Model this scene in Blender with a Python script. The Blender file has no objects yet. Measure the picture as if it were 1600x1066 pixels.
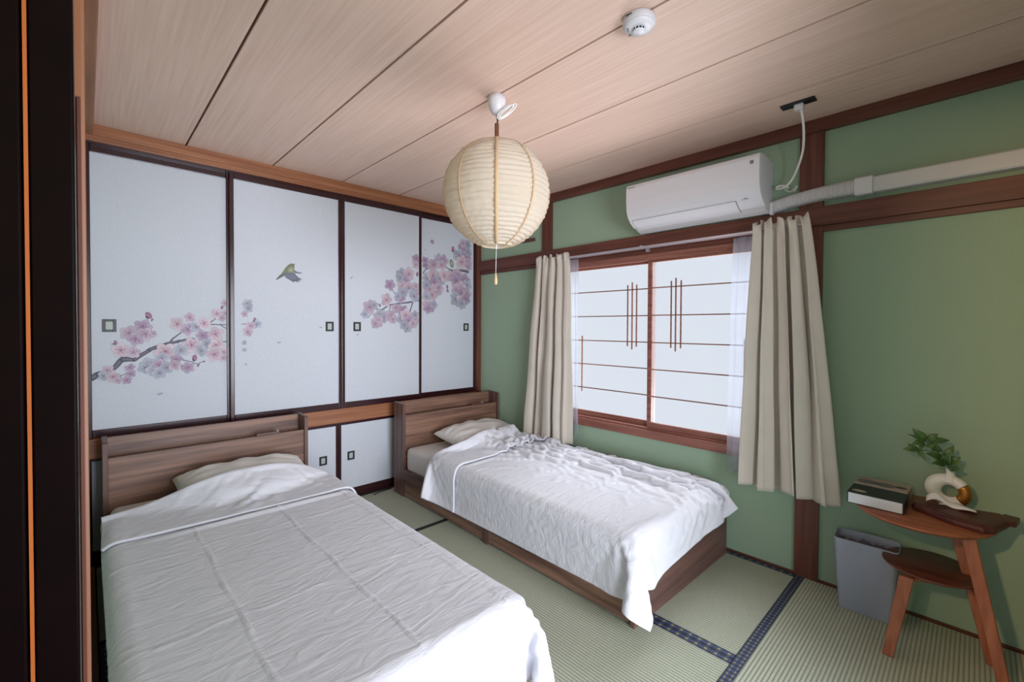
import bpy, bmesh, math, random
import numpy as np
from mathutils import Vector, Matrix
random.seed(4)
sc = bpy.context.scene
COL = sc.collection
R = math.radians

# ------------------------------------------------------------------ camera, light, exposure
def basis(yaw, pit, rol):
    f = Vector((math.sin(yaw)*math.cos(pit), math.cos(yaw)*math.cos(pit), math.sin(pit)))
    r = Vector((math.cos(yaw), -math.sin(yaw), 0)); u = r.cross(f)
    return r*math.cos(rol)+u*math.sin(rol), -r*math.sin(rol)+u*math.cos(rol), f
cd = bpy.data.cameras.new('camera'); cam = bpy.data.objects.new('camera', cd); COL.objects.link(cam)
r_, u_, f_ = basis(0.77823534, -0.01652687, 0.00478081)
m = Matrix((r_, u_, -f_)).transposed().to_4x4(); m.translation = Vector((-2.74396, -3.41054, 1.33073))
cam.matrix_world = m
cd.sensor_width = 36; cd.lens = 695.581*36/1600; cd.shift_x = -19.92/1600; cd.shift_y = -10.29/1600
cd.clip_start = 0.02; cd.clip_end = 50
sc.camera = cam

w = bpy.data.worlds.new('World'); sc.world = w; w.use_nodes = True
w.node_tree.nodes['Background'].inputs[0].default_value = (0.80, 0.88, 1.0, 1)
w.node_tree.nodes['Background'].inputs[1].default_value = 0.8

def area(name, loc, rot, sx, sy, power, color, spread=180):
    l = bpy.data.lights.new(name, 'AREA'); l.shape = 'RECTANGLE'; l.size = sx; l.size_y = sy
    l.energy = power; l.color = color; l.spread = R(spread)
    o = bpy.data.objects.new(name, l); COL.objects.link(o); o.location = loc; o.rotation_euler = rot
    return o
PAPER_EMIT = 0.74        # glow of the daylit shoji paper
# sky light from above the window; added lamp below it fills the ceiling
def aim(o, t):
    o.rotation_euler = (Vector(t)-o.location).to_track_quat('-Z', 'Y').to_euler()
aim(area('sky_over_street', (1.35, -1.84, 2.75), (0,0,0), 2.6, 1.5, 270, (0.86, 0.92, 1.0)), (-1.4, -1.8, .4))
aim(area('sunlit_ground', (1.35, -2.2, 0.05), (0,0,0), 2.6, 1.3, 190, (0.97, 0.95, 0.96)), (-1.7, -.9, 2.42))
# fill lamp added beyond the doorway behind the camera to brighten the room
aim(area('doorway_daylight', (-2.1, -5.6, 1.1), (0,0,0), 2.6, 1.9, 172, (0.86, 0.90, 1.0), 150), (-1.7, -.4, 1.35))
# hallway left of the open door: added fill light, then its warm lamp
area('hallway_daylight', (-3.5, -3.6, 1.5), (0, R(-90), 0), 1.6, 1.2, 10, (0.92, 0.95, 1.0))
aim(area('hallway_lamp', (-3.45, -2.935, 1.9), (0,0,0), .1, .1, 24.0, (1.0, 0.66, 0.36)), (0, -3.6, 1.1))
sc.view_settings.view_transform = 'Standard'
sc.view_settings.look = 'None'
sc.view_settings.exposure = 0.12
sc.view_settings.gamma = 1.0
sc.view_settings.use_curve_mapping = False

# ------------------------------------------------------------------ materials
def S(r, g, b):      # 0..255 sRGB to linear
    def f(c):
        c /= 255
        return c/12.92 if c <= .04045 else ((c+.055)/1.055)**2.4
    return (f(r), f(g), f(b), 1)
MATS = {}
def mat(name, color, rough=.5, **k):
    if name in MATS: return MATS[name]
    m = bpy.data.materials.new(name); m.use_nodes = True
    b = m.node_tree.nodes['Principled BSDF']
    b.inputs['Base Color'].default_value = color
    b.inputs['Roughness'].default_value = rough
    for kk, v in k.items():
        b.inputs[kk.replace('_', ' ')].default_value = v
    MATS[name] = m
    return m
def N(m, t): return m.node_tree.nodes.new(t)
def lk(m, a, b): m.node_tree.links.new(a, b)
def noise_mat(name, c1, c2, scale=(1,1,1), nscale=5, detail=6, rough=.5, bump=0.0, contrast=(.35,.65), bdist=.002, **k):
    m = mat(name, c1, rough, **k)
    b = m.node_tree.nodes['Principled BSDF']
    tc = N(m, 'ShaderNodeTexCoord'); mp = N(m, 'ShaderNodeMapping'); mp.inputs['Scale'].default_value = scale
    lk(m, tc.outputs['Object'], mp.inputs[0])
    oi = N(m, 'ShaderNodeObjectInfo'); ad = N(m, 'ShaderNodeVectorMath'); ad.operation = 'ADD'
    ml = N(m, 'ShaderNodeMath'); ml.operation = 'MULTIPLY'; ml.inputs[1].default_value = 37.0
    lk(m, oi.outputs['Random'], ml.inputs[0]); lk(m, mp.outputs[0], ad.inputs[0]); lk(m, ml.outputs[0], ad.inputs[1])
    n = N(m, 'ShaderNodeTexNoise'); n.inputs['Scale'].default_value = nscale; n.inputs['Detail'].default_value = detail
    lk(m, ad.outputs[0], n.inputs['Vector'])
    cr = N(m, 'ShaderNodeValToRGB'); e = cr.color_ramp.elements
    e[0].position, e[1].position = contrast; e[0].color = c1; e[1].color = c2
    lk(m, n.outputs['Fac'], cr.inputs[0]); lk(m, cr.outputs[0], b.inputs['Base Color'])
    if bump:
        bp = N(m, 'ShaderNodeBump'); bp.inputs['Strength'].default_value = bump; bp.inputs['Distance'].default_value = bdist
        lk(m, n.outputs['Fac'], bp.inputs['Height']); lk(m, bp.outputs[0], b.inputs['Normal'])
    return m
def axis_scale(ax, along, across):
    s = [across]*3; s['xyz'.index(ax)] = along; return tuple(s)
def wood(name, c1, c2, ax, rough=.45, along=.6, across=14, **k):
    return noise_mat(name+'_'+ax, c1, c2, axis_scale(ax, along, across), 3, 8, rough, bump=.15, **k)
CEIL = noise_mat('ceiling_veneer', S(234,203,187), S(221,187,169), (22, .45, 22), 4, 8, .55, contrast=(.3,.7))
def brown(ax): return wood('stained_wood', S(112,64,50), S(88,46,36), ax, .4)
def orange(ax): return wood('honey_wood', S(168,112,76), S(140,86,56), ax, .42)
def walnut(ax): return wood('walnut_laminate', S(150,114,94), S(94,67,57), ax, .42, along=.5, across=9)
def walnutd(ax): return wood('dark_walnut_laminate', S(116,84,74), S(80,56,52), ax, .42, along=.5, across=9)
def teak(ax): return wood('reddish_table_wood', S(166,100,70), S(140,78,54), ax, .4)
LACQ = mat('dark_lacquer', S(52,24,28), .22)
LACQ_F = noise_mat('near_black_lacquer', S(20,8,10), S(15,6,8), (1,1,1), 30, 4, .3)
LACQ_F.node_tree.nodes['Principled BSDF'].inputs[3].default_value = 1.2
GREEN = noise_mat('green_plaster', S(160,182,157), S(152,175,150), (1,1,1), 220, 5, .95, bump=.35, bdist=.0015)
PAPER = noise_mat('fusuma_paper', S(206,210,218), S(200,205,213), (1,1,1), 90, 5, .55, bump=.06)
WHITE = mat('white_plastic', S(222,220,224), .35)
WHITE2 = mat('off_white_plastic', S(210,208,210), .45)
GREYP = mat('grey_plastic_print', S(120,122,128), .5)
BLACK = mat('black_plastic', S(28,28,36), .4)
GOLD = mat('copper_gold_glaze', S(196,130,60), .3, Metallic=.8)
CERAM = mat('white_ceramic', S(236,234,230), .4)
STEEL = mat('pull_silver', S(176,186,178), .45)
IVORY = mat('cord_white', S(230,228,226), .5)

def shoji():
    m = mat('shoji_paper', S(236,240,246), .9)
    b = m.node_tree.nodes['Principled BSDF']
    tc = N(m, 'ShaderNodeTexCoord'); n = N(m, 'ShaderNodeTexNoise'); n.inputs['Scale'].default_value = 60; n.inputs['Detail'].default_value = 6
    lk(m, tc.outputs['Object'], n.inputs['Vector'])
    cr = N(m, 'ShaderNodeValToRGB'); e = cr.color_ramp.elements
    e[0].position, e[1].position = .3, .7; e[0].color = (.83,.89,.99,1); e[1].color = (.87,.92,1.0,1)
    lk(m, n.outputs['Fac'], cr.inputs[0]); lk(m, cr.outputs[0], b.inputs['Emission Color'])
    b.inputs['Base Color'].default_value = (.06,.06,.06,1)
    b.inputs['Emission Strength'].default_value = PAPER_EMIT
    t = N(m, 'ShaderNodeBsdfTransparent'); mx = N(m, 'ShaderNodeMixShader'); mx.inputs[0].default_value = .4   # thin paper lets part of the light straight through
    lk(m, b.outputs[0], mx.inputs[1]); lk(m, t.outputs[0], mx.inputs[2]); lk(m, mx.outputs[0], m.node_tree.nodes['Material Output'].inputs[0])
    return m
SHOJI = shoji()
def fabric(name, c1, c2, rough=.9, weave=900, bump=.25, trans=0.0, wr=0.0):
    m = noise_mat(name, c1, c2, (1,1,1), 4, 5, rough)
    b = m.node_tree.nodes['Principled BSDF']
    b.inputs['Sheen Weight'].default_value = .15
    tc = N(m, 'ShaderNodeTexCoord')
    n = N(m, 'ShaderNodeTexNoise'); n.inputs['Scale'].default_value = weave; n.inputs['Detail'].default_value = 2
    lk(m, tc.outputs['Object'], n.inputs['Vector'])
    bp = N(m, 'ShaderNodeBump'); bp.inputs['Strength'].default_value = bump; bp.inputs['Distance'].default_value = .0006
    lk(m, n.outputs['Fac'], bp.inputs['Height'])
    if wr:
        n2 = N(m, 'ShaderNodeTexNoise'); n2.inputs['Scale'].default_value = 7; n2.inputs['Detail'].default_value = 5; n2.inputs['Distortion'].default_value = 1.4
        mp = N(m, 'ShaderNodeMapping'); mp.inputs['Scale'].default_value = (1, 2.4, 2.0)
        lk(m, tc.outputs['Object'], mp.inputs[0]); lk(m, mp.outputs[0], n2.inputs['Vector'])
        b2 = N(m, 'ShaderNodeBump'); b2.inputs['Strength'].default_value = wr; b2.inputs['Distance'].default_value = .02
        lk(m, n2.outputs['Fac'], b2.inputs['Height']); lk(m, bp.outputs[0], b2.inputs['Normal']); bp = b2
    lk(m, bp.outputs[0], b.inputs['Normal'])
    if trans:
        out = m.node_tree.nodes['Material Output']
        t = N(m, 'ShaderNodeBsdfTranslucent'); t.inputs[0].default_value = c1
        mx = N(m, 'ShaderNodeMixShader'); mx.inputs[0].default_value = trans
        lk(m, b.outputs[0], mx.inputs[1]); lk(m, t.outputs[0], mx.inputs[2]); lk(m, mx.outputs[0], out.inputs[0])
    return m
LINEN = fabric('duvet_cotton', S(219,219,225), S(213,213,220), wr=.32)
LINEN2 = fabric('pillow_cotton', S(224,218,212), S(218,211,205), wr=.2)
SHEET = fabric('fitted_sheet', S(222,217,214), S(216,210,206))
DRAPE = fabric('beige_blackout_cloth', S(214,205,193), S(206,197,184), weave=1200, trans=.06)
LANT = fabric('lantern_paper', S(234,222,204), S(226,213,193), weave=300, trans=.45)
def sheer():
    m = mat('sheer_voile', S(235,240,250), .9)
    nt = m.node_tree; out = nt.nodes['Material Output']
    tr = N(m, 'ShaderNodeBsdfTransparent'); d = N(m, 'ShaderNodeBsdfDiffuse'); d.inputs[0].default_value = S(214,220,232)
    t = N(m, 'ShaderNodeBsdfTranslucent'); t.inputs[0].default_value = S(170,176,192)
    a = N(m, 'ShaderNodeMixShader'); a.inputs[0].default_value = .6; lk(m, d.outputs[0], a.inputs[1]); lk(m, t.outputs[0], a.inputs[2])
    b = N(m, 'ShaderNodeMixShader'); b.inputs[0].default_value = .42; lk(m, tr.outputs[0], b.inputs[1]); lk(m, a.outputs[0], b.inputs[2])
    lk(m, b.outputs[0], out.inputs[0]); return m
SHEER = sheer()
def tatami(ax):
    # woven rush: ridges 14 mm apart running along axis ax
    m = mat('tatami_rush_'+ax, S(170,176,152), .75)
    b = m.node_tree.nodes['Principled BSDF']
    tc = N(m, 'ShaderNodeTexCoord')
    sx = N(m, 'ShaderNodeSeparateXYZ'); lk(m, tc.outputs['Object'], sx.inputs[0])
    src = sx.outputs[1] if ax == 'x' else sx.outputs[0]
    a = N(m, 'ShaderNodeMath'); a.operation = 'MULTIPLY'; a.inputs[1].default_value = 2*math.pi/.0145; lk(m, src, a.inputs[0])
    s = N(m, 'ShaderNodeMath'); s.operation = 'SINE'; lk(m, a.outputs[0], s.inputs[0])
    mr = N(m, 'ShaderNodeMapRange'); mr.inputs[1].default_value = -1; mr.inputs[2].default_value = .2; lk(m, s.outputs[0], mr.inputs[0])
    mp = N(m, 'ShaderNodeMapping'); mp.inputs['Scale'].default_value = (3, 90, 1) if ax == 'y' else (90, 3, 1)
    lk(m, tc.outputs['Object'], mp.inputs[0])
    n = N(m, 'ShaderNodeTexNoise'); n.inputs['Scale'].default_value = 5; n.inputs['Detail'].default_value = 6; lk(m, mp.outputs[0], n.inputs['Vector'])
    c1 = N(m, 'ShaderNodeValToRGB'); e = c1.color_ramp.elements; e[0].position=.3; e[1].position=.72
    e[0].color = S(172,176,154); e[1].color = S(196,200,180); lk(m, n.outputs['Fac'], c1.inputs[0])
    mx = N(m, 'ShaderNodeMix'); mx.data_type = 'RGBA'; mx.inputs[6].default_value = S(140,146,126)
    lk(m, mr.outputs[0], mx.inputs[0]); lk(m, c1.outputs[0], mx.inputs[7]); lk(m, mx.outputs[2], b.inputs['Base Color'])
    ad = N(m, 'ShaderNodeMath'); ad.operation = 'MULTIPLY_ADD'; ad.inputs[1].default_value = .3; lk(m, n.outputs['Fac'], ad.inputs[0]); lk(m, mr.outputs[0], ad.inputs[2])
    bp = N(m, 'ShaderNodeBump'); bp.inputs['Strength'].default_value = .6; bp.inputs['Distance'].default_value = .002
    lk(m, ad.outputs[0], bp.inputs['Height']); lk(m, bp.outputs[0], b.inputs['Normal'])
    return m
def border_mat():
    # navy brocade edging with two rows of gold and blue diamonds; UV: u along in diamond units, v 0..1 across
    m = mat('navy_brocade', S(22,26,44), .6)
    b = m.node_tree.nodes['Principled BSDF']; nt = m.node_tree
    uv = N(m, 'ShaderNodeUVMap'); sx = N(m, 'ShaderNodeSeparateXYZ'); lk(m, uv.outputs[0], sx.inputs[0])
    def M(op, a, b_=None):
        n = N(m, 'ShaderNodeMath'); n.operation = op
        for i, v in enumerate((a, b_)):
            if v is None: continue
            if isinstance(v, (int, float)): n.inputs[i].default_value = v
            else: lk(m, v, n.inputs[i])
        return n.outputs[0]
    fu = M('ABSOLUTE', M('SUBTRACT', M('FRACT', sx.outputs[0]), .5))
    fv = M('ABSOLUTE', M('SUBTRACT', M('FRACT', sx.outputs[1]), .5))
    d = M('ADD', fu, fv)
    ring = M('LESS_THAN', M('ABSOLUTE', M('SUBTRACT', d, .47)), .07)
    core = M('LESS_THAN', d, .22)
    dot = M('LESS_THAN', d, .08)
    def mix(f, a, b_):
        x = N(m, 'ShaderNodeMix'); x.data_type = 'RGBA'; lk(m, f, x.inputs[0])
        for i, v in ((6, a), (7, b_)):
            if isinstance(v, tuple): x.inputs[i].default_value = v
            else: lk(m, v, x.inputs[i])
        return x.outputs[2]
    c = mix(ring, S(24,30,56), S(72,90,128)); c = mix(core, c, S(168,160,104)); c = mix(dot, c, S(60,66,90))
    lk(m, c, b.inputs['Base Color'])
    return m
BORDER = border_mat()
BORDER_D = mat('dark_cloth_border', S(38,38,38), .8)
def vcol(name, rough=.6):
    m = mat(name, (1,1,1,1), rough); a = N(m, 'ShaderNodeAttribute'); a.attribute_name = 'Col'
    lk(m, a.outputs['Color'], m.node_tree.nodes['Principled BSDF'].inputs['Base Color']); return m
INK = vcol('printed_ink')

# ------------------------------------------------------------------ mesh helpers
def wloc(o):
    v = Vector((0,0,0))
    while o: v += o.location; o = o.parent
    return v
class MB:
    """collects shapes; build() links them as ONE mesh object; coordinates are world ones unless local"""
    def __init__(s): s.v = []; s.f = []; s.smooth = []
    def add(s, vs, fs, smooth=False):
        o = len(s.v); s.v += [tuple(v) for v in vs]
        s.f += [tuple(i+o for i in f) for f in fs]; s.smooth += [smooth]*len(fs); return s
    def box(s, x0, x1, y0, y1, z0, z1):
        if x0 > x1: x0, x1 = x1, x0
        if y0 > y1: y0, y1 = y1, y0
        if z0 > z1: z0, z1 = z1, z0
        return s.add([(x0,y0,z0),(x1,y0,z0),(x1,y1,z0),(x0,y1,z0),(x0,y0,z1),(x1,y0,z1),(x1,y1,z1),(x0,y1,z1)],
                     [(0,3,2,1),(4,5,6,7),(0,1,5,4),(1,2,6,5),(2,3,7,6),(3,0,4,7)])
    def prism(s, poly, ax, a, b, smooth=False):
        """poly: 2-D points in the plane across axis ax (order of the remaining axes)"""
        def P(p, t):
            q = list(p); q.insert('xyz'.index(ax), t); return tuple(q)
        n = len(poly); vs = [P(p, a) for p in poly]+[P(p, b) for p in poly]
        o = len(s.v); s.v += vs
        s.f += [tuple(o+i for i in range(n)), tuple(o+n+i for i in reversed(range(n)))]; s.smooth += [False, False]
        for i in range(n):
            j = (i+1) % n; s.f.append((o+j, o+i, o+n+i, o+n+j)); s.smooth.append(smooth)
        return s
    def tube(s, pts, r, n=10, closed=False, caps=True):
        pts = [Vector(p) for p in pts]; K = len(pts); rs = r if isinstance(r, (list, tuple)) else [r]*K
        o = len(s.v); ref = None
        for i, p in enumerate(pts):
            a = pts[(i-1) % K] if (i or closed) else p; b = pts[(i+1) % K] if (i < K-1 or closed) else p
            t = (b-a).normalized()
            if ref is None: ref = Vector((0,0,1)) if abs(t.z) < .9 else Vector((1,0,0))
            x = (ref - t*ref.dot(t)).normalized(); ref = x; y = t.cross(x)
            for k in range(n):
                an = 2*math.pi*k/n; s.v.append(tuple(p + (x*math.cos(an)+y*math.sin(an))*rs[i]))
        for i in range(K if closed else K-1):
            for k in range(n):
                a = o+i*n+k; b = o+i*n+(k+1) % n; c = o+((i+1) % K)*n+(k+1) % n; d = o+((i+1) % K)*n+k
                s.f.append((a, b, c, d)); s.smooth.append(True)
        if caps and not closed:
            s.f.append(tuple(o+k for k in reversed(range(n)))); s.f.append(tuple(o+(K-1)*n+k for k in range(n))); s.smooth += [False, False]
        return s
    def lathe(s, prof, c, n=48, closed=False):
        o = len(s.v); cx, cy = c
        for r, z in prof:
            for k in range(n):
                a = 2*math.pi*k/n; s.v.append((cx+r*math.cos(a), cy+r*math.sin(a), z))
        K = len(prof)
        for i in range(K if closed else K-1):
            for k in range(n):
                a, b = o+i*n+k, o+i*n+(k+1) % n; c2, d = o+((i+1)%K)*n+(k+1) % n, o+((i+1)%K)*n+k
                s.f.append((a, b, c2, d)); s.smooth.append(True)
        return s
    def grid(s, P, nu, nv, smooth=True):
        """P[i][j] points"""
        o = len(s.v)
        for i in range(nu):
            for j in range(nv): s.v.append(tuple(P[i][j]))
        for i in range(nu-1):
            for j in range(nv-1):
                a = o+i*nv+j; s.f.append((a, a+1, a+nv+1, a+nv)); s.smooth.append(smooth)
        return s
    def build(s, name, material, parent=None, local=False, bevel=0, seg=2, recalc=True, kind=None, label=None):
        me = bpy.data.meshes.new(name)
        off = Vector((0,0,0)) if (local or parent is None) else wloc(parent)
        me.from_pydata([tuple(Vector(v)-off) for v in s.v], [], s.f)
        me.polygons.foreach_set('use_smooth', s.smooth)
        if recalc:
            bm = bmesh.new(); bm.from_mesh(me); bmesh.ops.recalc_face_normals(bm, faces=bm.faces[:])
            if bevel:
                ed = [e for e in bm.edges if len(e.link_faces) == 2 and e.calc_face_angle(0) > R(35)]
                bmesh.ops.bevel(bm, geom=ed, offset=bevel, segments=seg, affect='EDGES', profile=.6, clamp_overlap=True)
            bm.to_mesh(me); bm.free()
        me.materials.append(material); me.update()
        o = bpy.data.objects.new(name, me); COL.objects.link(o)
        if parent: o.parent = parent
        if kind: o['kind'] = kind
        if label: o['label'] = label
        return o
def bx(name, m_, x0, x1, y0, y1, z0, z1, parent=None, bevel=0, **k):
    return MB().box(x0,x1,y0,y1,z0,z1).build(name, m_, parent, bevel=bevel, **k)
def empty(name, loc=(0,0,0), rz=0, parent=None):
    o = bpy.data.objects.new(name, None); o.empty_display_size = .05; COL.objects.link(o); o.location = loc; o.rotation_euler.z = rz
    if parent: o.parent = parent
    return o
def structure(name, loc=(0,0,0)):
    o = empty(name, loc); o['kind'] = 'structure'; return o
def tag(o, label, cat, group=None):
    o['label'] = label; o['category'] = cat
    if group: o['group'] = group
    return o
def text(name, body, size, m_, loc, rot, parent, depth=.0004):
    c = bpy.data.curves.new(name, 'FONT'); c.body = body; c.size = size; c.extrude = depth; c.align_x = 'LEFT'
    o = bpy.data.objects.new(name, c); COL.objects.link(o)
    dg = bpy.context.evaluated_depsgraph_get(); me = bpy.data.meshes.new_from_object(o.evaluated_get(dg))
    bpy.data.objects.remove(o); me.materials.clear(); me.materials.append(m_)
    o = bpy.data.objects.new(name, me); COL.objects.link(o); o.parent = parent
    o.location = Vector(loc)-wloc(parent); o.rotation_euler = rot
    return o

# printed art on the panels, as (x, z, size) on the panel plane
FLOWERS={1:[[-2.506,1.323,0.042,'p'],[-2.567,1.285,0.041,'a'],[-2.538,1.25,0.038,'p'],[-2.493,1.278,0.042,'a'],[-2.458,1.281,0.018,'a'],[-2.479,1.39,0.022,'u'],[-2.463,1.364,0.009,'u'],[-2.625,1.231,0.013,'u'],[-2.603,1.187,0.041,'c'],[-2.549,1.174,0.034,'a'],[-2.659,1.074,0.03,'a'],[-2.676,1.045,0.027,'b'],[-2.637,1.036,0.031,'c'],[-2.619,1.014,0.021,'a'],[-2.565,1.085,0.024,'p'],[-2.561,1.05,0.024,'p'],[-2.579,1.014,0.024,'p'],[-2.345,1.339,0.04,'c'],[-2.295,1.306,0.037,'p'],[-2.283,1.38,0.03,'a'],[-2.25,1.321,0.034,'b'],[-2.21,1.344,0.038,'c'],[-2.143,1.406,0.035,'c'],[-2.098,1.411,0.024,'a'],[-2.114,1.449,0.012,'u'],[-2.097,1.477,0.024,'a'],[-2.114,1.379,0.023,'a'],[-2.219,1.268,0.034,'p'],[-2.15,1.275,0.046,'c'],[-2.275,1.209,0.048,'c'],[-2.198,1.215,0.034,'b'],[-2.226,1.17,0.034,'b'],[-2.147,1.206,0.042,'c'],[-2.157,1.145,0.046,'c'],[-2.105,1.158,0.031,'c'],[-2.109,1.12,0.028,'a'],[-2.403,1.173,0.054,'c'],[-2.328,1.177,0.04,'b'],[-2.42,1.134,0.032,'b'],[-2.481,1.101,0.038,'b'],[-2.497,1.081,0.035,'b'],[-2.454,1.071,0.042,'b'],[-2.432,1.091,0.039,'p'],[-2.432,1.045,0.036,'b'],[-2.398,1.075,0.036,'b'],[-2.352,1.123,0.032,'p'],[-2.361,1.087,0.032,'a'],[-2.323,1.078,0.01,'u'],[-2.294,1.069,0.034,'p'],[-2.26,1.127,0.021,'u'],[-2.211,1.103,0.007,'u'],[-2.242,1.081,0.01,'u']],2:[[-1.976,1.478,0.032,'b'],[-1.972,1.446,0.028,'b'],[-1.993,1.409,0.022,'a'],[-1.934,1.37,0.016,'u'],[-1.92,1.342,0.028,'b'],[-1.959,1.33,0.032,'a'],[-1.976,1.29,0.032,'a'],[-1.996,1.218,0.017,'b'],[-1.996,1.17,0.016,'b'],[-1.988,1.074,0.008,'a']],3:[[-0.95,1.674,0.047,'p'],[-0.982,1.548,0.053,'c'],[-1.039,1.504,0.014,'u'],[-1.125,1.484,0.058,'a'],[-1.167,1.425,0.034,'b'],[-1.088,1.503,0.035,'b'],[-1.039,1.423,0.053,'b'],[-1.008,1.4,0.042,'b'],[-1.058,1.37,0.053,'a'],[-1.076,1.352,0.041,'a'],[-0.944,1.413,0.054,'a'],[-0.925,1.389,0.036,'a'],[-0.859,1.572,0.049,'p'],[-0.879,1.583,0.036,'b'],[-0.892,1.486,0.042,'a'],[-0.832,1.464,0.049,'p'],[-0.845,1.779,0.049,'b'],[-0.777,1.779,0.056,'c'],[-0.818,1.72,0.055,'p'],[-0.832,1.671,0.055,'c'],[-0.777,1.662,0.055,'a'],[-0.832,1.622,0.049,'b'],[-0.859,1.741,0.042,'b'],[-0.729,1.628,0.056,'b'],[-0.708,1.679,0.035,'c'],[-0.705,1.915,0.043,'p'],[-0.708,1.865,0.037,'c'],[-0.725,1.591,0.05,'b'],[-0.845,1.39,0.048,'b'],[-0.805,1.428,0.055,'c'],[-0.777,1.373,0.056,'p'],[-0.715,1.43,0.038,'b'],[-0.715,1.38,0.04,'a'],[-0.791,1.317,0.043,'b'],[-0.818,1.342,0.043,'b'],[-0.736,1.355,0.044,'a'],[-0.694,1.786,0.02,'u'],[-0.696,1.617,0.022,'a']],4:[[-0.596,1.915,0.036,'p'],[-0.593,1.877,0.035,'p'],[-0.511,1.885,0.057,'a'],[-0.458,1.949,0.045,'b'],[-0.411,1.935,0.059,'p'],[-0.427,1.894,0.052,'a'],[-0.578,1.764,0.048,'b'],[-0.518,1.788,0.064,'c'],[-0.442,1.762,0.059,'b'],[-0.395,1.799,0.059,'c'],[-0.503,1.719,0.065,'p'],[-0.548,1.664,0.064,'c'],[-0.488,1.655,0.065,'a'],[-0.526,1.614,0.051,'c'],[-0.457,1.683,0.052,'a'],[-0.585,1.7,0.045,'b'],[-0.585,1.598,0.044,'b'],[-0.578,1.522,0.051,'c'],[-0.533,1.511,0.051,'p'],[-0.57,1.49,0.046,'p'],[-0.51,1.531,0.039,'b'],[-0.299,1.8,0.067,'c'],[-0.25,1.824,0.06,'a'],[-0.266,1.763,0.068,'p'],[-0.174,1.77,0.069,'p'],[-0.14,1.731,0.055,'b'],[-0.216,1.699,0.068,'c'],[-0.266,1.682,0.054,'a'],[-0.199,1.645,0.068,'p'],[-0.266,1.588,0.067,'b'],[-0.199,1.577,0.068,'c'],[-0.14,1.649,0.052,'a'],[-0.148,1.593,0.052,'p'],[-0.199,1.55,0.054,'b'],[-0.184,2.055,0.068,'p'],[-0.234,2.008,0.067,'b'],[-0.15,2.004,0.061,'p'],[-0.2,1.944,0.068,'c'],[-0.133,2.047,0.048,'b'],[-0.132,1.951,0.048,'a'],[-0.167,2.098,0.055,'p'],[-0.3,2.054,0.027,'u'],[-0.124,1.911,0.041,'a'],[-0.363,1.702,0.017,'u'],[-0.363,1.663,0.014,'u'],[-0.526,2.092,0.021,'p'],[-0.141,2.115,0.048,'b'],[-0.184,2.123,0.041,'a']]}
BRANCHES={1:[[[-2.73,1.033,0.017,'a'],[-2.695,1.057,0.015,'a'],[-2.641,1.076,0.011,'a'],[-2.596,1.135,0.015,'a'],[-2.544,1.129,0.01,'a'],[-2.475,1.186,0.011,'a'],[-2.397,1.219,0.009,'a'],[-2.34,1.233,0.008,'a'],[-2.274,1.252,0.004,'a'],[-2.244,1.242,0.002,'a']],[[-2.391,1.219,0.005,'a'],[-2.363,1.255,0.004,'a'],[-2.322,1.291,0.003,'a']],[[-2.565,1.154,0.004,'a'],[-2.549,1.202,0.003,'a'],[-2.538,1.226,0.002,'a']],[[-2.639,1.059,0.004,'a'],[-2.607,1.043,0.002,'a'],[-2.592,1.011,0.001,'a']],[[-2.607,1.043,0.002,'a'],[-2.561,1.05,0.001,'a']],[[-2.178,1.352,0.003,'a'],[-2.137,1.383,0.002,'a']],[[-2.175,1.338,0.003,'a'],[-2.124,1.337,0.003,'a'],[-2.083,1.335,0.002,'a']],[[-2.124,1.337,0.003,'a'],[-2.083,1.306,0.002,'a']],[[-2.118,1.225,0.003,'a'],[-2.083,1.228,0.003,'a']],[[-2.323,1.118,0.003,'a'],[-2.281,1.105,0.002,'a'],[-2.245,1.088,0.002,'a'],[-2.211,1.105,0.002,'a']],[[-2.643,1.222,0.003,'a'],[-2.623,1.221,0.002,'a']],[[-2.49,1.355,0.002,'a'],[-2.48,1.383,0.001,'a']]],2:[[[-2.011,1.341,0.002,'a'],[-1.962,1.344,0.002,'a'],[-1.934,1.37,0.002,'a']]],3:[[[-0.679,1.56,0.008,'a'],[-0.777,1.537,0.007,'a'],[-0.872,1.523,0.006,'a'],[-0.95,1.51,0.005,'a'],[-1.027,1.464,0.005,'a'],[-1.076,1.474,0.003,'a']],[[-0.729,1.56,0.005,'a'],[-0.764,1.466,0.005,'a'],[-0.77,1.404,0.003,'a']],[[-0.944,1.508,0.004,'a'],[-0.957,1.448,0.003,'a']],[[-1.107,1.444,0.003,'a'],[-1.143,1.397,0.002,'a']],[[-0.805,1.734,0.004,'a'],[-0.757,1.688,0.004,'a'],[-0.722,1.628,0.003,'a']],[[-0.931,1.64,0.003,'a'],[-0.898,1.594,0.003,'a'],[-0.872,1.553,0.002,'a']]],4:[[[-0.115,1.857,0.014,'a'],[-0.166,1.863,0.012,'a'],[-0.234,1.866,0.01,'a'],[-0.315,1.852,0.009,'a'],[-0.411,1.817,0.005,'a'],[-0.442,1.795,0.004,'a']],[[-0.315,1.852,0.006,'a'],[-0.395,1.887,0.004,'a']],[[-0.622,1.798,0.004,'a'],[-0.593,1.839,0.004,'a'],[-0.541,1.854,0.004,'a']],[[-0.347,1.65,0.004,'a'],[-0.371,1.702,0.004,'a']],[[-0.563,1.612,0.005,'a'],[-0.555,1.523,0.003,'a']],[[-0.201,2.039,0.004,'a'],[-0.149,1.949,0.004,'a'],[-0.115,1.884,0.005,'a']]]}
PETALS={1:[[-2.43,0.919,0.015,'a']],2:[[-1.786,1.215,0.014,'a'],[-1.504,1.321,0.012,'a']],3:[[-1.273,1.708,0.013,'a'],[-1.226,1.266,0.013,'a']],4:[[-0.596,2.012,0.011,'a']]}
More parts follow.
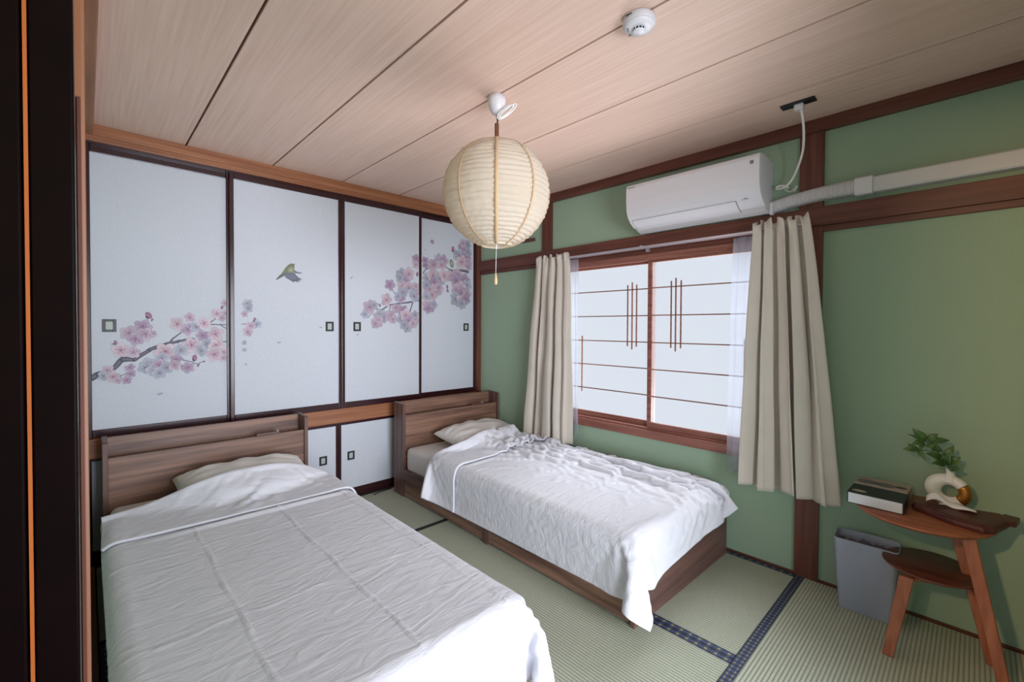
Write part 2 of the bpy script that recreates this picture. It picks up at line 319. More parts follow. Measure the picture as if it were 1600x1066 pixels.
BIRD={'tail':[[-1.807,1.649],[-1.78,1.685],[-1.757,1.704],[-1.752,1.681],[-1.794,1.653]],'body':[[-1.771,1.692],[-1.743,1.74],[-1.724,1.762],[-1.705,1.774],[-1.689,1.77],[-1.68,1.777],[-1.685,1.76],[-1.686,1.73],[-1.689,1.715],[-1.71,1.698],[-1.748,1.681]],'wing':[[-1.757,1.704],[-1.72,1.704],[-1.687,1.71],[-1.663,1.681],[-1.634,1.666],[-1.653,1.661],[-1.643,1.651],[-1.663,1.653],[-1.66,1.642],[-1.682,1.649],[-1.69,1.641],[-1.715,1.654],[-1.743,1.67]],'wing2':[[-1.689,1.73],[-1.663,1.717],[-1.629,1.715],[-1.653,1.705],[-1.687,1.707]],'breast':[[-1.724,1.737],[-1.701,1.749],[-1.689,1.735],[-1.696,1.714],[-1.724,1.707]]}
LEAF=[[-0.316,1.919,0.04,'a']]
DUVET_R_N=(45,75)
DUVET_R=[
-1061,-23,-20,-17,-15,7,25,29,29,-9,-7,-3,2,5,2,2,1,1,1,1,1,0,1,1,0,1,0,1,1,0,1,0,1,0,0,1,0,0,1,0,0,1,0,0,0,0,-1,0,-1,0,-1,0,-1,-2,-2,-2,-4,-4,-5,-6,-10,-13,-21,-24,-10,24,24,12,7,7,3,4,2,2,1,
18,1,-2,-2,-2,-10,-4,0,0,0,3,-2,3,-2,2,0,-2,1,-1,-2,1,0,-1,1,0,1,0,-1,-1,1,-1,2,-1,1,0,0,1,0,-1,1,0,-2,1,1,0,0,1,1,1,1,1,0,1,1,1,0,1,-1,2,-1,1,1,2,-2,-1,1,-1,-2,1,-3,1,-2,-1,0,-2,
18,0,0,-2,-2,-6,-8,-1,0,2,-3,3,1,0,-1,-2,2,-1,0,2,-1,0,1,-1,0,-2,1,1,0,0,1,-2,1,-1,1,-1,-1,1,1,-1,0,3,-1,-1,0,1,1,-1,1,0,1,1,1,1,2,1,2,1,-6,4,1,1,1,2,-3,0,-1,-1,-3,0,-2,-3,1,-3,2,
1,17,0,-1,-1,-6,-9,-2,0,2,-1,2,-1,1,-1,0,-1,-1,2,-1,0,0,0,-1,1,1,0,-1,1,-1,0,0,0,0,0,1,0,0,-1,1,1,-3,1,1,1,-1,0,1,0,1,-1,0,0,0,0,2,2,4,5,-9,5,1,3,-1,0,-1,-3,-2,-1,-2,-3,2,-3,1,0,
-18,17,19,0,-2,-2,-11,-1,-4,2,0,2,1,-1,-3,1,1,0,-2,1,0,1,0,0,-1,0,-1,1,1,-1,0,1,-1,1,0,-1,1,-1,1,0,-1,2,0,-1,0,0,0,0,0,-2,0,-1,0,1,-1,0,1,1,7,10,-12,6,2,2,-1,0,-6,-1,-4,0,1,-3,0,1,-1,
-24,1,19,22,-1,-2,-5,-15,1,5,0,2,0,-4,2,-2,1,0,1,0,-1,0,-1,1,1,-1,1,0,-3,4,-2,0,1,0,-1,1,-1,1,0,-1,1,-1,0,1,-1,1,0,0,-2,0,0,-1,-1,0,0,0,-2,0,-2,8,17,-13,7,3,0,-2,-5,-4,-2,1,-3,1,1,-1,0,
-14,-6,-4,18,25,-3,-2,-14,-4,4,1,3,-5,1,-1,3,-3,2,-1,0,1,-1,0,1,-1,1,-1,0,2,-3,2,0,-1,0,1,-1,1,-1,0,1,-1,1,0,-1,1,-1,0,0,0,1,0,3,3,0,0,0,0,-1,-1,-10,1,22,-10,7,1,-5,-4,-6,5,-7,4,0,-2,1,-1,
30,-10,-17,-21,3,36,-6,1,-24,8,3,-2,-2,1,0,-1,2,-1,0,0,-1,1,1,-1,0,0,1,-1,0,1,-1,0,1,-1,0,0,0,1,-1,0,1,-1,0,1,-1,1,-1,0,2,0,0,-1,-4,0,0,0,1,0,1,8,-4,-7,23,-6,2,-7,-7,9,-8,4,-3,1,1,-1,0,
30,-1,1,-2,-11,-22,29,-8,1,-16,7,-3,2,0,0,0,-1,0,0,-1,1,0,-1,0,0,0,-1,1,-1,0,0,0,0,0,0,0,0,0,0,0,0,0,0,-1,1,0,0,0,-1,0,0,0,3,-1,1,-1,0,1,2,-3,-1,1,2,8,8,-15,3,-4,6,-4,1,-1,1,-1,0,
16,3,2,3,4,0,-9,2,-1,2,-1,-2,0,-1,0,0,0,0,0,0,0,-1,1,-1,0,0,0,0,0,0,0,0,-1,1,-1,1,-1,0,0,0,0,0,0,0,0,0,0,0,0,0,0,0,-1,0,0,1,0,-1,-1,-1,2,8,-5,9,-8,5,-5,-2,-2,2,1,0,-2,0,0,
18,0,1,1,1,7,-4,6,0,-1,-1,1,-1,0,1,-1,0,0,0,0,0,0,-1,1,0,-1,1,-1,1,-1,1,-1,0,0,0,0,0,0,0,0,-1,1,0,0,0,-1,1,-1,1,-1,1,0,-1,1,0,-1,0,1,-1,1,2,-5,-1,0,1,-1,5,0,0,0,-1,-1,1,0,-1,
30,0,0,-1,0,-3,4,1,1,0,-1,-1,1,0,-1,1,0,-1,1,0,-1,1,0,-1,1,0,-1,1,-1,1,-1,1,0,0,0,0,0,0,0,0,0,0,-1,1,-1,1,-1,1,-1,1,-1,0,1,0,-1,1,0,0,0,-1,0,-1,-2,0,6,0,-2,0,-1,1,-1,1,0,-1,1,
30,-1,0,0,-1,3,-1,1,-1,1,0,0,-1,1,0,-1,1,0,-1,1,0,-1,1,0,-1,1,0,0,0,-1,1,-1,1,-1,1,-1,1,-1,1,-1,1,-1,1,-1,1,0,0,0,0,0,0,0,-1,0,1,0,-1,0,0,1,-1,0,0,3,-3,1,0,0,0,0,0,0,-1,1,-1,
30,0,0,0,1,-1,0,0,1,0,0,0,0,-1,1,0,-1,1,0,-1,1,0,-1,1,0,0,0,-1,1,0,0,0,0,0,0,0,0,0,0,0,0,0,0,0,0,-1,1,-1,1,-1,1,-1,1,0,0,-1,1,0,0,0,0,0,-1,-1,3,-1,0,0,0,0,0,-1,1,0,0,
30,1,-1,1,-1,1,-1,0,1,-1,0,1,0,0,-1,1,0,-1,1,0,-1,1,0,-1,1,-1,1,0,0,0,-1,1,-1,1,-1,1,-1,1,-1,1,-1,1,-1,1,0,0,-1,1,0,0,0,0,0,0,-1,1,0,0,0,0,0,0,0,-1,1,0,0,0,0,-1,1,0,0,-1,1,
30,0,1,-1,1,-1,1,0,-1,1,0,-1,0,1,0,-1,1,0,-1,1,0,-1,1,0,0,0,-1,1,-1,1,0,0,0,0,0,0,0,-1,1,-1,1,0,0,0,-1,0,1,0,-1,1,-1,1,0,-1,1,0,0,0,0,0,0,0,0,0,-1,1,1,-2,1,0,0,0,0,0,0,
31,0,-1,1,-1,1,-1,0,1,0,0,0,0,-1,1,0,-1,1,0,-1,1,0,-1,1,-1,1,0,-1,1,-1,1,-1,1,-1,1,-1,1,0,0,0,0,-1,1,0,0,0,0,-1,1,0,0,0,-1,1,0,0,0,0,0,0,0,-1,1,-1,0,1,0,1,-1,0,-1,1,-1,1,0,
31,-1,1,-1,0,0,1,0,0,0,0,0,0,0,-1,1,0,-1,1,0,-1,1,0,-1,1,-1,1,0,0,0,-1,1,0,0,-1,1,-1,1,-1,1,-1,1,0,-1,0,1,-1,1,0,-1,1,-1,1,0,0,0,0,0,0,0,0,1,-2,1,-2,0,2,0,0,0,0,0,0,0,-1,
30,1,-1,0,1,0,-1,0,0,0,0,0,0,1,0,-1,1,0,-1,1,0,-1,1,0,0,0,-1,1,-1,1,0,0,-1,1,0,0,0,-1,1,-1,1,0,-1,0,1,0,0,0,0,0,0,0,0,-1,0,0,0,0,0,1,0,0,-1,-4,5,-1,1,0,0,0,0,0,0,0,0,
31,0,0,0,-1,0,1,0,0,0,0,0,0,-1,0,1,0,0,0,-1,0,1,-1,1,-1,1,0,0,0,-1,1,-1,1,-1,1,-1,0,1,-1,1,0,-1,1,0,0,-1,1,0,-1,1,-2,2,-1,1,0,-1,0,1,0,0,0,0,-4,-1,4,1,-1,1,0,-1,1,-1,1,-1,1,
31,-1,0,1,0,-1,0,1,0,0,0,0,0,0,0,-1,0,0,1,0,0,-1,1,-1,1,-1,1,-1,1,0,-1,1,-1,1,0,0,0,-1,1,0,-1,1,-1,1,-1,1,0,-1,1,-2,1,0,1,0,-2,2,0,-1,1,0,0,-2,-2,3,0,1,0,0,-1,1,-1,0,0,1,0,
31,0,0,-1,0,1,0,-1,0,0,0,0,0,1,0,0,-1,1,-1,0,1,0,-1,1,-1,1,-1,1,-1,1,0,0,0,0,-1,1,-1,0,0,0,0,0,1,-1,1,0,0,0,-2,1,1,0,0,-2,2,-2,1,1,0,0,-1,-5,5,0,0,0,1,-1,1,-1,1,0,-1,0,1,
30,0,0,0,1,-1,-1,2,0,0,0,0,0,-1,0,0,1,-1,1,0,-1,1,0,-1,0,0,0,0,0,0,1,-1,0,1,0,-2,1,1,0,-1,1,0,-1,1,0,-1,-2,2,0,1,0,-1,-2,1,1,1,0,0,0,-1,-1,1,0,0,0,0,0,1,0,-2,-1,0,2,1,-2,
31,-1,0,1,-2,2,0,-1,-1,2,0,0,-1,0,1,0,-1,0,0,0,0,0,0,1,-1,0,0,0,1,-1,0,0,1,-2,1,0,1,0,-1,1,0,-1,1,0,-1,-1,2,-3,2,0,-2,1,0,2,-1,1,0,-1,1,-3,0,-2,4,0,0,-1,0,-1,-7,9,1,0,-1,0,1,
30,1,0,-2,2,-2,1,-1,2,-2,0,0,2,0,-1,0,0,1,-1,0,1,-1,0,-1,1,0,1,-1,0,1,-1,0,0,0,-1,1,-1,0,2,0,-1,1,0,0,-2,0,0,2,0,-3,0,1,2,-1,1,-1,0,1,-15,6,4,4,-4,5,-1,0,-8,3,5,-5,5,-5,5,0,1,
31,-1,0,1,-1,0,0,0,0,0,0,0,0,0,0,0,-1,1,1,0,-1,1,-1,-1,2,0,0,0,-2,-1,1,2,-1,1,-1,-1,1,0,0,0,1,0,0,-1,1,-7,3,2,0,2,-8,-4,1,2,3,4,-5,-2,5,1,-8,5,5,0,0,-2,1,-2,4,-1,-2,-3,-7,-1,7,
30,1,-1,-1,1,-1,1,-1,-2,3,0,0,-2,0,0,-1,3,-1,1,0,1,-1,0,1,-3,0,0,1,2,-1,1,-1,1,-1,1,-2,0,1,1,0,-1,-2,-8,-2,1,7,-3,-3,1,2,8,-5,1,2,1,-3,3,-8,7,-5,7,0,-1,1,-1,0,0,-2,0,2,-3,0,3,-3,-7,
31,-1,0,1,-2,1,-1,1,-1,0,0,0,-1,0,0,2,0,-2,2,1,-1,0,1,-4,2,0,0,0,0,2,-2,0,-1,0,0,1,1,0,-8,-2,0,2,8,1,-3,-4,0,6,-1,-11,2,9,0,-2,-5,-1,2,7,1,0,0,-3,2,0,1,-3,0,0,-2,-2,0,-2,4,-3,6,
30,0,0,-2,1,1,0,-1,-1,1,0,1,1,0,0,-1,-2,1,0,-2,0,0,0,3,1,0,0,0,-1,0,0,-1,0,0,-1,3,-6,0,5,1,-2,-8,-4,-1,4,6,4,-8,-1,9,0,-7,-2,1,1,3,2,0,3,-6,6,0,0,-1,0,0,1,0,-1,0,-11,9,-7,5,3,
30,0,-1,2,-1,-2,-3,1,4,-3,4,-1,0,0,0,1,0,0,-4,3,-2,-2,-1,1,1,3,0,0,1,0,0,0,-1,0,1,-4,1,-4,-2,-2,3,6,2,-3,0,2,-1,1,0,-8,3,5,-4,-2,2,2,0,1,-12,10,-2,5,2,-1,-8,5,2,0,0,-2,0,3,0,-9,3,
29,1,0,-2,0,-2,1,-2,5,1,-4,-5,-1,6,3,0,0,0,1,-2,1,1,0,-1,-4,-1,-2,-2,-2,-2,-1,-1,1,2,10,1,1,-1,-1,-9,-2,2,3,9,0,-13,-9,4,6,9,-3,1,4,1,-2,-12,-3,4,13,-1,-2,2,-1,0,-3,-1,4,2,-8,-1,7,-2,-9,10,-29,
29,0,-1,3,-3,2,0,0,-8,6,-2,1,-1,-9,-3,0,3,9,1,2,1,0,0,1,-4,-4,-1,-1,-1,1,1,3,5,1,-7,-3,-2,1,1,10,-2,1,-1,-3,-2,6,-7,6,1,0,0,-1,2,-3,-11,10,2,-15,9,4,3,0,0,-2,-1,-12,-6,-2,20,-7,3,3,3,-4,0,
29,-2,2,-5,2,2,-1,4,-4,-10,-1,2,7,-4,8,1,-2,-9,-4,-4,-3,2,3,3,14,-12,2,3,3,4,1,-2,-8,-8,-7,5,4,3,3,9,-8,-8,-3,-3,1,6,14,-6,-3,5,2,3,-16,3,13,-19,-3,19,-10,-7,-2,-2,21,0,1,-1,-6,0,-12,20,1,-5,2,-11,13,
30,-1,-2,3,-1,0,1,-3,1,3,-1,-2,-8,10,-14,-2,-1,11,-2,3,-1,5,1,-1,-8,9,1,0,-1,-4,-2,-2,1,4,4,-1,-1,-1,-1,-9,9,2,-5,4,2,0,1,0,-1,-5,-16,5,17,-16,-2,16,1,-9,6,-1,2,-2,-15,18,-2,1,-1,-13,2,3,-8,-2,6,13,-13,
30,0,0,-2,2,-3,-1,-1,2,-12,3,5,5,0,2,-1,2,-11,4,-2,3,-7,-3,2,3,8,-1,-4,-2,-1,1,1,3,2,2,1,1,-1,0,0,-1,-3,-3,4,3,1,-6,-15,-3,6,16,-9,-3,11,1,1,0,1,-9,8,-1,-4,-10,-6,19,0,-2,1,-1,-20,9,11,3,-7,6,
28,-4,-3,-2,9,-1,0,-3,0,2,2,1,1,-4,-6,8,0,3,-1,1,0,0,-2,0,1,1,-4,1,0,3,-1,-1,-3,2,2,0,0,-3,-4,-2,6,-4,8,-12,-2,1,6,-4,10,-2,2,-6,-8,7,8,0,0,0,0,-16,-13,7,14,-3,1,5,-4,8,-1,-1,-2,-12,-21,26,-8,
4,1,22,-2,-1,4,1,-6,-7,12,-7,-7,-5,4,17,-7,-8,-7,-2,0,3,15,7,-1,-1,-7,3,2,1,-2,-1,1,2,-1,-4,-1,1,5,2,-3,-9,11,-9,10,-3,-4,-4,8,-16,-6,-4,9,11,9,-7,-15,-14,3,2,14,14,1,-18,14,-1,2,-4,-7,16,-17,-7,-1,24,-10,8,
2,4,-10,31,-1,5,-4,1,0,-6,8,-3,-6,8,-2,-7,6,2,2,-1,-4,-16,-9,-1,0,8,13,4,4,2,-5,-11,-9,0,1,5,2,2,5,10,-13,3,10,-3,-3,-2,-2,3,-1,6,2,0,-1,-12,-10,6,18,-2,1,1,-1,-1,-11,-21,11,-23,24,18,-14,15,1,-1,2,-5,2,
10,3,-4,-23,-4,-3,10,14,17,-4,-5,4,6,-13,-6,6,17,4,2,-3,-3,-4,7,2,-4,-7,-12,-8,-7,-3,6,11,20,4,-2,-2,-1,-1,-1,-3,9,-15,-3,-4,4,4,6,8,-2,-14,-1,0,1,1,8,8,-8,-3,11,-11,-7,-5,15,-7,-13,31,-3,-1,-12,6,5,-11,4,-29,2,
25,3,1,1,0,-3,0,0,-3,6,0,1,0,-2,1,-6,-16,-1,1,6,6,10,0,-5,-3,-7,5,6,4,0,0,-1,-13,-3,17,-2,-2,-2,-8,-9,6,14,-1,4,0,1,-1,-16,9,-1,2,0,-1,1,3,4,-3,-4,-9,15,0,2,0,-2,-2,-1,1,-6,8,-15,3,10,-23,24,2,
0,5,-11,11,12,12,0,0,-6,-4,3,6,-2,0,2,-4,5,1,0,0,1,-8,-12,-7,3,7,-6,-3,-2,-1,2,4,5,17,-8,-5,-4,-5,0,11,11,-6,1,-5,-5,-6,-6,26,-1,-7,2,-3,6,3,1,-5,-5,11,-1,-8,6,2,1,1,-7,0,3,2,-17,17,-2,0,-8,-6,-5,
2,5,21,-1,-2,-9,-4,-1,4,8,7,-2,1,-7,-6,8,-10,-4,-4,-2,-2,4,9,12,3,1,-1,0,0,-2,0,1,0,-11,-8,2,3,4,4,7,-9,2,2,-8,3,2,3,-14,-7,20,-6,7,-1,1,2,-12,15,0,0,1,-1,0,1,1,-5,2,-15,-5,21,-11,-10,1,19,-1,-4,
26,1,-5,-4,0,11,2,0,0,-2,-5,0,-3,8,1,-2,-5,0,5,1,1,1,0,-5,-8,-5,3,4,4,6,-6,0,0,-3,0,2,1,0,2,-8,2,3,3,-3,1,2,1,-13,16,0,-14,6,-12,-2,2,17,1,-1,0,3,1,0,1,-1,1,-7,5,0,-7,5,-1,0,-2,1,3,
27,-5,3,4,0,0,2,0,-1,0,-1,0,-11,-7,0,6,13,-3,-5,-4,-3,-3,-2,-1,3,6,11,-3,-1,-1,6,-3,0,-5,0,0,0,1,-1,-5,2,2,2,2,-6,-6,-5,21,0,-28,16,-6,13,5,-2,0,1,2,-2,1,-2,-1,-1,6,-1,-2,1,-1,-3,2,2,-1,-4,-1,0,
26,2,1,0,0,-2,1,-3,-2,-1,-2,-2,10,0,3,0,-3,3,-1,1,-1,0,0,0,1,-2,-4,4,2,0,0,-1,-3,3,0,1,0,-1,0,-19,10,0,1,8,0,0,-1,-8,-10,-3,19,2,1,-2,0,3,-1,-1,2,-4,-1,-2,-9,12,3,-1,-1,0,2,-3,2,0,-2,-1,1,
-2459,2,13,19,20,28,15,-1,6,28,29,29,29,29,29,30,29,29,30,29,29,30,29,29,30,29,30,29,29,30,29,30,29,29,30,29,30,29,29,30,29,30,29,30,29,30,29,30,29,29,30,29,30,29,30,29,29,30,28,29,27,25,17,3,-26,2,-11,-26,-29,-28,-29,-29,-29,-29,-30,
-2,3,-4,-3,-2,0,5,6,-1,0,0,0,0,0,0,-1,1,0,0,0,1,-1,1,0,-1,1,-1,1,0,-1,1,-1,1,0,0,0,0,0,1,-1,1,-1,1,-1,1,-1,1,-1,1,0,0,0,0,0,0,0,0,-1,1,0,1,1,2,2,3,-5,-4,-1,1,-1,0,0,-1,0,1,
12,-10,-3,-4,-1,-3,5,6,-1,0,0,1,-1,1,0,0,0,0,0,0,0,0,0,0,1,-1,1,-1,1,0,0,0,0,0,0,0,0,0,0,0,0,0,0,0,0,0,0,1,-1,1,-1,1,-1,1,-1,1,0,1,-2,0,1,0,3,3,1,-5,-1,-1,-1,0,0,-1,1,-1,0,
24,-13,-10,-4,-2,-4,3,3,4,1,0,-1,1,-1,1,0,0,0,0,0,0,0,0,0,0,1,-1,1,-1,1,-1,1,-1,1,0,0,0,0,0,0,0,1,-1,1,-1,1,-1,0,1,-1,1,-1,1,-1,1,0,0,0,2,-3,0,2,2,2,1,-2,-4,-1,0,-1,0,1,-1,1,-1,
18,6,-13,-11,-4,-2,-2,2,7,1,-1,1,0,0,0,0,0,0,0,0,0,1,-1,1,-1,0,0,0,1,-1,1,0,0,0,-1,1,0,0,0,0,0,0,0,0,1,-1,1,-1,0,1,-1,1,-1,1,0,-1,1,-1,1,4,-5,1,2,3,1,-2,-6,1,-1,1,-1,0,0,0,0,
7,3,14,-15,-12,-2,-3,11,-2,0,1,-1,0,1,-1,1,-1,1,0,0,0,0,0,0,1,-1,1,-1,0,1,-1,0,1,-1,1,0,-1,1,0,0,0,0,0,0,0,0,0,1,-1,0,0,0,1,0,-1,1,0,0,0,-1,6,-7,3,5,0,-5,-2,-1,0,0,0,0,0,0,0,
21,-5,-7,16,-15,-15,0,1,6,-1,0,0,1,-1,1,0,0,0,0,0,0,0,0,0,0,0,0,1,0,-1,1,0,-1,1,0,-1,1,0,0,0,0,0,0,0,0,0,0,0,0,0,1,-1,0,0,0,0,0,1,-1,1,-1,7,-8,7,1,-6,-2,0,0,0,1,-1,0,0,0,
3,19,6,-8,1,-12,-14,0,10,-4,0,1,-1,1,0,-1,1,0,-1,1,0,0,0,0,0,1,-1,0,0,1,-1,0,1,0,-1,1,0,0,0,0,0,0,0,0,0,1,-1,0,1,-1,0,1,-1,0,1,0,-1,0,1,-1,1,1,9,-6,-2,-5,1,0,1,-1,0,0,0,0,0,
-7,-2,7,11,13,4,-25,-4,0,4,0,0,0,0,0,1,-1,0,1,0,0,-1,1,0,0,0,1,-1,0,0,1,0,-1,0,1,0,0,-1,0,1,0,0,0,0,0,0,0,0,0,1,-1,0,0,0,0,-1,1,0,-1,1,0,0,2,5,-9,2,0,-1,0,0,0,0,0,-1,1,
-25,2,2,3,6,2,29,-22,0,1,2,0,1,0,0,0,0,0,0,0,0,1,0,0,0,0,-1,1,0,0,0,0,1,-1,0,0,0,1,-1,0,0,0,1,0,-1,0,1,0,0,-1,1,0,0,0,-1,1,-1,0,1,-1,0,-2,-5,8,7,-7,0,0,-1,0,-1,1,0,0,-1,
-24,0,0,1,2,9,-3,17,-3,1,0,0,0,0,0,0,1,0,0,0,0,0,0,0,0,0,1,0,0,0,-1,0,0,1,0,0,0,0,0,0,0,0,0,0,1,-1,0,0,0,0,0,0,0,0,0,0,0,0,-1,1,0,0,1,0,-2,1,0,0,0,0,0,-1,1,0,0,
6,0,1,1,1,6,-6,-7,0,-1,0,0,0,0,0,0,0,0,0,0,0,0,0,0,0,0,0,0,0,0,1,0,0,0,0,0,-1,0,1,0,0,0,0,0,0,0,0,0,0,1,0,-1,0,0,0,0,1,0,1,0,-1,2,1,-9,3,3,-1,0,0,0,0,0,-1,0,0,
8,1,0,1,2,-12,-1,3,0,0,-1,0,0,0,0,0,0,1,0,0,0,0,0,0,0,0,0,0,0,0,0,-1,0,0,0,0,1,0,0,0,0,0,0,0,0,0,0,0,0,0,0,0,0,0,1,0,0,0,-1,0,2,-1,1,-6,0,3,0,1,0,-1,1,0,0,0,0,
6,1,0,1,-9,0,1,1,0,0,0,0,0,0,0,0,0,0,0,0,0,0,0,0,0,0,0,0,0,0,0,1,0,0,0,0,0,0,0,0,0,0,0,0,0,0,0,0,0,0,0,0,0,0,0,0,0,0,1,0,0,1,0,-9,3,4,0,-1,0,1,-1,0,0,0,0,
5,-1,2,-7,-1,1,0,2,0,0,0,0,0,0,1,0,0,-1,0,0,0,0,0,0,0,0,0,0,0,0,0,0,0,0,0,0,0,0,0,0,0,0,0,0,0,1,0,0,0,0,0,0,0,0,0,0,0,0,1,0,-1,1,0,-6,-3,7,2,-1,0,0,0,-1,0,0,0,
3,0,-3,-2,1,-2,4,-1,1,0,0,0,0,0,0,0,0,0,0,0,0,0,0,0,0,0,1,0,0,0,0,0,0,0,0,0,0,0,0,0,0,0,0,0,0,0,0,0,0,0,0,0,0,0,0,0,1,0,-1,1,0,-1,-2,-4,1,2,3,0,0,-1,0,1,0,0,0,
2,-1,-3,0,-3,7,-2,0,1,0,0,0,0,1,-1,0,0,0,0,0,0,0,0,0,1,0,-1,0,0,0,0,0,0,0,0,0,0,0,0,0,1,0,0,0,0,-1,1,0,0,0,0,0,0,0,0,0,0,0,0,0,1,0,-5,-4,1,1,6,0,0,-1,0,0,0,0,0,
1,-1,-2,-3,6,-3,2,1,0,0,0,0,1,-1,0,0,0,0,0,0,0,0,1,0,-1,0,0,0,0,0,0,0,0,0,1,0,0,0,0,0,-1,0,0,0,0,1,-1,0,0,0,0,1,-1,1,0,0,0,0,0,0,0,1,-5,-2,-2,-2,9,0,0,1,0,0,-1,0,0,
0,-1,-3,2,3,1,-3,1,1,0,0,0,0,0,0,0,0,0,0,0,1,0,-1,0,0,0,0,0,0,1,0,0,0,0,-1,0,0,0,0,0,0,0,0,0,0,0,1,0,0,0,0,0,0,-1,1,0,-1,1,0,0,0,0,-7,-11,7,3,7,1,-1,0,0,-1,1,0,0,
-1,0,-1,1,-2,3,0,0,1,0,0,1,-1,0,0,0,0,0,0,0,0,0,0,0,0,0,0,1,0,-1,0,0,0,0,0,0,0,0,0,0,0,0,0,1,0,0,-1,0,0,1,-1,0,0,1,-1,0,0,0,1,-1,1,-2,-16,27,-5,-7,2,0,1,0,-1,1,0,-1,0,
0,-1,-1,3,-5,-1,5,1,0,0,0,0,0,0,0,1,-1,0,0,1,-1,0,0,0,0,0,0,-1,1,0,0,0,0,0,0,1,0,0,-1,0,0,0,1,-2,1,0,0,0,1,-2,0,0,2,-1,-1,1,0,-1,0,2,-1,-3,16,-8,-2,0,-4,1,-1,1,0,0,-1,1,0,
-1,0,0,-4,4,-1,6,-3,0,0,1,-1,0,0,0,0,1,0,0,-1,0,0,0,0,0,0,0,1,-1,0,0,0,0,0,1,-1,-1,0,1,0,0,0,-1,2,-1,0,0,0,-1,-1,2,0,0,-1,1,-2,1,1,0,0,-1,-10,13,1,-1,2,-5,0,1,0,0,0,0,0,1,
-1,-2,6,-3,5,1,-11,6,0,0,0,0,0,0,0,0,0,0,0,0,0,1,0,0,0,-1,0,0,0,0,0,0,0,0,0,-1,0,0,1,0,0,0,1,-1,0,0,-1,0,-1,2,-1,0,-1,0,0,2,-1,0,0,1,-4,7,-1,0,0,5,-10,2,0,0,0,0,1,0,-1,
0,-3,-1,8,-11,7,0,5,-3,-1,0,0,0,0,1,-1,0,0,0,0,1,-1,0,0,-1,2,-1,0,-1,1,0,0,0,0,-1,0,1,0,0,0,0,0,-1,1,0,-2,1,-1,2,0,-2,1,-1,1,0,0,0,0,1,-6,2,-4,7,4,0,-7,1,-2,0,4,1,0,0,0,0,
-1,5,-5,-5,8,-10,9,-3,3,1,-1,1,-1,1,-1,0,0,0,0,0,0,0,0,0,0,-1,2,-2,1,-1,1,0,0,-1,1,0,0,1,-2,0,1,0,0,-1,-1,0,1,1,-1,-1,0,-1,2,0,1,-1,1,-1,-11,2,2,12,-19,16,1,1,-10,0,6,-5,5,2,0,-1,0,
-2,1,6,-4,-9,13,4,-8,0,0,0,-1,2,-1,0,1,0,-1,0,0,0,0,-1,0,1,0,-1,2,-1,1,-1,-1,0,2,-2,1,0,-1,1,0,-1,1,0,0,1,-1,-1,0,0,2,-1,0,0,1,-2,-1,-2,0,6,0,1,-16,14,0,3,-11,12,3,-8,-1,-2,3,0,0,1,
-1,-1,2,7,-2,-12,6,8,-3,-2,0,-1,0,0,1,-1,-1,1,0,0,0,0,1,0,-2,0,1,-1,1,-2,1,1,0,0,1,-1,0,-1,0,1,0,-1,-2,-1,0,3,1,0,0,0,1,-3,0,-2,1,1,2,-4,4,3,-5,3,-6,6,0,3,1,-6,0,1,-4,1,1,7,15,
-2,-3,2,2,8,-8,-2,0,3,2,0,0,-1,1,-1,1,0,0,-1,0,0,0,1,-2,0,0,0,0,0,2,-2,0,1,-1,1,-1,0,1,-2,-1,0,0,3,1,0,-1,0,-2,0,-5,0,4,0,2,0,0,0,3,-1,0,-3,-9,13,-3,3,5,-14,9,1,0,0,5,0,-2,-16,
-2,6,-12,-2,2,9,5,2,-3,-4,0,1,0,-1,0,0,1,0,-1,0,0,0,0,2,-3,0,0,0,1,-1,1,1,-1,1,-1,2,-5,0,3,0,0,-1,-1,0,0,1,-3,1,0,4,2,-5,1,-1,0,1,-1,-1,3,-9,7,-1,2,1,1,-6,0,4,1,0,11,-9,-1,5,4,
-5,4,9,-9,8,7,-19,1,3,4,-2,0,1,0,0,-2,1,0,3,-1,-2,1,-1,1,1,-2,-1,1,-1,1,0,0,0,0,0,-5,4,0,0,0,1,1,0,-2,1,-3,2,1,1,-6,0,4,-3,0,0,-1,1,2,-5,4,-12,14,-2,5,-8,-4,7,0,0,-1,-4,5,0,-7,9,
-7,2,6,7,-17,-4,21,1,-8,0,2,-1,-1,-1,0,1,0,0,0,1,1,-1,0,0,4,-5,0,0,0,0,0,0,0,-1,-3,5,1,1,-1,-3,0,0,1,0,-1,-1,0,0,-1,-1,0,0,3,0,0,-5,-2,2,1,1,9,-3,-4,-2,11,4,-4,-9,2,0,-7,-2,3,15,-8,
-8,0,-4,14,9,-8,1,-1,9,-11,0,1,1,1,1,0,-1,-3,0,0,0,1,0,0,-4,4,0,0,1,-1,0,0,-3,0,3,0,0,0,0,0,-2,0,0,2,1,3,-8,-3,0,7,0,0,-2,-2,-6,5,-1,-8,0,3,2,11,-5,-10,-1,-3,-1,0,5,6,0,0,4,-15,0,
-7,-5,6,-10,2,26,-11,2,-3,7,0,0,-3,-1,-3,0,0,4,-1,0,1,-1,1,-1,1,-2,1,-1,-1,-1,0,-1,4,0,0,0,0,0,0,1,-3,-1,-1,0,-1,2,1,-3,0,0,0,-1,-7,1,5,-8,0,0,1,-2,0,0,0,2,0,0,-3,1,-5,17,0,-6,-7,3,21,
-6,0,-5,6,3,-2,7,-2,-1,4,0,0,3,-2,1,0,0,-5,1,0,-1,-1,-1,0,3,-1,-1,0,1,1,1,0,0,0,-3,1,0,-1,1,2,4,1,-5,-1,-3,-1,0,0,0,-1,-6,0,7,-7,0,8,4,7,-7,2,-2,-20,-2,8,-2,0,7,20,0,-14,1,1,-1,8,-20,
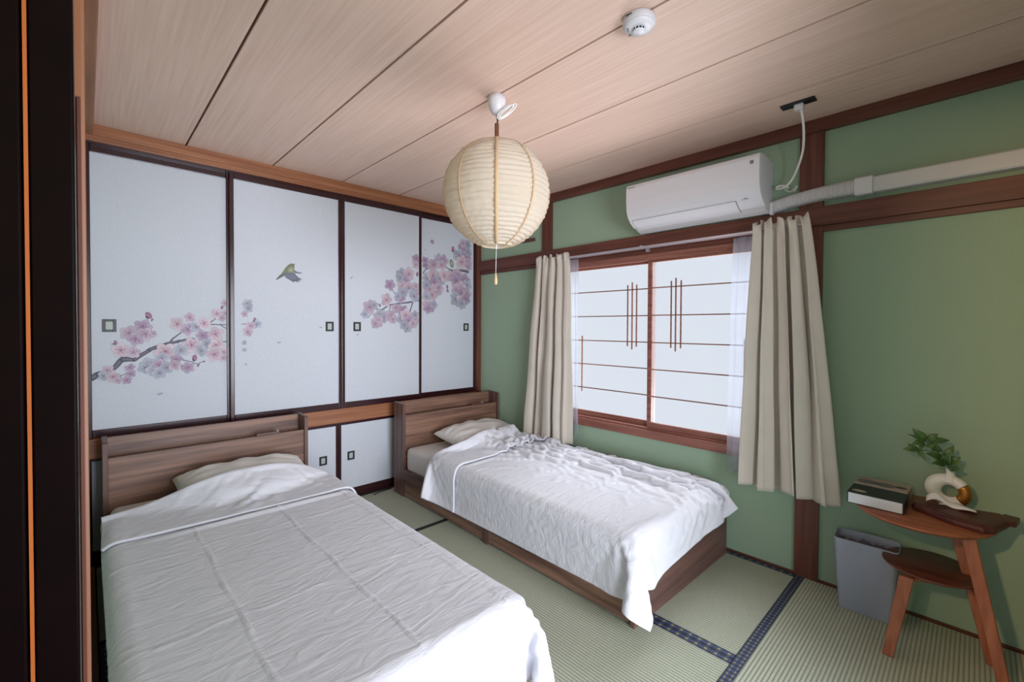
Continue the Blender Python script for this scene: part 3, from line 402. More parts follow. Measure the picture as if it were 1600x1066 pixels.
-3,-2,0,-5,16,2,0,1,2,-8,1,0,-1,0,1,-4,0,2,-1,1,0,2,0,0,-1,4,-6,0,0,0,0,0,0,0,2,-1,0,0,0,0,0,-4,-4,1,3,1,6,-11,-1,0,0,-1,1,8,0,0,-1,0,9,-15,2,16,5,-46,14,5,10,-5,-2,4,-1,2,1,-12,2,
4,15,3,3,-26,-1,0,-1,1,1,0,0,1,3,-2,-3,0,3,0,0,1,-1,-2,-1,-1,1,6,1,-1,-2,-1,0,-1,0,1,0,1,-1,-1,0,0,-6,9,-5,1,-1,1,7,-10,2,6,2,-1,-1,-5,0,0,1,0,14,0,0,-29,36,-16,-4,11,-16,2,0,0,-2,7,4,8,
-22,1,13,-6,29,-4,-4,-1,-1,6,-11,-1,0,0,-4,7,0,-1,0,0,0,-6,2,1,2,2,0,-1,1,-3,0,0,1,0,0,0,1,1,0,-5,-1,9,-9,3,-1,0,0,1,3,-1,0,1,1,-6,6,-1,-3,-1,-1,2,2,2,21,-17,-5,2,-20,1,8,7,2,1,4,1,-11,
-21,0,2,12,-1,9,8,1,-1,-15,11,0,-2,-5,5,0,0,1,-1,-3,-1,7,0,0,-1,-1,-3,0,-1,5,-1,-2,-2,1,0,1,-3,0,2,4,-14,0,10,2,1,0,0,-1,-2,-2,0,-1,0,8,0,0,-8,-2,-2,-3,1,2,6,-18,9,18,-7,-2,-3,-5,1,4,8,-5,-1,
-20,2,-1,11,2,-1,0,2,1,5,-2,2,1,5,1,-1,-6,-1,2,2,0,-1,0,-4,1,1,4,0,0,0,1,2,-5,-4,-2,-1,1,1,-3,2,13,-10,-1,0,0,0,0,10,3,-9,0,0,0,-1,0,-6,10,1,-9,-5,-2,0,8,23,5,-24,3,0,-3,-3,-2,11,-11,19,0,
13,-3,-2,-3,-7,-3,0,-4,0,11,2,-1,0,-4,1,-4,6,0,0,0,0,-3,-1,5,0,-1,-1,0,0,1,0,1,6,1,-10,1,0,0,1,-2,3,2,0,-6,-1,1,0,-12,4,4,0,0,0,1,0,7,-4,-7,9,2,0,-3,-1,9,-11,4,-1,-1,3,1,0,-6,8,-13,3,
25,-1,-1,-2,-6,-16,0,5,1,0,-1,-2,0,-1,-1,0,-1,0,-1,1,0,3,1,-2,1,1,-1,0,1,-1,1,-1,0,-10,12,-1,0,-1,0,1,-9,9,0,-4,0,-1,1,4,2,-3,-1,0,-2,-3,0,-2,-7,7,1,3,0,3,-3,4,-8,0,4,0,8,-5,0,-9,-10,-1,0,
25,-2,-27,-9,-5,21,1,-1,0,0,-2,2,-5,-1,-1,4,2,0,1,-1,1,0,0,0,-2,-1,2,0,0,-4,0,0,0,3,0,1,1,0,0,-8,8,1,0,1,0,0,-1,-13,-1,9,2,-2,0,1,-3,-13,11,0,0,1,0,-1,3,3,6,-1,0,2,-11,-3,2,0,-1,-4,-4,
6,-14,24,4,-1,-19,-1,0,0,1,2,0,-7,7,1,1,-3,0,-1,0,0,0,0,2,1,0,-1,0,-1,4,-6,0,0,2,0,-1,0,0,1,-2,1,-1,1,-3,1,0,1,16,-15,0,-11,0,-1,-1,0,10,0,0,0,-2,0,1,-1,2,0,3,-6,-1,-3,-1,4,0,-4,0,0,
6,11,-4,-15,-4,5,0,0,0,-1,1,0,4,-2,0,1,0,-1,0,1,-1,1,0,0,0,0,-4,-1,0,0,5,-5,1,3,0,1,-1,1,-1,0,-1,0,0,2,-1,0,-1,1,-1,-15,5,1,2,-1,2,3,0,-1,-1,0,0,0,-1,4,-2,-3,1,-1,2,-1,-3,0,5,1,0,
11,-4,-8,0,-3,5,0,0,1,0,0,0,7,-6,-3,-1,3,1,0,0,0,-1,1,-1,0,-4,-1,1,0,1,0,2,-5,4,1,-1,1,0,-1,-2,-1,0,-1,10,0,0,0,-18,12,-6,-3,0,0,2,0,2,0,1,1,2,1,0,0,-12,6,-1,-1,1,-2,1,-2,0,-3,-1,1,
48,18,16,15,15,8,2,2,2,0,0,-1,0,0,-1,0,-1,0,0,-1,0,0,-1,0,0,-1,0,0,0,0,-1,0,0,0,0,-1,0,0,0,0,0,-1,0,0,0,0,0,0,0,0,1,0,0,1,1,1,2,2,3,3,5,6,12,16,12,-17,-13,-6,-4,-3,-2,-2,-2,-2,-2,
24,1,1,1,0,2,2,0,0,0,-1,1,0,-1,1,-1,1,0,-1,1,0,-1,1,0,-1,1,0,0,-1,0,1,0,-1,0,0,1,0,0,-1,0,0,1,0,0,0,0,-1,0,0,0,0,0,0,0,-1,0,0,0,-1,0,0,0,-2,0,0,1,1,1,0,1,-1,1,0,0,1,
23,1,1,0,1,3,1,0,1,-1,1,0,-1,1,-1,1,0,-1,1,0,-1,1,0,-1,1,0,0,-1,1,0,0,-1,1,0,0,0,-1,0,1,0,0,0,-1,0,0,0,1,0,0,0,-1,0,0,-1,1,-1,-1,0,2,-1,-1,0,-1,-3,1,2,1,1,1,0,1,-1,1,0,0,
19,3,2,2,0,1,3,1,-1,1,0,-1,1,-1,1,0,-1,1,0,-1,1,0,-1,1,0,-1,0,1,0,-1,0,1,0,0,0,-1,1,0,0,0,-1,0,1,0,0,0,0,-1,0,0,0,1,0,0,-1,1,-1,-1,-3,4,-1,-1,-2,1,0,0,2,1,0,0,1,0,-1,1,-1,
18,1,4,1,2,1,3,0,1,-1,0,1,-1,1,0,-1,1,-1,0,1,0,-1,1,0,-1,1,0,0,-1,1,0,0,-1,0,0,1,0,0,-1,0,1,0,0,0,-1,0,0,1,0,0,0,-1,0,1,0,-1,1,-1,0,-5,5,-2,-1,-2,1,0,3,1,1,0,-1,1,0,0,0,
17,1,0,5,2,1,2,2,0,1,0,-1,1,-1,0,1,-1,1,0,-1,0,1,0,-1,1,0,0,-1,1,0,0,-1,1,0,0,0,-1,0,1,0,0,0,-1,0,1,0,0,0,0,0,0,0,0,-1,0,1,-1,0,0,1,-7,7,-3,-3,0,3,2,0,0,1,0,-1,1,-1,1,
17,0,1,-1,5,4,1,3,1,0,0,0,-1,1,0,-1,1,0,-1,1,0,0,-1,1,0,-1,0,1,0,0,-1,1,0,0,-1,0,1,0,0,-1,0,0,1,0,0,0,0,-1,0,0,0,0,0,0,0,-1,1,0,0,0,0,-8,8,-5,0,4,2,0,0,-1,1,0,0,0,0,
3,4,4,5,0,4,6,0,3,2,-1,1,0,0,0,0,0,0,0,0,0,-1,1,0,0,0,0,0,-1,0,1,0,0,-1,1,0,0,0,-1,1,0,0,0,0,-1,0,0,1,0,0,0,0,-1,0,1,0,-1,1,0,-2,1,0,-10,6,0,3,2,-2,1,1,-1,1,-1,1,0,
5,1,0,2,4,3,4,7,0,5,-1,0,0,0,0,0,0,0,0,0,0,1,-1,0,0,1,-1,0,1,0,0,-1,0,1,0,0,-1,0,1,0,0,0,0,-1,1,0,0,0,0,0,0,0,-1,1,-1,0,1,-1,-1,2,0,1,0,-5,-9,12,-2,2,-2,1,1,-1,1,0,-1,
6,-1,1,-1,1,1,3,13,2,-3,2,0,1,0,-1,1,0,0,0,0,0,0,1,0,-1,0,1,0,-1,0,0,1,0,0,0,0,0,0,0,0,0,0,0,1,-1,0,0,0,0,0,0,0,1,-1,0,0,0,1,1,0,-1,-6,2,-4,8,-8,5,1,2,-2,0,1,0,0,1,
6,0,-1,1,-1,2,1,-5,8,1,-1,1,0,-1,1,0,0,0,1,0,0,0,0,0,1,0,0,0,1,0,-1,0,0,0,0,0,1,0,0,0,0,0,0,0,1,0,0,0,0,0,0,0,0,-1,0,2,-1,-2,1,-1,-4,10,-2,5,-1,-2,-5,0,-1,0,1,0,0,0,1,
0,1,0,-1,1,-3,2,4,-3,-1,0,-1,0,1,0,0,0,0,0,0,0,0,0,0,0,0,0,0,0,1,1,0,-1,1,0,0,0,0,0,0,0,0,0,0,0,0,-1,2,-1,0,-1,5,-6,1,4,-5,-1,2,-3,0,9,-7,-9,9,9,-8,2,-1,-1,2,-1,2,1,1,-1,
1,-1,0,0,-1,3,0,-1,0,0,-1,0,0,0,0,0,0,0,0,0,0,0,0,0,0,0,0,0,0,-1,0,0,1,-1,0,0,0,0,0,0,0,0,0,0,0,0,1,-2,1,0,1,1,-1,2,-6,3,1,-1,1,-1,-5,7,2,9,-5,-6,-1,-3,1,-1,2,-1,1,1,-1,
0,1,0,0,1,0,-1,0,0,-1,0,0,0,0,0,0,0,0,0,0,0,0,0,0,0,0,0,0,0,0,0,0,0,0,0,0,0,0,0,0,0,0,0,0,0,0,0,3,-3,0,0,1,-1,-2,2,0,0,0,0,1,-1,-7,7,4,1,-4,-4,2,0,1,-2,1,-1,1,1,
1,0,0,1,0,0,1,-2,1,-3,1,0,0,0,0,0,0,0,0,0,0,0,0,0,0,0,0,0,0,0,0,0,0,0,0,0,0,0,0,0,0,0,0,0,0,0,3,-6,3,0,0,0,0,0,0,0,0,0,0,-1,0,2,5,3,-1,-6,-6,2,2,0,1,-1,-1,-2,3,
2,-1,1,0,0,0,-1,1,-2,-1,1,0,0,0,0,0,0,0,0,0,0,0,0,0,0,0,0,0,0,0,0,0,0,0,0,0,0,0,0,0,0,0,0,0,0,4,-7,3,0,0,0,0,0,0,0,0,0,0,0,0,0,0,7,0,-1,-1,-6,0,1,0,0,0,1,0,-1,
1,1,0,0,0,0,0,0,-2,0,0,0,0,0,0,0,0,0,0,0,0,0,0,0,0,0,0,0,0,0,0,0,0,0,0,0,0,0,0,0,0,0,0,0,4,-8,4,0,0,0,0,0,0,0,0,0,0,0,0,0,0,0,10,-1,0,-2,-6,0,-1,-1,1,0,0,0,1,
2,0,0,0,0,0,0,0,-2,0,0,0,0,0,0,0,0,0,0,0,0,0,0,0,0,0,0,0,0,0,0,0,0,0,0,0,3,-3,0,0,0,0,0,4,-8,4,0,0,0,0,0,0,0,0,0,0,0,0,0,0,2,2,2,2,-2,3,-7,-2,0,1,-1,0,0,0,0,
2,0,0,0,0,0,1,-1,-2,0,0,0,0,0,3,-3,0,0,0,0,0,1,-1,0,0,0,0,0,0,0,0,4,-4,0,0,0,-3,6,-3,0,0,0,3,-7,4,0,0,0,0,0,1,0,-1,0,0,0,0,0,2,-1,-1,4,4,-7,9,-3,-1,-4,1,-3,0,-1,0,1,0,
3,0,0,0,0,-1,0,0,-3,1,0,0,0,0,-3,7,-4,0,0,0,0,-1,1,0,2,-2,0,0,0,3,-3,-1,1,0,0,0,4,-7,3,0,0,0,-3,6,-3,0,0,0,0,0,8,-10,2,0,2,5,0,-3,-6,2,0,5,3,6,-9,2,-1,-3,-4,7,1,1,-4,-3,-1,
2,0,0,0,1,1,-2,-1,-1,0,0,0,0,0,0,-4,9,-5,0,0,0,3,-3,0,-2,6,-4,0,0,-3,3,-3,7,-4,0,0,-3,9,-6,0,4,0,0,-7,3,0,0,0,0,9,-17,2,6,2,6,-5,-5,0,3,0,1,7,-3,1,-3,1,1,-3,-2,-3,2,4,3,-3,-4,
3,0,0,0,-1,0,-2,2,-2,0,0,2,-2,0,0,0,-5,9,-4,0,0,-3,7,-4,5,-9,4,0,0,0,0,0,-4,4,0,0,6,-12,11,0,-9,0,0,4,0,0,0,2,8,-19,9,0,3,7,-12,-6,3,3,3,-1,7,8,-7,1,-3,-1,0,0,-5,6,-2,-3,2,5,-6,
3,0,0,0,-1,0,4,-6,0,0,0,-2,6,0,-4,0,0,-4,4,0,0,0,-4,8,-9,12,-1,0,0,-6,0,0,4,-4,1,7,-15,7,-5,0,5,0,0,0,0,0,9,0,-19,10,-1,3,7,-18,2,5,2,0,0,2,9,-5,2,-1,-1,-3,5,-3,-2,-13,-1,0,3,6,10,
3,0,0,0,1,-1,-1,-7,13,-6,-2,0,-4,0,4,0,0,5,0,0,0,0,1,-10,10,-7,-5,0,6,6,0,1,-10,10,0,-15,8,0,0,0,0,0,0,0,0,12,-12,-11,11,2,10,-3,-19,9,2,-1,1,1,-2,13,-1,3,-9,0,-2,4,-1,5,10,-13,-6,-5,-2,-2,5,
3,0,0,0,0,2,-2,5,-13,12,1,-2,-6,0,5,1,2,-12,-1,0,0,0,1,13,-15,0,6,5,-11,0,0,-1,12,-12,-1,16,0,0,-8,0,0,2,-2,0,11,-22,2,9,3,9,-22,-1,11,0,0,2,-1,2,19,-2,-5,-23,15,-6,4,-2,18,-4,-19,18,-12,12,-8,-5,-5,
4,0,0,0,0,-5,-1,7,-8,-6,1,2,6,0,-5,-1,-2,14,-6,0,3,-3,6,-15,9,0,0,-3,11,2,-3,-7,-6,6,6,-14,0,0,13,-1,-4,-2,2,4,-6,21,-5,-2,-4,-10,23,3,-2,-1,-4,-9,10,3,-33,2,-13,27,-5,-3,7,10,-18,-5,16,3,4,5,7,1,-6,
3,0,1,0,0,4,-8,-7,21,-11,-2,9,2,0,1,0,-9,-11,12,-5,-3,8,-13,8,12,-1,0,-2,-6,-11,2,6,0,0,-4,15,-2,-9,-5,3,8,5,11,2,0,-9,6,2,-1,-2,-22,-15,3,8,10,10,-14,-21,12,-10,21,-2,4,-5,-1,-3,-1,19,-1,-6,8,-29,9,18,-21,
4,0,-1,0,1,0,3,0,-18,20,0,-19,-2,0,0,3,17,4,-15,3,0,-5,7,11,-24,0,0,0,0,9,9,3,1,1,-1,-21,4,13,13,3,0,-2,-13,-9,-9,-9,0,9,-1,-14,4,14,-1,-7,-6,-1,4,26,-9,0,3,4,-15,6,3,-5,15,-22,-4,-3,1,36,-4,-33,25,
5,0,-1,1,-1,0,-7,-2,17,-24,2,15,-5,4,-5,-3,-8,2,22,3,0,1,-2,-10,-5,1,0,0,0,0,-8,-2,-1,-1,-1,15,16,-1,-13,-7,-7,-12,-3,-1,3,7,12,-17,-1,15,13,14,2,-2,-3,-3,-1,-24,11,17,-14,0,-6,1,-2,7,-2,-3,-3,0,26,-34,-10,37,-13,
6,-1,1,-2,-2,-1,14,-1,-17,16,-12,-6,5,-4,11,-7,0,-2,-12,8,-7,-3,0,-1,31,-13,-1,0,0,-1,1,0,0,0,0,14,-27,-6,-3,-1,4,9,8,15,1,-14,-12,10,7,16,-5,-20,-13,-2,2,3,3,21,13,-38,20,-8,3,-10,-7,28,-11,0,3,10,-5,-7,-1,-19,37,
6,-1,0,1,2,0,-19,-4,24,-7,10,9,1,-8,-12,2,-4,0,0,-9,7,6,-4,0,-14,33,2,1,1,2,0,1,0,-2,-12,-19,10,4,5,12,0,0,-3,-22,-2,28,4,-1,-4,-35,-6,1,11,4,5,18,6,-4,-25,1,-10,4,10,3,9,-28,6,6,21,0,-13,2,13,-31,-22,
7,0,0,-2,0,0,-3,0,-20,28,7,-4,3,9,2,0,-1,-9,-4,-4,-3,-6,1,-1,14,-34,-1,-1,-1,1,1,3,14,7,16,4,0,0,-1,-22,10,-1,-1,10,0,-17,-21,10,4,14,1,1,-10,12,12,-10,-19,-20,10,26,-6,-14,6,9,0,16,2,1,-33,-15,3,36,-27,18,-3,
6,2,-2,2,0,-12,18,-11,12,-39,-1,1,7,-5,13,12,10,11,3,2,1,-1,-1,-3,-25,24,-2,-2,-5,-11,-6,-6,-14,-5,-2,0,2,2,3,23,-23,-5,-2,-1,1,3,36,-30,-3,5,4,13,26,-2,-24,-25,1,33,15,2,2,0,-20,1,0,1,9,1,3,-17,-7,-15,22,18,-28,
7,-1,2,-1,-1,4,-8,11,-26,14,-5,-6,-11,15,-20,-2,1,8,-2,3,-1,10,9,8,14,-29,4,5,6,9,3,1,-3,-3,-16,-3,-3,-3,-4,-10,12,12,19,-5,-14,0,1,0,6,8,13,-3,-22,-28,-2,17,10,-17,6,-6,2,18,19,-17,-2,-7,-11,-9,2,47,4,0,-2,-34,32,
6,1,-1,1,-12,-4,-2,-3,21,20,-3,-4,-7,-24,10,10,-9,-22,3,-1,3,-7,-3,2,2,30,-21,-6,-3,0,1,1,3,4,24,-3,-7,0,0,3,6,8,-36,4,13,1,-15,44,1,-2,-32,-17,-3,15,18,-10,1,1,-19,19,-1,-13,-7,11,11,-10,-6,1,26,-42,3,11,6,28,-20,
10,-9,0,-1,12,2,0,5,-1,-34,2,6,8,15,7,-34,1,11,0,0,0,0,9,-17,7,-4,18,0,-2,-11,4,6,6,-3,-17,4,8,7,6,1,-7,-35,23,20,3,-1,-6,-42,15,-4,20,10,8,-6,-23,5,-2,0,2,-25,-3,0,12,3,-12,6,-2,11,-2,-1,-5,-10,-3,5,0,
21,1,-12,0,-19,4,5,-18,-8,24,25,4,2,-1,-24,16,7,3,0,0,-1,-11,-17,6,-17,-9,1,3,4,27,1,-1,-4,2,7,0,-1,-7,-8,-19,-10,31,15,-29,-8,-5,-3,37,-42,-2,-1,2,7,24,19,8,0,1,0,-3,-13,-29,-3,-2,1,1,32,7,-28,36,1,1,-29,-24,33,
21,1,2,-13,2,-11,-16,8,7,20,-24,-10,-8,12,24,9,-7,-7,-9,10,6,12,1,0,1,-3,-6,-5,-4,-20,-11,-9,-3,0,0,2,0,1,5,16,30,-2,-19,11,5,2,2,-43,41,-10,-4,-5,-9,-16,-4,0,25,9,-12,9,-3,5,-35,5,-2,0,-3,14,42,-35,5,12,-3,11,-2,
22,-2,2,3,-1,-2,6,2,-7,-50,-2,3,5,-8,-1,1,12,6,11,-11,-7,-4,11,20,8,7,6,1,-2,0,1,-1,-15,-12,10,2,4,1,1,3,-21,-29,-2,-1,1,3,3,23,-4,32,0,0,0,-3,-5,-22,-18,-3,27,-26,-5,1,7,2,11,0,9,4,-33,47,-11,-34,47,0,2,
-12,3,2,3,11,6,-3,-19,-8,18,-1,0,1,9,-5,-23,-11,0,-1,3,4,18,1,-14,-3,-5,3,6,8,6,6,6,17,-1,-28,-8,-6,-3,-5,-5,3,42,1,-16,1,0,0,21,-3,-39,0,0,0,2,2,18,10,-26,-13,34,3,-10,-2,-4,-5,22,-23,-10,33,-36,-1,39,-43,25,5,
-18,0,-2,-1,1,11,-1,19,11,3,-2,-10,5,-31,2,31,-7,-4,-4,-4,-3,-16,-8,-1,0,3,-3,-1,-1,0,1,1,1,27,22,4,2,2,0,-5,-21,-22,2,40,4,2,1,-37,-4,33,-3,4,-7,-7,-3,12,-37,19,2,-23,7,21,-6,-3,-17,1,32,-7,-35,32,10,-20,21,-34,-3,
-17,-1,6,6,4,-24,-1,-1,2,6,17,15,-23,32,5,-8,9,2,1,1,-1,-1,-3,-11,-10,-3,-1,-1,-1,13,1,-2,-2,-34,-4,1,2,1,4,25,17,-2,-3,-40,1,3,3,45,1,-9,5,-8,2,-1,-4,-34,21,-1,-8,8,6,-13,11,-5,15,-6,-35,-2,30,-25,-5,0,20,18,-22,
-16,4,-1,-1,0,23,-9,1,-6,-4,-10,0,41,-14,-9,-10,-10,0,9,3,4,4,5,11,10,3,-2,-3,-3,-19,-20,0,1,40,0,-1,-1,-1,-2,-42,2,3,3,37,-1,-2,-3,-38,16,1,-16,4,-7,-1,4,36,0,0,0,-11,-7,8,1,-2,-1,-20,15,3,-15,13,14,1,-27,3,13,
-13,-1,1,3,1,-3,13,-1,6,3,1,0,-35,-4,1,3,19,-8,-8,-2,-2,-2,-1,0,0,4,15,-6,-2,0,18,16,-2,-35,0,0,0,0,0,47,-2,-2,-2,-37,-7,-3,-3,20,1,-17,2,-3,10,20,8,-24,2,6,-6,21,3,3,1,-11,-2,8,-7,4,8,-2,-22,-2,27,2,0,
-13,2,1,0,1,-5,0,-3,-3,-2,0,-3,17,20,-13,2,-13,10,2,0,0,0,0,0,-1,12,-28,9,5,4,0,-1,-15,15,0,0,-1,-1,8,-33,5,0,2,18,3,-1,1,17,-46,0,16,7,5,-9,-2,11,-2,-7,8,-11,-3,-4,-7,18,10,3,6,0,-13,-10,8,3,-8,-1,3]
DUVET_L_N=(44,81)
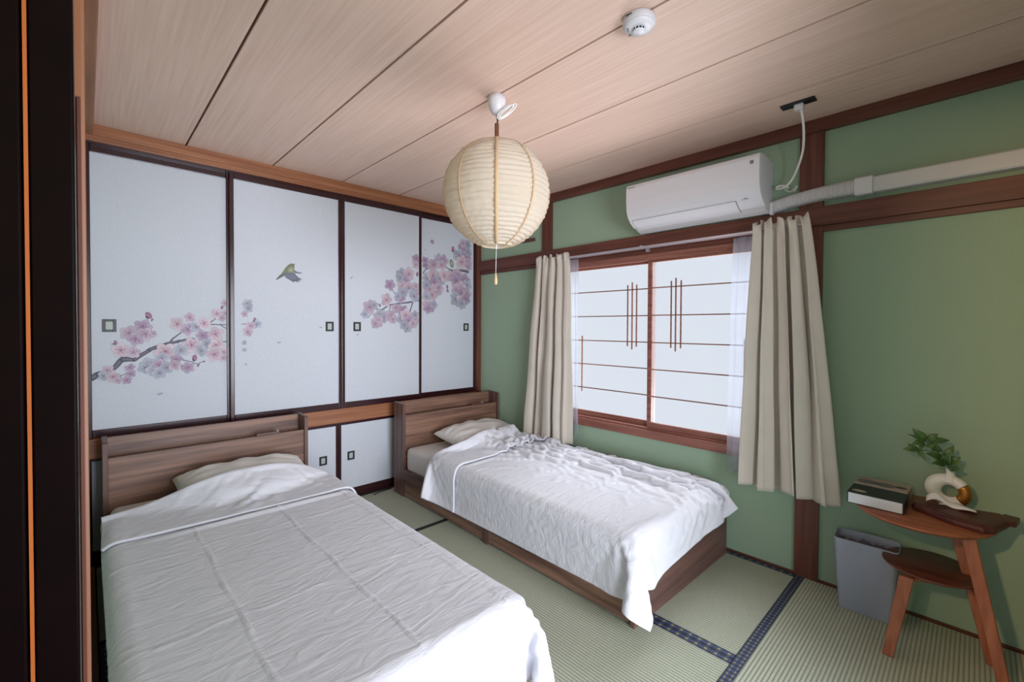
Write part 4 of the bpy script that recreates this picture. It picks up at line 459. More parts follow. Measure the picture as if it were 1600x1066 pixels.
DUVET_L=[
-2709,-1,0,-1,-1,0,-1,-1,9,-8,10,-1,0,0,0,0,0,0,0,-1,0,0,1,0,0,-1,1,-1,0,1,-1,1,0,-1,1,0,0,0,0,0,0,0,0,0,0,0,0,0,0,0,0,0,0,0,0,0,1,0,1,0,0,1,0,1,0,-1,-1,0,2,-1,2,0,0,0,-1,-1,-1,-1,0,-1,-1,
30,0,-1,1,1,-1,0,0,-9,8,-10,2,0,0,0,1,0,0,0,1,0,0,-1,-1,1,0,0,0,1,-2,1,-1,0,2,-2,0,0,1,0,0,0,0,0,0,0,0,0,0,0,0,0,0,0,1,0,0,0,1,-1,1,1,0,0,0,1,2,1,2,-1,1,-1,-1,-1,-1,0,0,0,0,-1,0,0,
28,1,0,0,0,0,1,1,-1,0,0,-1,1,0,0,-1,0,0,0,0,0,0,0,1,-1,1,-1,1,-2,1,0,0,0,-1,2,0,0,-1,0,0,0,0,0,0,0,0,0,0,0,0,0,0,1,-1,0,1,0,-1,1,0,-1,0,1,0,0,0,0,1,0,-1,1,0,0,-1,0,0,0,0,0,0,0,
30,0,1,-1,0,1,-1,0,1,0,0,0,-1,0,0,0,0,0,0,0,0,0,0,0,0,0,0,0,1,0,0,0,0,0,-1,0,0,0,0,0,0,0,0,0,0,0,0,0,0,1,0,0,-1,0,1,-1,0,1,0,-1,1,0,0,0,-1,0,1,-2,2,-1,0,1,-1,1,0,0,0,-1,0,0,0,
30,0,0,0,0,0,1,0,0,-1,0,0,0,0,0,1,0,-1,0,1,-1,0,0,0,0,0,0,0,0,0,0,0,0,0,0,0,1,-1,0,1,0,0,0,0,0,0,0,0,0,-1,0,0,1,0,-1,1,-1,0,0,1,-1,0,0,0,1,0,0,0,-1,0,0,0,1,0,-1,0,0,1,0,0,-1,
30,-1,0,1,0,0,0,0,0,1,0,0,0,0,0,-1,0,1,0,-1,1,0,0,0,0,0,0,0,0,0,0,0,0,0,0,0,-1,1,0,-1,0,0,0,0,0,0,0,0,0,0,1,0,-1,0,1,-1,1,-1,0,0,1,0,0,-1,0,0,0,1,-1,0,0,0,0,0,1,-1,0,0,0,0,1,
30,1,0,0,0,0,0,0,-1,0,0,0,0,0,0,0,0,0,0,0,0,0,0,0,0,0,0,0,0,0,0,0,0,0,0,0,0,0,0,0,0,0,0,0,0,1,0,0,0,0,-1,0,0,1,-1,0,0,1,0,-1,0,0,0,1,0,0,0,-1,0,0,1,0,0,0,0,0,0,0,0,-1,0,
30,0,0,0,0,0,0,0,1,0,0,0,0,0,0,0,0,0,0,0,0,0,0,0,0,0,0,0,0,0,0,0,0,0,0,0,0,0,0,0,0,0,0,0,0,-1,0,0,0,0,0,1,0,-1,0,1,-1,0,0,1,0,0,0,0,0,0,0,0,-1,0,-1,1,1,-1,0,1,-1,0,0,1,0,
31,0,0,0,0,-1,0,0,0,0,0,0,0,0,0,0,0,0,0,0,0,0,0,0,0,0,0,0,0,0,0,0,0,0,0,0,0,0,0,0,0,0,0,0,0,0,0,1,0,0,0,-1,0,1,0,-1,1,0,0,0,-1,0,1,0,0,0,-2,1,0,0,1,0,0,0,0,-1,1,0,0,-1,0,
30,0,0,0,0,1,0,0,0,0,0,0,0,0,0,0,0,0,0,0,0,0,0,0,0,0,0,0,0,0,0,0,0,0,0,0,0,0,0,0,0,0,0,0,0,0,0,-1,0,0,0,1,0,-1,0,1,-1,0,0,0,1,0,-1,1,0,0,-2,1,-1,0,0,0,2,0,0,0,0,-1,0,1,0,
31,0,-1,0,0,0,0,0,0,0,0,0,0,0,0,0,0,0,0,0,0,0,0,0,0,0,0,0,0,0,0,0,0,0,0,0,0,0,0,0,0,0,0,0,0,0,0,0,1,0,0,-1,0,0,1,-1,1,0,0,0,0,-1,1,0,0,-1,0,-1,0,1,-1,1,0,1,-1,1,-1,1,-1,0,0,
30,0,1,0,0,0,0,0,0,-1,1,0,0,-1,1,0,0,0,0,0,0,0,0,0,0,0,0,0,0,0,0,0,0,0,0,0,0,0,0,0,0,0,0,0,0,0,0,0,-1,0,0,1,0,0,-1,1,-1,0,0,0,0,1,0,-1,0,-1,0,0,0,1,1,0,-1,1,0,-1,1,-1,1,0,0,
30,0,0,0,0,0,0,0,0,1,-1,0,0,1,-1,0,0,0,0,0,0,0,0,0,0,0,0,0,0,0,0,0,0,0,0,0,0,0,0,0,0,0,0,0,0,0,0,0,0,1,0,-1,0,1,0,-1,1,0,0,0,0,0,-1,1,-1,-1,0,1,-1,1,1,-1,-1,1,1,0,-1,1,0,-1,0,
31,0,0,0,0,0,0,-1,1,-1,0,1,-1,1,0,0,0,-1,1,0,0,0,-1,0,0,0,0,0,0,0,0,0,0,0,0,0,0,1,0,0,0,0,0,0,0,0,0,0,0,-1,0,0,1,-1,0,1,-1,0,0,0,0,0,0,0,-2,1,2,-2,3,-3,0,0,1,-3,3,0,1,-1,0,1,0,
30,0,0,0,0,0,0,1,-1,1,0,-1,1,-1,0,0,0,1,-1,0,0,0,1,0,0,0,0,0,0,0,0,0,0,0,0,0,0,-1,0,0,0,0,0,0,0,0,0,0,1,0,0,0,-1,0,1,-1,1,0,-1,0,0,1,0,-3,1,0,1,1,-2,3,-2,0,-2,2,-1,2,-1,1,-1,0,0,
31,0,0,0,0,0,0,0,-1,0,0,0,0,0,0,0,0,0,0,0,0,0,0,0,0,0,0,0,0,0,0,0,0,0,0,0,0,0,0,0,0,0,0,0,0,1,0,0,-1,0,0,1,0,0,-1,1,-1,0,1,0,0,-1,0,0,0,0,0,0,1,-1,1,-2,0,1,0,0,1,-1,1,0,0,
30,0,0,0,0,0,0,0,1,0,0,0,0,0,0,0,0,0,0,0,0,0,0,0,0,0,0,0,0,0,0,0,0,0,0,0,0,0,0,0,0,0,0,0,0,-1,0,0,0,1,0,-1,0,0,1,-1,1,-1,0,0,0,1,-1,0,0,1,0,-1,0,1,-2,2,0,-1,0,1,-1,0,0,0,0,
30,0,0,0,0,0,0,0,0,0,0,0,0,0,0,0,0,0,0,0,0,0,0,0,0,0,0,0,0,0,0,0,0,0,0,0,0,0,0,0,0,0,0,0,0,1,0,0,0,-1,0,0,1,0,-1,1,-1,0,0,0,-1,1,0,0,0,0,0,0,1,-1,0,-1,1,0,1,-1,-2,2,0,0,1,
31,0,0,0,0,0,0,0,0,0,0,0,0,0,0,0,0,0,0,0,0,0,0,0,0,0,0,0,0,0,0,0,0,0,0,0,0,0,0,0,0,0,0,0,0,-1,0,0,0,0,1,0,-1,0,1,-1,0,1,-1,-1,0,-1,3,0,-1,1,0,0,-1,1,0,0,-1,0,0,0,0,-1,1,1,-1,
30,0,0,0,0,0,0,0,0,0,0,0,0,0,0,0,0,0,0,0,0,0,0,0,0,0,0,0,0,0,0,0,0,0,0,0,0,0,0,0,0,0,0,0,0,0,0,1,0,0,-1,0,1,0,-1,0,1,-1,0,0,0,-2,2,-1,2,-1,1,-1,1,-1,-1,1,0,0,0,-4,2,2,1,-1,1,
31,0,0,0,0,0,0,0,0,0,0,0,0,0,0,0,0,0,0,0,0,0,0,0,0,0,0,0,0,0,0,0,0,0,0,0,0,0,0,0,0,0,0,0,0,0,0,-1,0,0,1,0,-1,0,1,0,-1,0,0,0,0,0,-3,3,1,0,-1,1,-1,1,-1,0,1,0,-4,1,2,0,-1,1,1,
30,0,0,0,0,0,0,0,0,0,0,0,0,0,0,0,0,0,0,0,0,0,0,0,0,0,0,0,0,0,0,0,0,0,0,0,0,0,0,0,0,0,0,0,0,0,0,1,0,0,-1,0,1,0,-1,0,1,0,0,0,0,-1,-2,3,-1,0,1,-1,1,-1,1,-1,-1,0,1,0,1,-1,1,0,-1,
31,0,0,0,0,0,-1,0,0,0,1,0,0,0,0,0,0,0,0,0,0,0,0,0,0,0,0,0,0,0,0,0,0,0,0,0,0,0,0,0,0,0,0,0,0,0,0,-1,0,0,1,0,-1,0,1,0,-1,0,0,0,0,0,0,-1,2,0,-1,1,-1,1,-1,0,1,-1,-1,1,0,0,0,0,1,
30,0,0,0,0,0,1,0,0,0,-1,0,0,0,0,0,0,0,0,0,0,0,0,0,0,0,0,0,0,0,0,0,0,0,0,0,0,0,0,0,0,0,0,0,0,0,0,0,1,0,-1,0,1,0,-1,0,1,0,-1,0,0,0,0,0,0,0,1,-1,2,-2,0,0,0,0,-1,1,0,1,-1,1,-1,
31,0,-1,0,0,0,0,0,0,0,1,0,0,0,0,0,0,0,0,0,0,0,0,0,0,-1,1,0,0,0,0,0,-1,0,1,0,0,0,0,0,0,0,0,0,0,0,0,0,-1,0,1,0,-1,0,1,0,-1,0,1,-1,0,0,0,0,0,1,-1,0,0,1,-1,1,-1,0,0,0,0,0,1,-1,1,
30,0,1,0,0,0,0,0,0,0,-1,0,0,0,0,0,0,0,0,0,0,0,0,0,0,1,-1,0,0,0,0,0,1,0,-1,0,0,0,0,0,0,0,0,0,0,0,0,0,1,0,-1,0,1,0,-1,0,1,-1,0,1,-1,1,-1,-1,1,0,1,0,-1,0,1,-1,0,-1,0,2,0,-1,0,1,-1,
30,0,0,0,0,0,0,0,0,0,1,0,0,0,0,0,0,0,0,0,0,0,-1,0,0,0,0,0,0,0,0,0,0,0,0,0,0,0,1,0,0,0,0,0,0,0,0,0,-1,0,0,1,-1,0,1,0,-1,1,0,-1,1,-1,0,-2,2,1,0,0,-1,0,0,0,0,0,0,0,0,1,0,-1,1,
31,0,0,0,0,0,0,0,0,0,-1,0,0,0,0,0,0,0,0,0,0,0,1,0,0,0,0,0,0,0,0,0,0,0,0,0,0,0,-1,0,0,0,0,0,0,0,0,0,0,1,0,-1,0,1,-1,0,0,0,0,1,-1,0,1,-1,-1,1,1,-1,-1,1,-1,1,-1,0,2,0,-1,0,0,1,0,
30,0,0,0,0,0,0,0,0,0,1,0,0,0,0,0,0,0,0,-1,0,0,0,0,0,0,0,0,0,0,0,0,0,0,0,1,-1,0,0,0,0,0,0,1,0,0,0,0,0,-1,0,1,0,-1,1,0,0,0,-1,0,1,0,-1,0,-3,1,1,2,-2,0,1,-2,2,-2,2,0,1,0,0,-1,0,
30,0,1,0,0,-1,0,0,0,1,-1,0,0,0,0,0,0,0,0,1,0,0,0,0,0,0,0,0,0,0,0,0,0,0,0,-1,1,0,0,0,0,0,0,-1,0,0,0,0,0,1,0,-1,0,1,-1,1,-1,0,1,-1,0,0,0,0,-1,-1,2,-1,1,-1,-1,2,-5,6,0,0,-1,0,0,1,0,
30,0,-1,1,0,1,0,0,-1,0,1,0,0,0,0,0,0,0,-1,0,0,0,0,0,0,0,0,0,0,0,0,0,0,1,-1,0,0,1,-1,0,0,0,0,0,1,0,0,0,0,-1,0,0,1,-1,1,-1,1,-1,0,1,-1,1,0,1,-2,-2,0,1,-1,1,1,-1,1,-1,1,0,1,0,0,-1,0,
28,-1,1,0,-1,2,1,0,1,0,-1,0,0,0,0,0,0,0,1,0,0,0,0,0,0,0,0,0,0,0,0,0,0,-1,1,0,0,-1,1,0,0,0,0,0,-1,0,0,0,0,1,0,0,-1,1,-1,1,-1,1,0,-1,1,-1,1,0,0,-1,-1,-4,2,2,1,-2,2,1,-1,0,0,0,0,1,0,
27,1,0,-1,2,-2,0,1,2,1,0,0,0,0,0,0,-1,0,0,0,0,0,0,0,0,0,0,0,0,0,0,0,0,0,0,0,0,0,0,0,0,0,0,0,1,0,0,0,0,-1,0,1,0,-1,1,-1,1,-1,0,1,-1,1,0,-1,2,-2,0,-3,0,0,3,-1,2,0,0,0,0,0,-1,0,0,
25,1,1,1,0,-2,1,2,1,0,2,-1,-1,0,0,0,1,0,0,0,0,0,0,0,0,0,0,0,0,0,0,0,0,0,0,0,0,0,0,0,0,0,0,0,-1,0,0,0,0,1,0,-1,0,1,0,0,-1,1,0,0,0,0,0,0,0,2,-4,2,-3,-1,2,2,0,0,0,0,-1,0,1,-1,1,
14,2,1,2,2,6,2,0,-2,-1,1,2,0,-1,0,0,0,0,0,-1,0,0,0,1,0,0,0,0,0,0,0,0,0,0,0,0,0,0,0,0,0,0,0,0,0,0,0,0,0,-1,0,0,1,-1,-1,0,2,-1,-1,1,1,-1,0,1,1,0,-1,0,0,-1,-3,7,0,-2,-2,1,1,0,-1,1,0,
27,0,2,1,0,-3,-5,-8,6,-5,8,-3,-2,-1,0,0,0,0,0,1,0,0,0,-1,0,0,0,0,0,0,0,0,0,0,0,1,-1,0,0,0,0,0,1,0,-1,1,0,0,0,0,0,0,-1,0,0,1,-3,1,2,-1,0,1,1,0,-2,1,1,0,3,3,-1,-3,1,1,3,-2,-2,-1,1,-1,-2,
26,-5,-8,-9,-13,3,13,15,-9,14,-31,12,-6,4,0,0,0,0,0,0,0,0,-1,1,0,0,0,0,0,0,0,0,0,0,0,-1,1,0,0,0,0,0,-1,0,1,-2,0,0,1,-1,0,2,-3,2,-1,0,2,-1,-2,3,-1,-1,-1,1,3,-6,1,13,-7,9,3,-3,-2,-2,-2,0,2,-1,0,0,0,
-18,-5,-1,9,21,13,1,-7,13,-35,9,3,5,-10,1,2,-1,-2,2,0,-1,0,1,-1,1,-1,0,1,0,0,-1,0,2,-2,1,-1,1,-1,1,0,-1,1,-1,3,0,-3,1,-1,1,0,0,2,-1,-2,1,-2,4,-1,4,-5,0,2,-2,0,-3,6,10,-22,21,4,-2,-13,4,1,-2,1,-2,3,-1,-2,1,
-21,12,21,3,7,-4,0,6,-24,-5,5,2,1,0,-3,0,-1,4,-3,0,1,-1,0,1,-1,0,2,-3,1,0,0,0,-1,1,0,0,0,1,-2,0,1,-1,2,-1,1,0,-1,0,-1,2,-1,1,2,-3,-1,2,-5,7,-2,2,0,-3,0,-1,5,7,-24,15,11,6,-6,-4,-9,1,2,-4,4,-3,2,1,-2,
2,10,0,11,-6,-1,-1,-6,-16,2,5,2,1,0,-2,-1,1,-2,0,1,0,1,-1,0,-1,2,-3,2,0,0,0,2,-3,3,-1,-2,1,0,0,0,1,-2,3,-3,2,-1,-1,2,-1,0,1,-1,2,1,-1,-1,-1,-5,1,3,-2,2,3,5,-1,-19,13,15,0,-2,1,-3,-5,-5,-1,5,-4,3,-4,1,1,
16,5,1,-6,-2,1,-2,-18,1,2,2,1,2,0,-2,0,-2,1,1,-1,0,0,0,-1,2,-3,3,1,-1,-2,3,-3,1,-1,0,4,-5,2,0,-1,-1,4,-2,3,-2,0,-1,0,0,-1,1,0,2,0,2,-4,3,-3,-2,1,4,1,0,-4,-11,11,12,6,-15,7,3,0,-3,-4,-2,-2,1,-2,2,0,-3,
23,-1,-8,-2,3,-1,-10,-11,4,0,4,1,1,-1,3,-6,3,-2,0,-1,2,-2,1,1,-2,2,-2,0,-1,3,-3,2,0,-2,3,-2,3,-4,2,1,0,-3,2,1,0,-1,0,0,1,-1,2,-5,1,4,0,2,-3,3,-3,-5,-1,-1,-1,-1,11,6,9,-14,9,-2,1,-1,2,-6,-1,-2,0,-1,0,-3,1,
22,-3,-2,-3,0,-5,-11,-3,2,1,3,0,1,3,-4,1,0,-2,0,2,-4,2,1,-1,0,1,0,-1,0,0,0,-1,1,0,-1,1,0,1,-1,0,-1,2,-2,2,-1,0,1,-1,-2,4,-2,1,-1,-2,2,3,0,-1,2,1,0,1,1,3,3,1,-8,5,2,-3,2,0,-4,3,-4,-2,-2,-1,-2,1,0,
13,5,-5,1,-4,-5,-9,1,0,0,6,-1,1,-1,0,1,-2,1,0,-3,2,0,-1,-1,2,-3,2,-1,2,-1,0,1,0,0,-2,1,0,-1,0,1,2,-1,-1,1,-1,0,0,0,1,-2,-1,3,-2,2,-1,0,4,1,2,1,1,2,2,3,1,3,-2,-2,-3,-3,3,-1,-1,-1,-1,-2,-2,-1,-2,0,-2,
-2349,2,2,0,-2,-1,-3,0,21,-2,27,30,30,31,30,30,30,30,31,30,30,30,30,31,30,30,30,30,31,30,30,30,31,30,30,30,31,30,30,30,30,31,30,30,30,31,30,30,31,30,30,31,30,30,31,30,30,31,30,31,30,30,30,31,30,30,30,29,26,-20,-23,-29,-31,-30,-30,-30,-30,-30,-31,-30,-30,
-7,-2,-1,1,5,1,4,-4,-16,17,2,0,0,0,0,0,0,0,-1,1,0,0,0,-1,1,0,0,0,0,0,0,0,-1,1,0,0,-1,0,1,0,0,-1,1,0,0,-1,1,0,-1,0,1,-1,0,1,-1,0,1,-1,0,0,0,0,0,0,0,0,0,0,1,1,-2,-1,1,0,0,-1,0,0,1,0,-1,
-11,2,1,1,-2,2,1,4,0,2,-1,1,0,-1,1,0,0,0,0,-1,1,0,0,0,0,0,0,0,-1,1,0,0,0,-1,1,0,0,0,-1,1,0,0,-1,0,1,0,-1,0,1,0,-1,0,1,-1,0,0,0,0,0,0,0,0,0,-1,0,1,0,1,-2,-1,2,0,0,-1,0,1,0,0,-1,0,1,
-3,0,-1,0,1,-1,1,2,1,1,-1,0,0,0,-1,1,0,0,0,0,0,0,0,0,-1,1,0,0,0,-1,1,0,0,0,-1,0,1,0,0,-1,0,1,0,0,-1,1,0,0,-1,0,1,0,-1,0,0,1,-1,0,0,-1,0,1,0,0,0,0,0,0,-1,2,-2,0,0,1,0,0,-1,0,1,0,0,
5,0,-1,0,1,-2,-2,-1,0,0,0,0,0,0,0,-1,1,0,0,0,0,0,0,0,0,-1,1,0,0,0,-1,0,1,0,0,0,-1,1,0,0,0,-1,0,1,0,-1,0,1,0,0,-1,0,1,0,0,-1,0,0,0,0,1,-1,0,0,0,0,0,0,-2,1,-1,2,0,0,-1,0,1,0,-1,0,0,
8,-1,0,-1,-3,1,-1,-3,0,0,0,0,0,0,0,0,0,0,0,0,-1,1,0,0,0,0,-1,1,0,0,0,0,-1,1,0,0,0,-1,0,1,0,0,0,-1,0,1,0,-1,0,0,1,0,-1,0,0,0,0,0,0,0,-1,1,0,0,0,0,0,0,-1,0,0,0,0,0,1,0,-1,0,1,0,0,
2,-1,-2,0,0,1,-1,1,0,0,0,-1,1,0,0,0,-1,1,0,0,0,-1,1,0,0,0,0,-1,1,0,0,0,0,-1,1,0,0,0,0,-1,0,1,0,0,0,-1,1,0,0,0,-1,0,1,0,0,0,-1,0,0,0,1,-1,0,0,1,-1,0,-1,-2,0,2,1,0,0,0,-1,1,0,0,-1,0,
-1,0,2,-1,-1,-1,2,0,0,0,0,0,0,0,0,0,0,0,0,0,0,0,-1,1,0,0,0,0,-1,1,0,0,0,0,-1,0,1,0,0,0,0,-1,0,1,0,0,-1,0,0,1,0,0,-1,0,0,0,0,0,0,0,0,0,0,1,-1,0,0,-1,-1,-1,0,1,2,0,0,0,0,-1,0,1,0,
-1,0,0,0,2,0,-2,1,0,0,0,0,0,0,0,0,0,-1,1,0,0,0,0,-1,1,0,0,0,0,-1,0,1,0,0,0,0,-1,0,0,1,0,0,0,-1,0,1,0,0,0,-1,0,0,1,0,0,-1,0,0,0,1,-1,0,1,-1,1,0,-4,1,-1,0,0,1,2,0,-1,1,-1,1,0,0,0,
-1,2,0,1,-2,0,1,-1,0,0,0,0,-1,1,0,0,0,0,0,0,0,0,0,0,-1,1,0,0,0,0,0,-1,1,0,0,0,0,0,0,-1,0,1,0,0,0,-1,0,1,0,0,0,0,-1,0,0,1,-1,0,0,0,0,1,-1,1,-1,-1,-2,1,0,-2,0,0,3,1,0,0,0,0,0,-1,0,
3,-3,1,-3,0,1,0,1,0,0,0,0,0,0,0,0,0,0,-1,1,0,0,0,0,0,-1,1,0,0,0,0,0,-1,0,1,0,0,0,0,0,0,-1,0,1,0,0,0,-1,0,0,1,0,0,0,0,-1,0,0,1,-1,0,0,1,-1,0,-1,-1,-1,-1,-1,1,4,-2,2,0,-1,1,0,-1,1,0,
0,-1,-1,2,2,-1,0,-1,0,-1,1,0,0,0,0,0,0,0,0,-1,1,0,0,0,0,0,-1,1,0,0,0,0,0,0,-1,0,1,0,0,0,0,0,0,-1,0,1,0,0,0,0,-1,0,0,0,1,-1,0,0,0,0,0,0,0,1,-1,-3,-1,1,1,-2,3,-1,1,0,1,0,0,-1,1,0,-1,
-2,3,1,-2,0,-1,1,0,0,0,0,0,0,0,0,0,0,0,0,0,-1,1,0,0,0,0,0,-1,0,1,0,0,0,0,0,0,-1,0,1,0,0,0,0,0,0,-1,0,0,1,0,0,0,0,0,-1,1,-1,0,0,0,1,-1,1,-1,-3,-1,1,-1,1,1,0,-2,0,2,2,1,-1,0,0,-1,1,
0,0,-1,1,0,1,-2,1,0,0,0,0,0,-1,1,0,0,0,0,0,0,-1,1,0,0,0,0,0,0,-1,0,1,0,0,0,0,0,0,-1,0,0,1,0,0,0,0,0,0,-1,0,0,1,0,0,0,-1,0,1,-1,1,-1,1,-1,-2,-2,1,2,0,0,-1,-1,0,0,-3,4,2,-1,1,-1,1,-1,
0,-1,0,2,-3,0,2,0,0,0,0,0,0,0,-1,1,0,0,0,0,0,0,-1,1,0,0,0,0,0,0,0,-1,0,1,0,0,0,0,0,0,0,-1,0,0,1,0,0,0,0,0,0,-1,0,0,0,0,0,0,0,0,0,0,0,-5,2,0,2,1,-2,-1,-1,3,-5,4,-1,2,1,-1,0,0,1,
0,0,0,-1,3,0,-1,0,-1,0,0,0,0,0,0,-1,1,0,0,0,0,0,0,-1,0,1,0,0,0,0,0,0,0,-1,0,1,0,0,0,0,0,0,0,0,-1,0,0,1,0,0,0,0,0,0,0,0,-1,0,0,0,0,1,-1,1,-4,1,0,1,-1,1,3,-7,3,0,3,-2,0,1,0,0,0,
1,0,0,0,-1,0,0,-1,1,0,0,0,0,0,0,0,-1,1,0,0,0,0,0,0,0,-1,1,0,0,0,0,0,0,0,0,-1,0,0,1,0,0,0,0,0,0,0,0,-1,0,0,0,1,0,0,0,-1,1,-1,0,-1,2,-1,0,-1,-1,1,2,-1,0,0,-4,6,-3,-1,1,1,0,-1,1,-1,0,
-1,0,1,-1,0,1,-1,2,-1,0,0,0,0,0,0,0,0,-1,1,0,0,0,0,0,0,0,-1,0,0,1,0,0,0,0,0,0,0,0,-1,0,0,0,1,0,0,0,0,0,0,0,0,-1,0,0,0,1,0,-1,1,-1,-1,-1,2,-2,1,0,0,1,1,-1,3,-5,1,-1,1,0,-1,1,0,1,0,
1,0,-2,1,2,-3,2,-1,0,0,0,0,0,0,0,0,0,0,-1,0,1,0,0,0,0,0,0,0,0,-1,0,1,0,0,0,0,0,0,0,0,0,0,-1,0,0,0,1,0,0,0,0,0,0,0,0,-1,0,1,-1,2,-1,-2,1,-1,0,1,-1,0,1,0,0,0,0,-3,2,-1,0,2,0,0,0,
0,-1,1,0,-1,1,1,-2,1,0,0,0,0,0,0,0,0,0,0,0,-1,0,1,0,0,0,0,0,0,0,0,-1,0,0,1,0,0,0,0,0,0,0,0,0,0,0,-1,0,0,0,0,0,0,0,1,0,-1,1,0,0,0,3,-5,-2,2,2,0,-1,1,0,-4,4,-2,0,-2,-3,10,-3,-1,0,0,
-1,2,0,-1,0,0,-2,3,-1,0,-1,1,0,0,0,0,0,0,0,0,0,0,-1,1,0,0,0,0,0,0,0,0,0,0,-1,0,0,0,0,1,0,0,0,0,0,0,0,0,0,0,0,0,0,0,-1,0,1,-1,0,0,2,0,-10,6,3,-2,1,1,0,0,3,-7,2,4,-10,13,-5,0,0,0,0,
0,-1,0,2,-2,2,0,-1,0,0,0,-1,1,0,0,0,0,0,0,0,0,0,0,-1,0,0,1,0,0,0,0,0,0,0,0,0,0,0,0,-1,0,0,0,0,1,0,0,0,0,0,0,0,0,0,0,0,-1,0,1,-1,0,-1,12,-11,0,1,0,1,-2,0,3,1,-1,-6,6,1,-4,0,1,0,-1,
1,-1,1,-2,1,-1,0,0,1,0,0,0,-1,1,0,0,0,0,0,0,0,0,0,0,0,0,-1,0,1,0,0,0,0,0,0,0,0,0,0,0,0,0,0,0,-1,0,0,0,0,0,0,0,0,0,0,1,0,0,-1,1,-1,1,0,3,-2,0,-1,0,0,-1,0,1,-1,2,4,-4,0,-1,0,-1,1,
-1,1,0,0,1,1,-2,0,0,0,0,0,0,-1,1,0,0,0,0,0,0,0,0,0,0,0,0,0,-1,0,0,0,0,1,0,0,0,0,0,0,0,0,0,0,0,0,0,0,0,0,0,0,0,0,0,-1,0,1,0,0,0,1,1,2,-3,-2,2,-1,-1,0,2,-1,0,3,1,-4,0,1,-1,0,0,
0,0,-1,2,-1,-1,2,0,-1,0,0,0,0,0,-1,0,0,1,0,0,0,0,0,0,0,0,0,0,0,0,0,0,0,-1,0,0,0,0,0,0,0,1,0,0,0,0,0,0,0,0,0,0,0,0,0,0,0,-1,1,0,0,-1,1,1,0,0,-1,0,1,1,-2,0,2,0,-1,0,-1,0,0,0,0,
0,-1,2,-2,0,0,0,1,0,0,0,0,0,0,0,0,0,-1,0,0,1,0,0,0,0,0,0,0,0,0,0,0,0,0,0,0,0,0,0,0,0,-1,0,0,0,0,0,0,0,0,0,0,0,0,0,1,0,0,0,-1,0,1,0,4,-2,-1,-1,-1,3,0,-2,1,0,2,2,-6,1,0,0,1,-1,
-1,2,-2,2,0,-1,0,0,0,0,0,0,0,0,0,0,0,0,0,0,-1,0,0,1,0,0,0,0,0,0,0,0,0,0,0,0,0,0,0,0,0,0,0,0,0,0,0,0,0,0,0,0,0,0,0,-1,1,0,-1,1,0,0,0,5,-3,-1,0,0,1,-1,-4,4,1,2,-3,0,-1,0,0,0,1,
-1,1,0,1,-1,2,-1,-2,1,0,0,0,0,0,0,0,0,0,0,0,0,0,0,-1,0,0,0,0,0,0,1,0,0,0,0,0,0,0,0,0,0,0,0,0,0,0,-1,1,0,0,-1,0,0,0,0,1,0,0,0,0,0,-1,0,3,2,-2,-2,0,3,0,1,-4,3,1,-3,-1,0,0,1,-1,0,
-1,0,0,0,1,-1,2,-1,0,0,0,0,0,0,0,0,0,0,0,0,0,0,0,0,0,0,0,0,0,0,-1,0,0,0,0,0,0,0,0,0,0,0,0,0,0,0,1,-1,0,0,1,0,0,0,0,0,0,0,0,0,-1,0,0,1,7,-2,-3,-1,2,0,-2,4,-2,2,-6,1,1,-1,0,0,0,
-5,1,4,0,1,-1,-2,2,0,-1,0,0,1,0,0,0,0,0,0,0,0,0,0,0,0,0,0,0,0,0,0,0,0,0,0,0,0,0,0,0,0,0,0,0,0,0,0,0,0,0,0,0,0,-1,0,0,1,0,0,0,0,0,-1,0,4,3,-4,0,1,1,1,-4,8,-11,1,0,1,1,-1,1,0,
-8,1,0,2,3,3,-1,-2,2,0,0,0,-1,0,0,0,1,0,0,0,0,0,0,0,0,0,0,0,0,0,0,0,0,0,0,0,0,0,0,0,0,0,0,0,0,0,-1,0,0,0,0,0,0,1,0,0,0,0,0,-1,1,0,0,-1,1,4,0,-1,0,2,-2,1,-2,0,-2,0,0,0,1,-1,0,
-12,-1,-1,3,-2,5,8,4,-6,1,1,0,0,0,0,0,-1,1,0,0,0,0,0,0,0,0,0,0,0,0,0,0,0,0,0,0,0,0,-1,0,0,0,0,0,0,0,1,0,0,0,0,0,-1,0,0,1,0,0,0,1,-1,-1,0,0,0,2,2,2,-1,0,-2,4,-6,0,0,0,0,0,0,1,0,
-14,1,2,-3,3,-3,-1,4,9,1,0,2,-1,0,0,0,0,-1,0,1,0,0,0,0,0,0,0,0,0,-1,0,0,0,0,0,0,0,0,1,0,0,0,0,0,0,0,0,0,0,-1,0,0,1,0,0,0,0,0,0,0,0,0,-1,0,-1,1,4,0,1,-1,0,-1,-2,-1,0,1,0,1,0,0,-1,
16,-1,-2,0,-2,5,-1,-11,0,-5,0,-1,2,0,0,0,0,0,0,-1,1,0,0,-1,0,0,0,0,0,1,0,0,0,0,0,0,0,0,0,0,0,0,0,0,0,0,0,0,-1,1,0,0,0,-1,0,1,0,0,0,-1,0,0,0,-1,1,-1,4,0,1,0,0,-2,-2,1,0,0,0,0,0,0,1,
27,-1,-1,-2,-2,-7,-6,0,-19,14,-1,-1,0,0,0,0,-1,0,1,-1,-1,0,0,1,0,0,0,0,0,0,0,0,0,0,0,0,0,0,0,0,0,0,-1,0,0,0,0,0,1,0,0,-1,0,1,0,0,0,0,0,0,0,0,0,0,-1,0,0,0,4,0,-1,-3,0,0,1,0,1,0,0,0,0,
14,-3,-3,-6,-6,-10,-5,-7,34,1,-7,0,-2,0,0,0,1,0,-1,0,0,0,0,0,0,0,0,0,0,0,0,0,0,0,0,-1,1,-1,0,0,0,0,1,0,0,0,0,0,0,-1,0,1,0,0,0,-1,1,0,0,0,0,0,0,0,0,0,0,-1,-3,6,0,-1,0,0,0,0,-1,0,0,1,0,
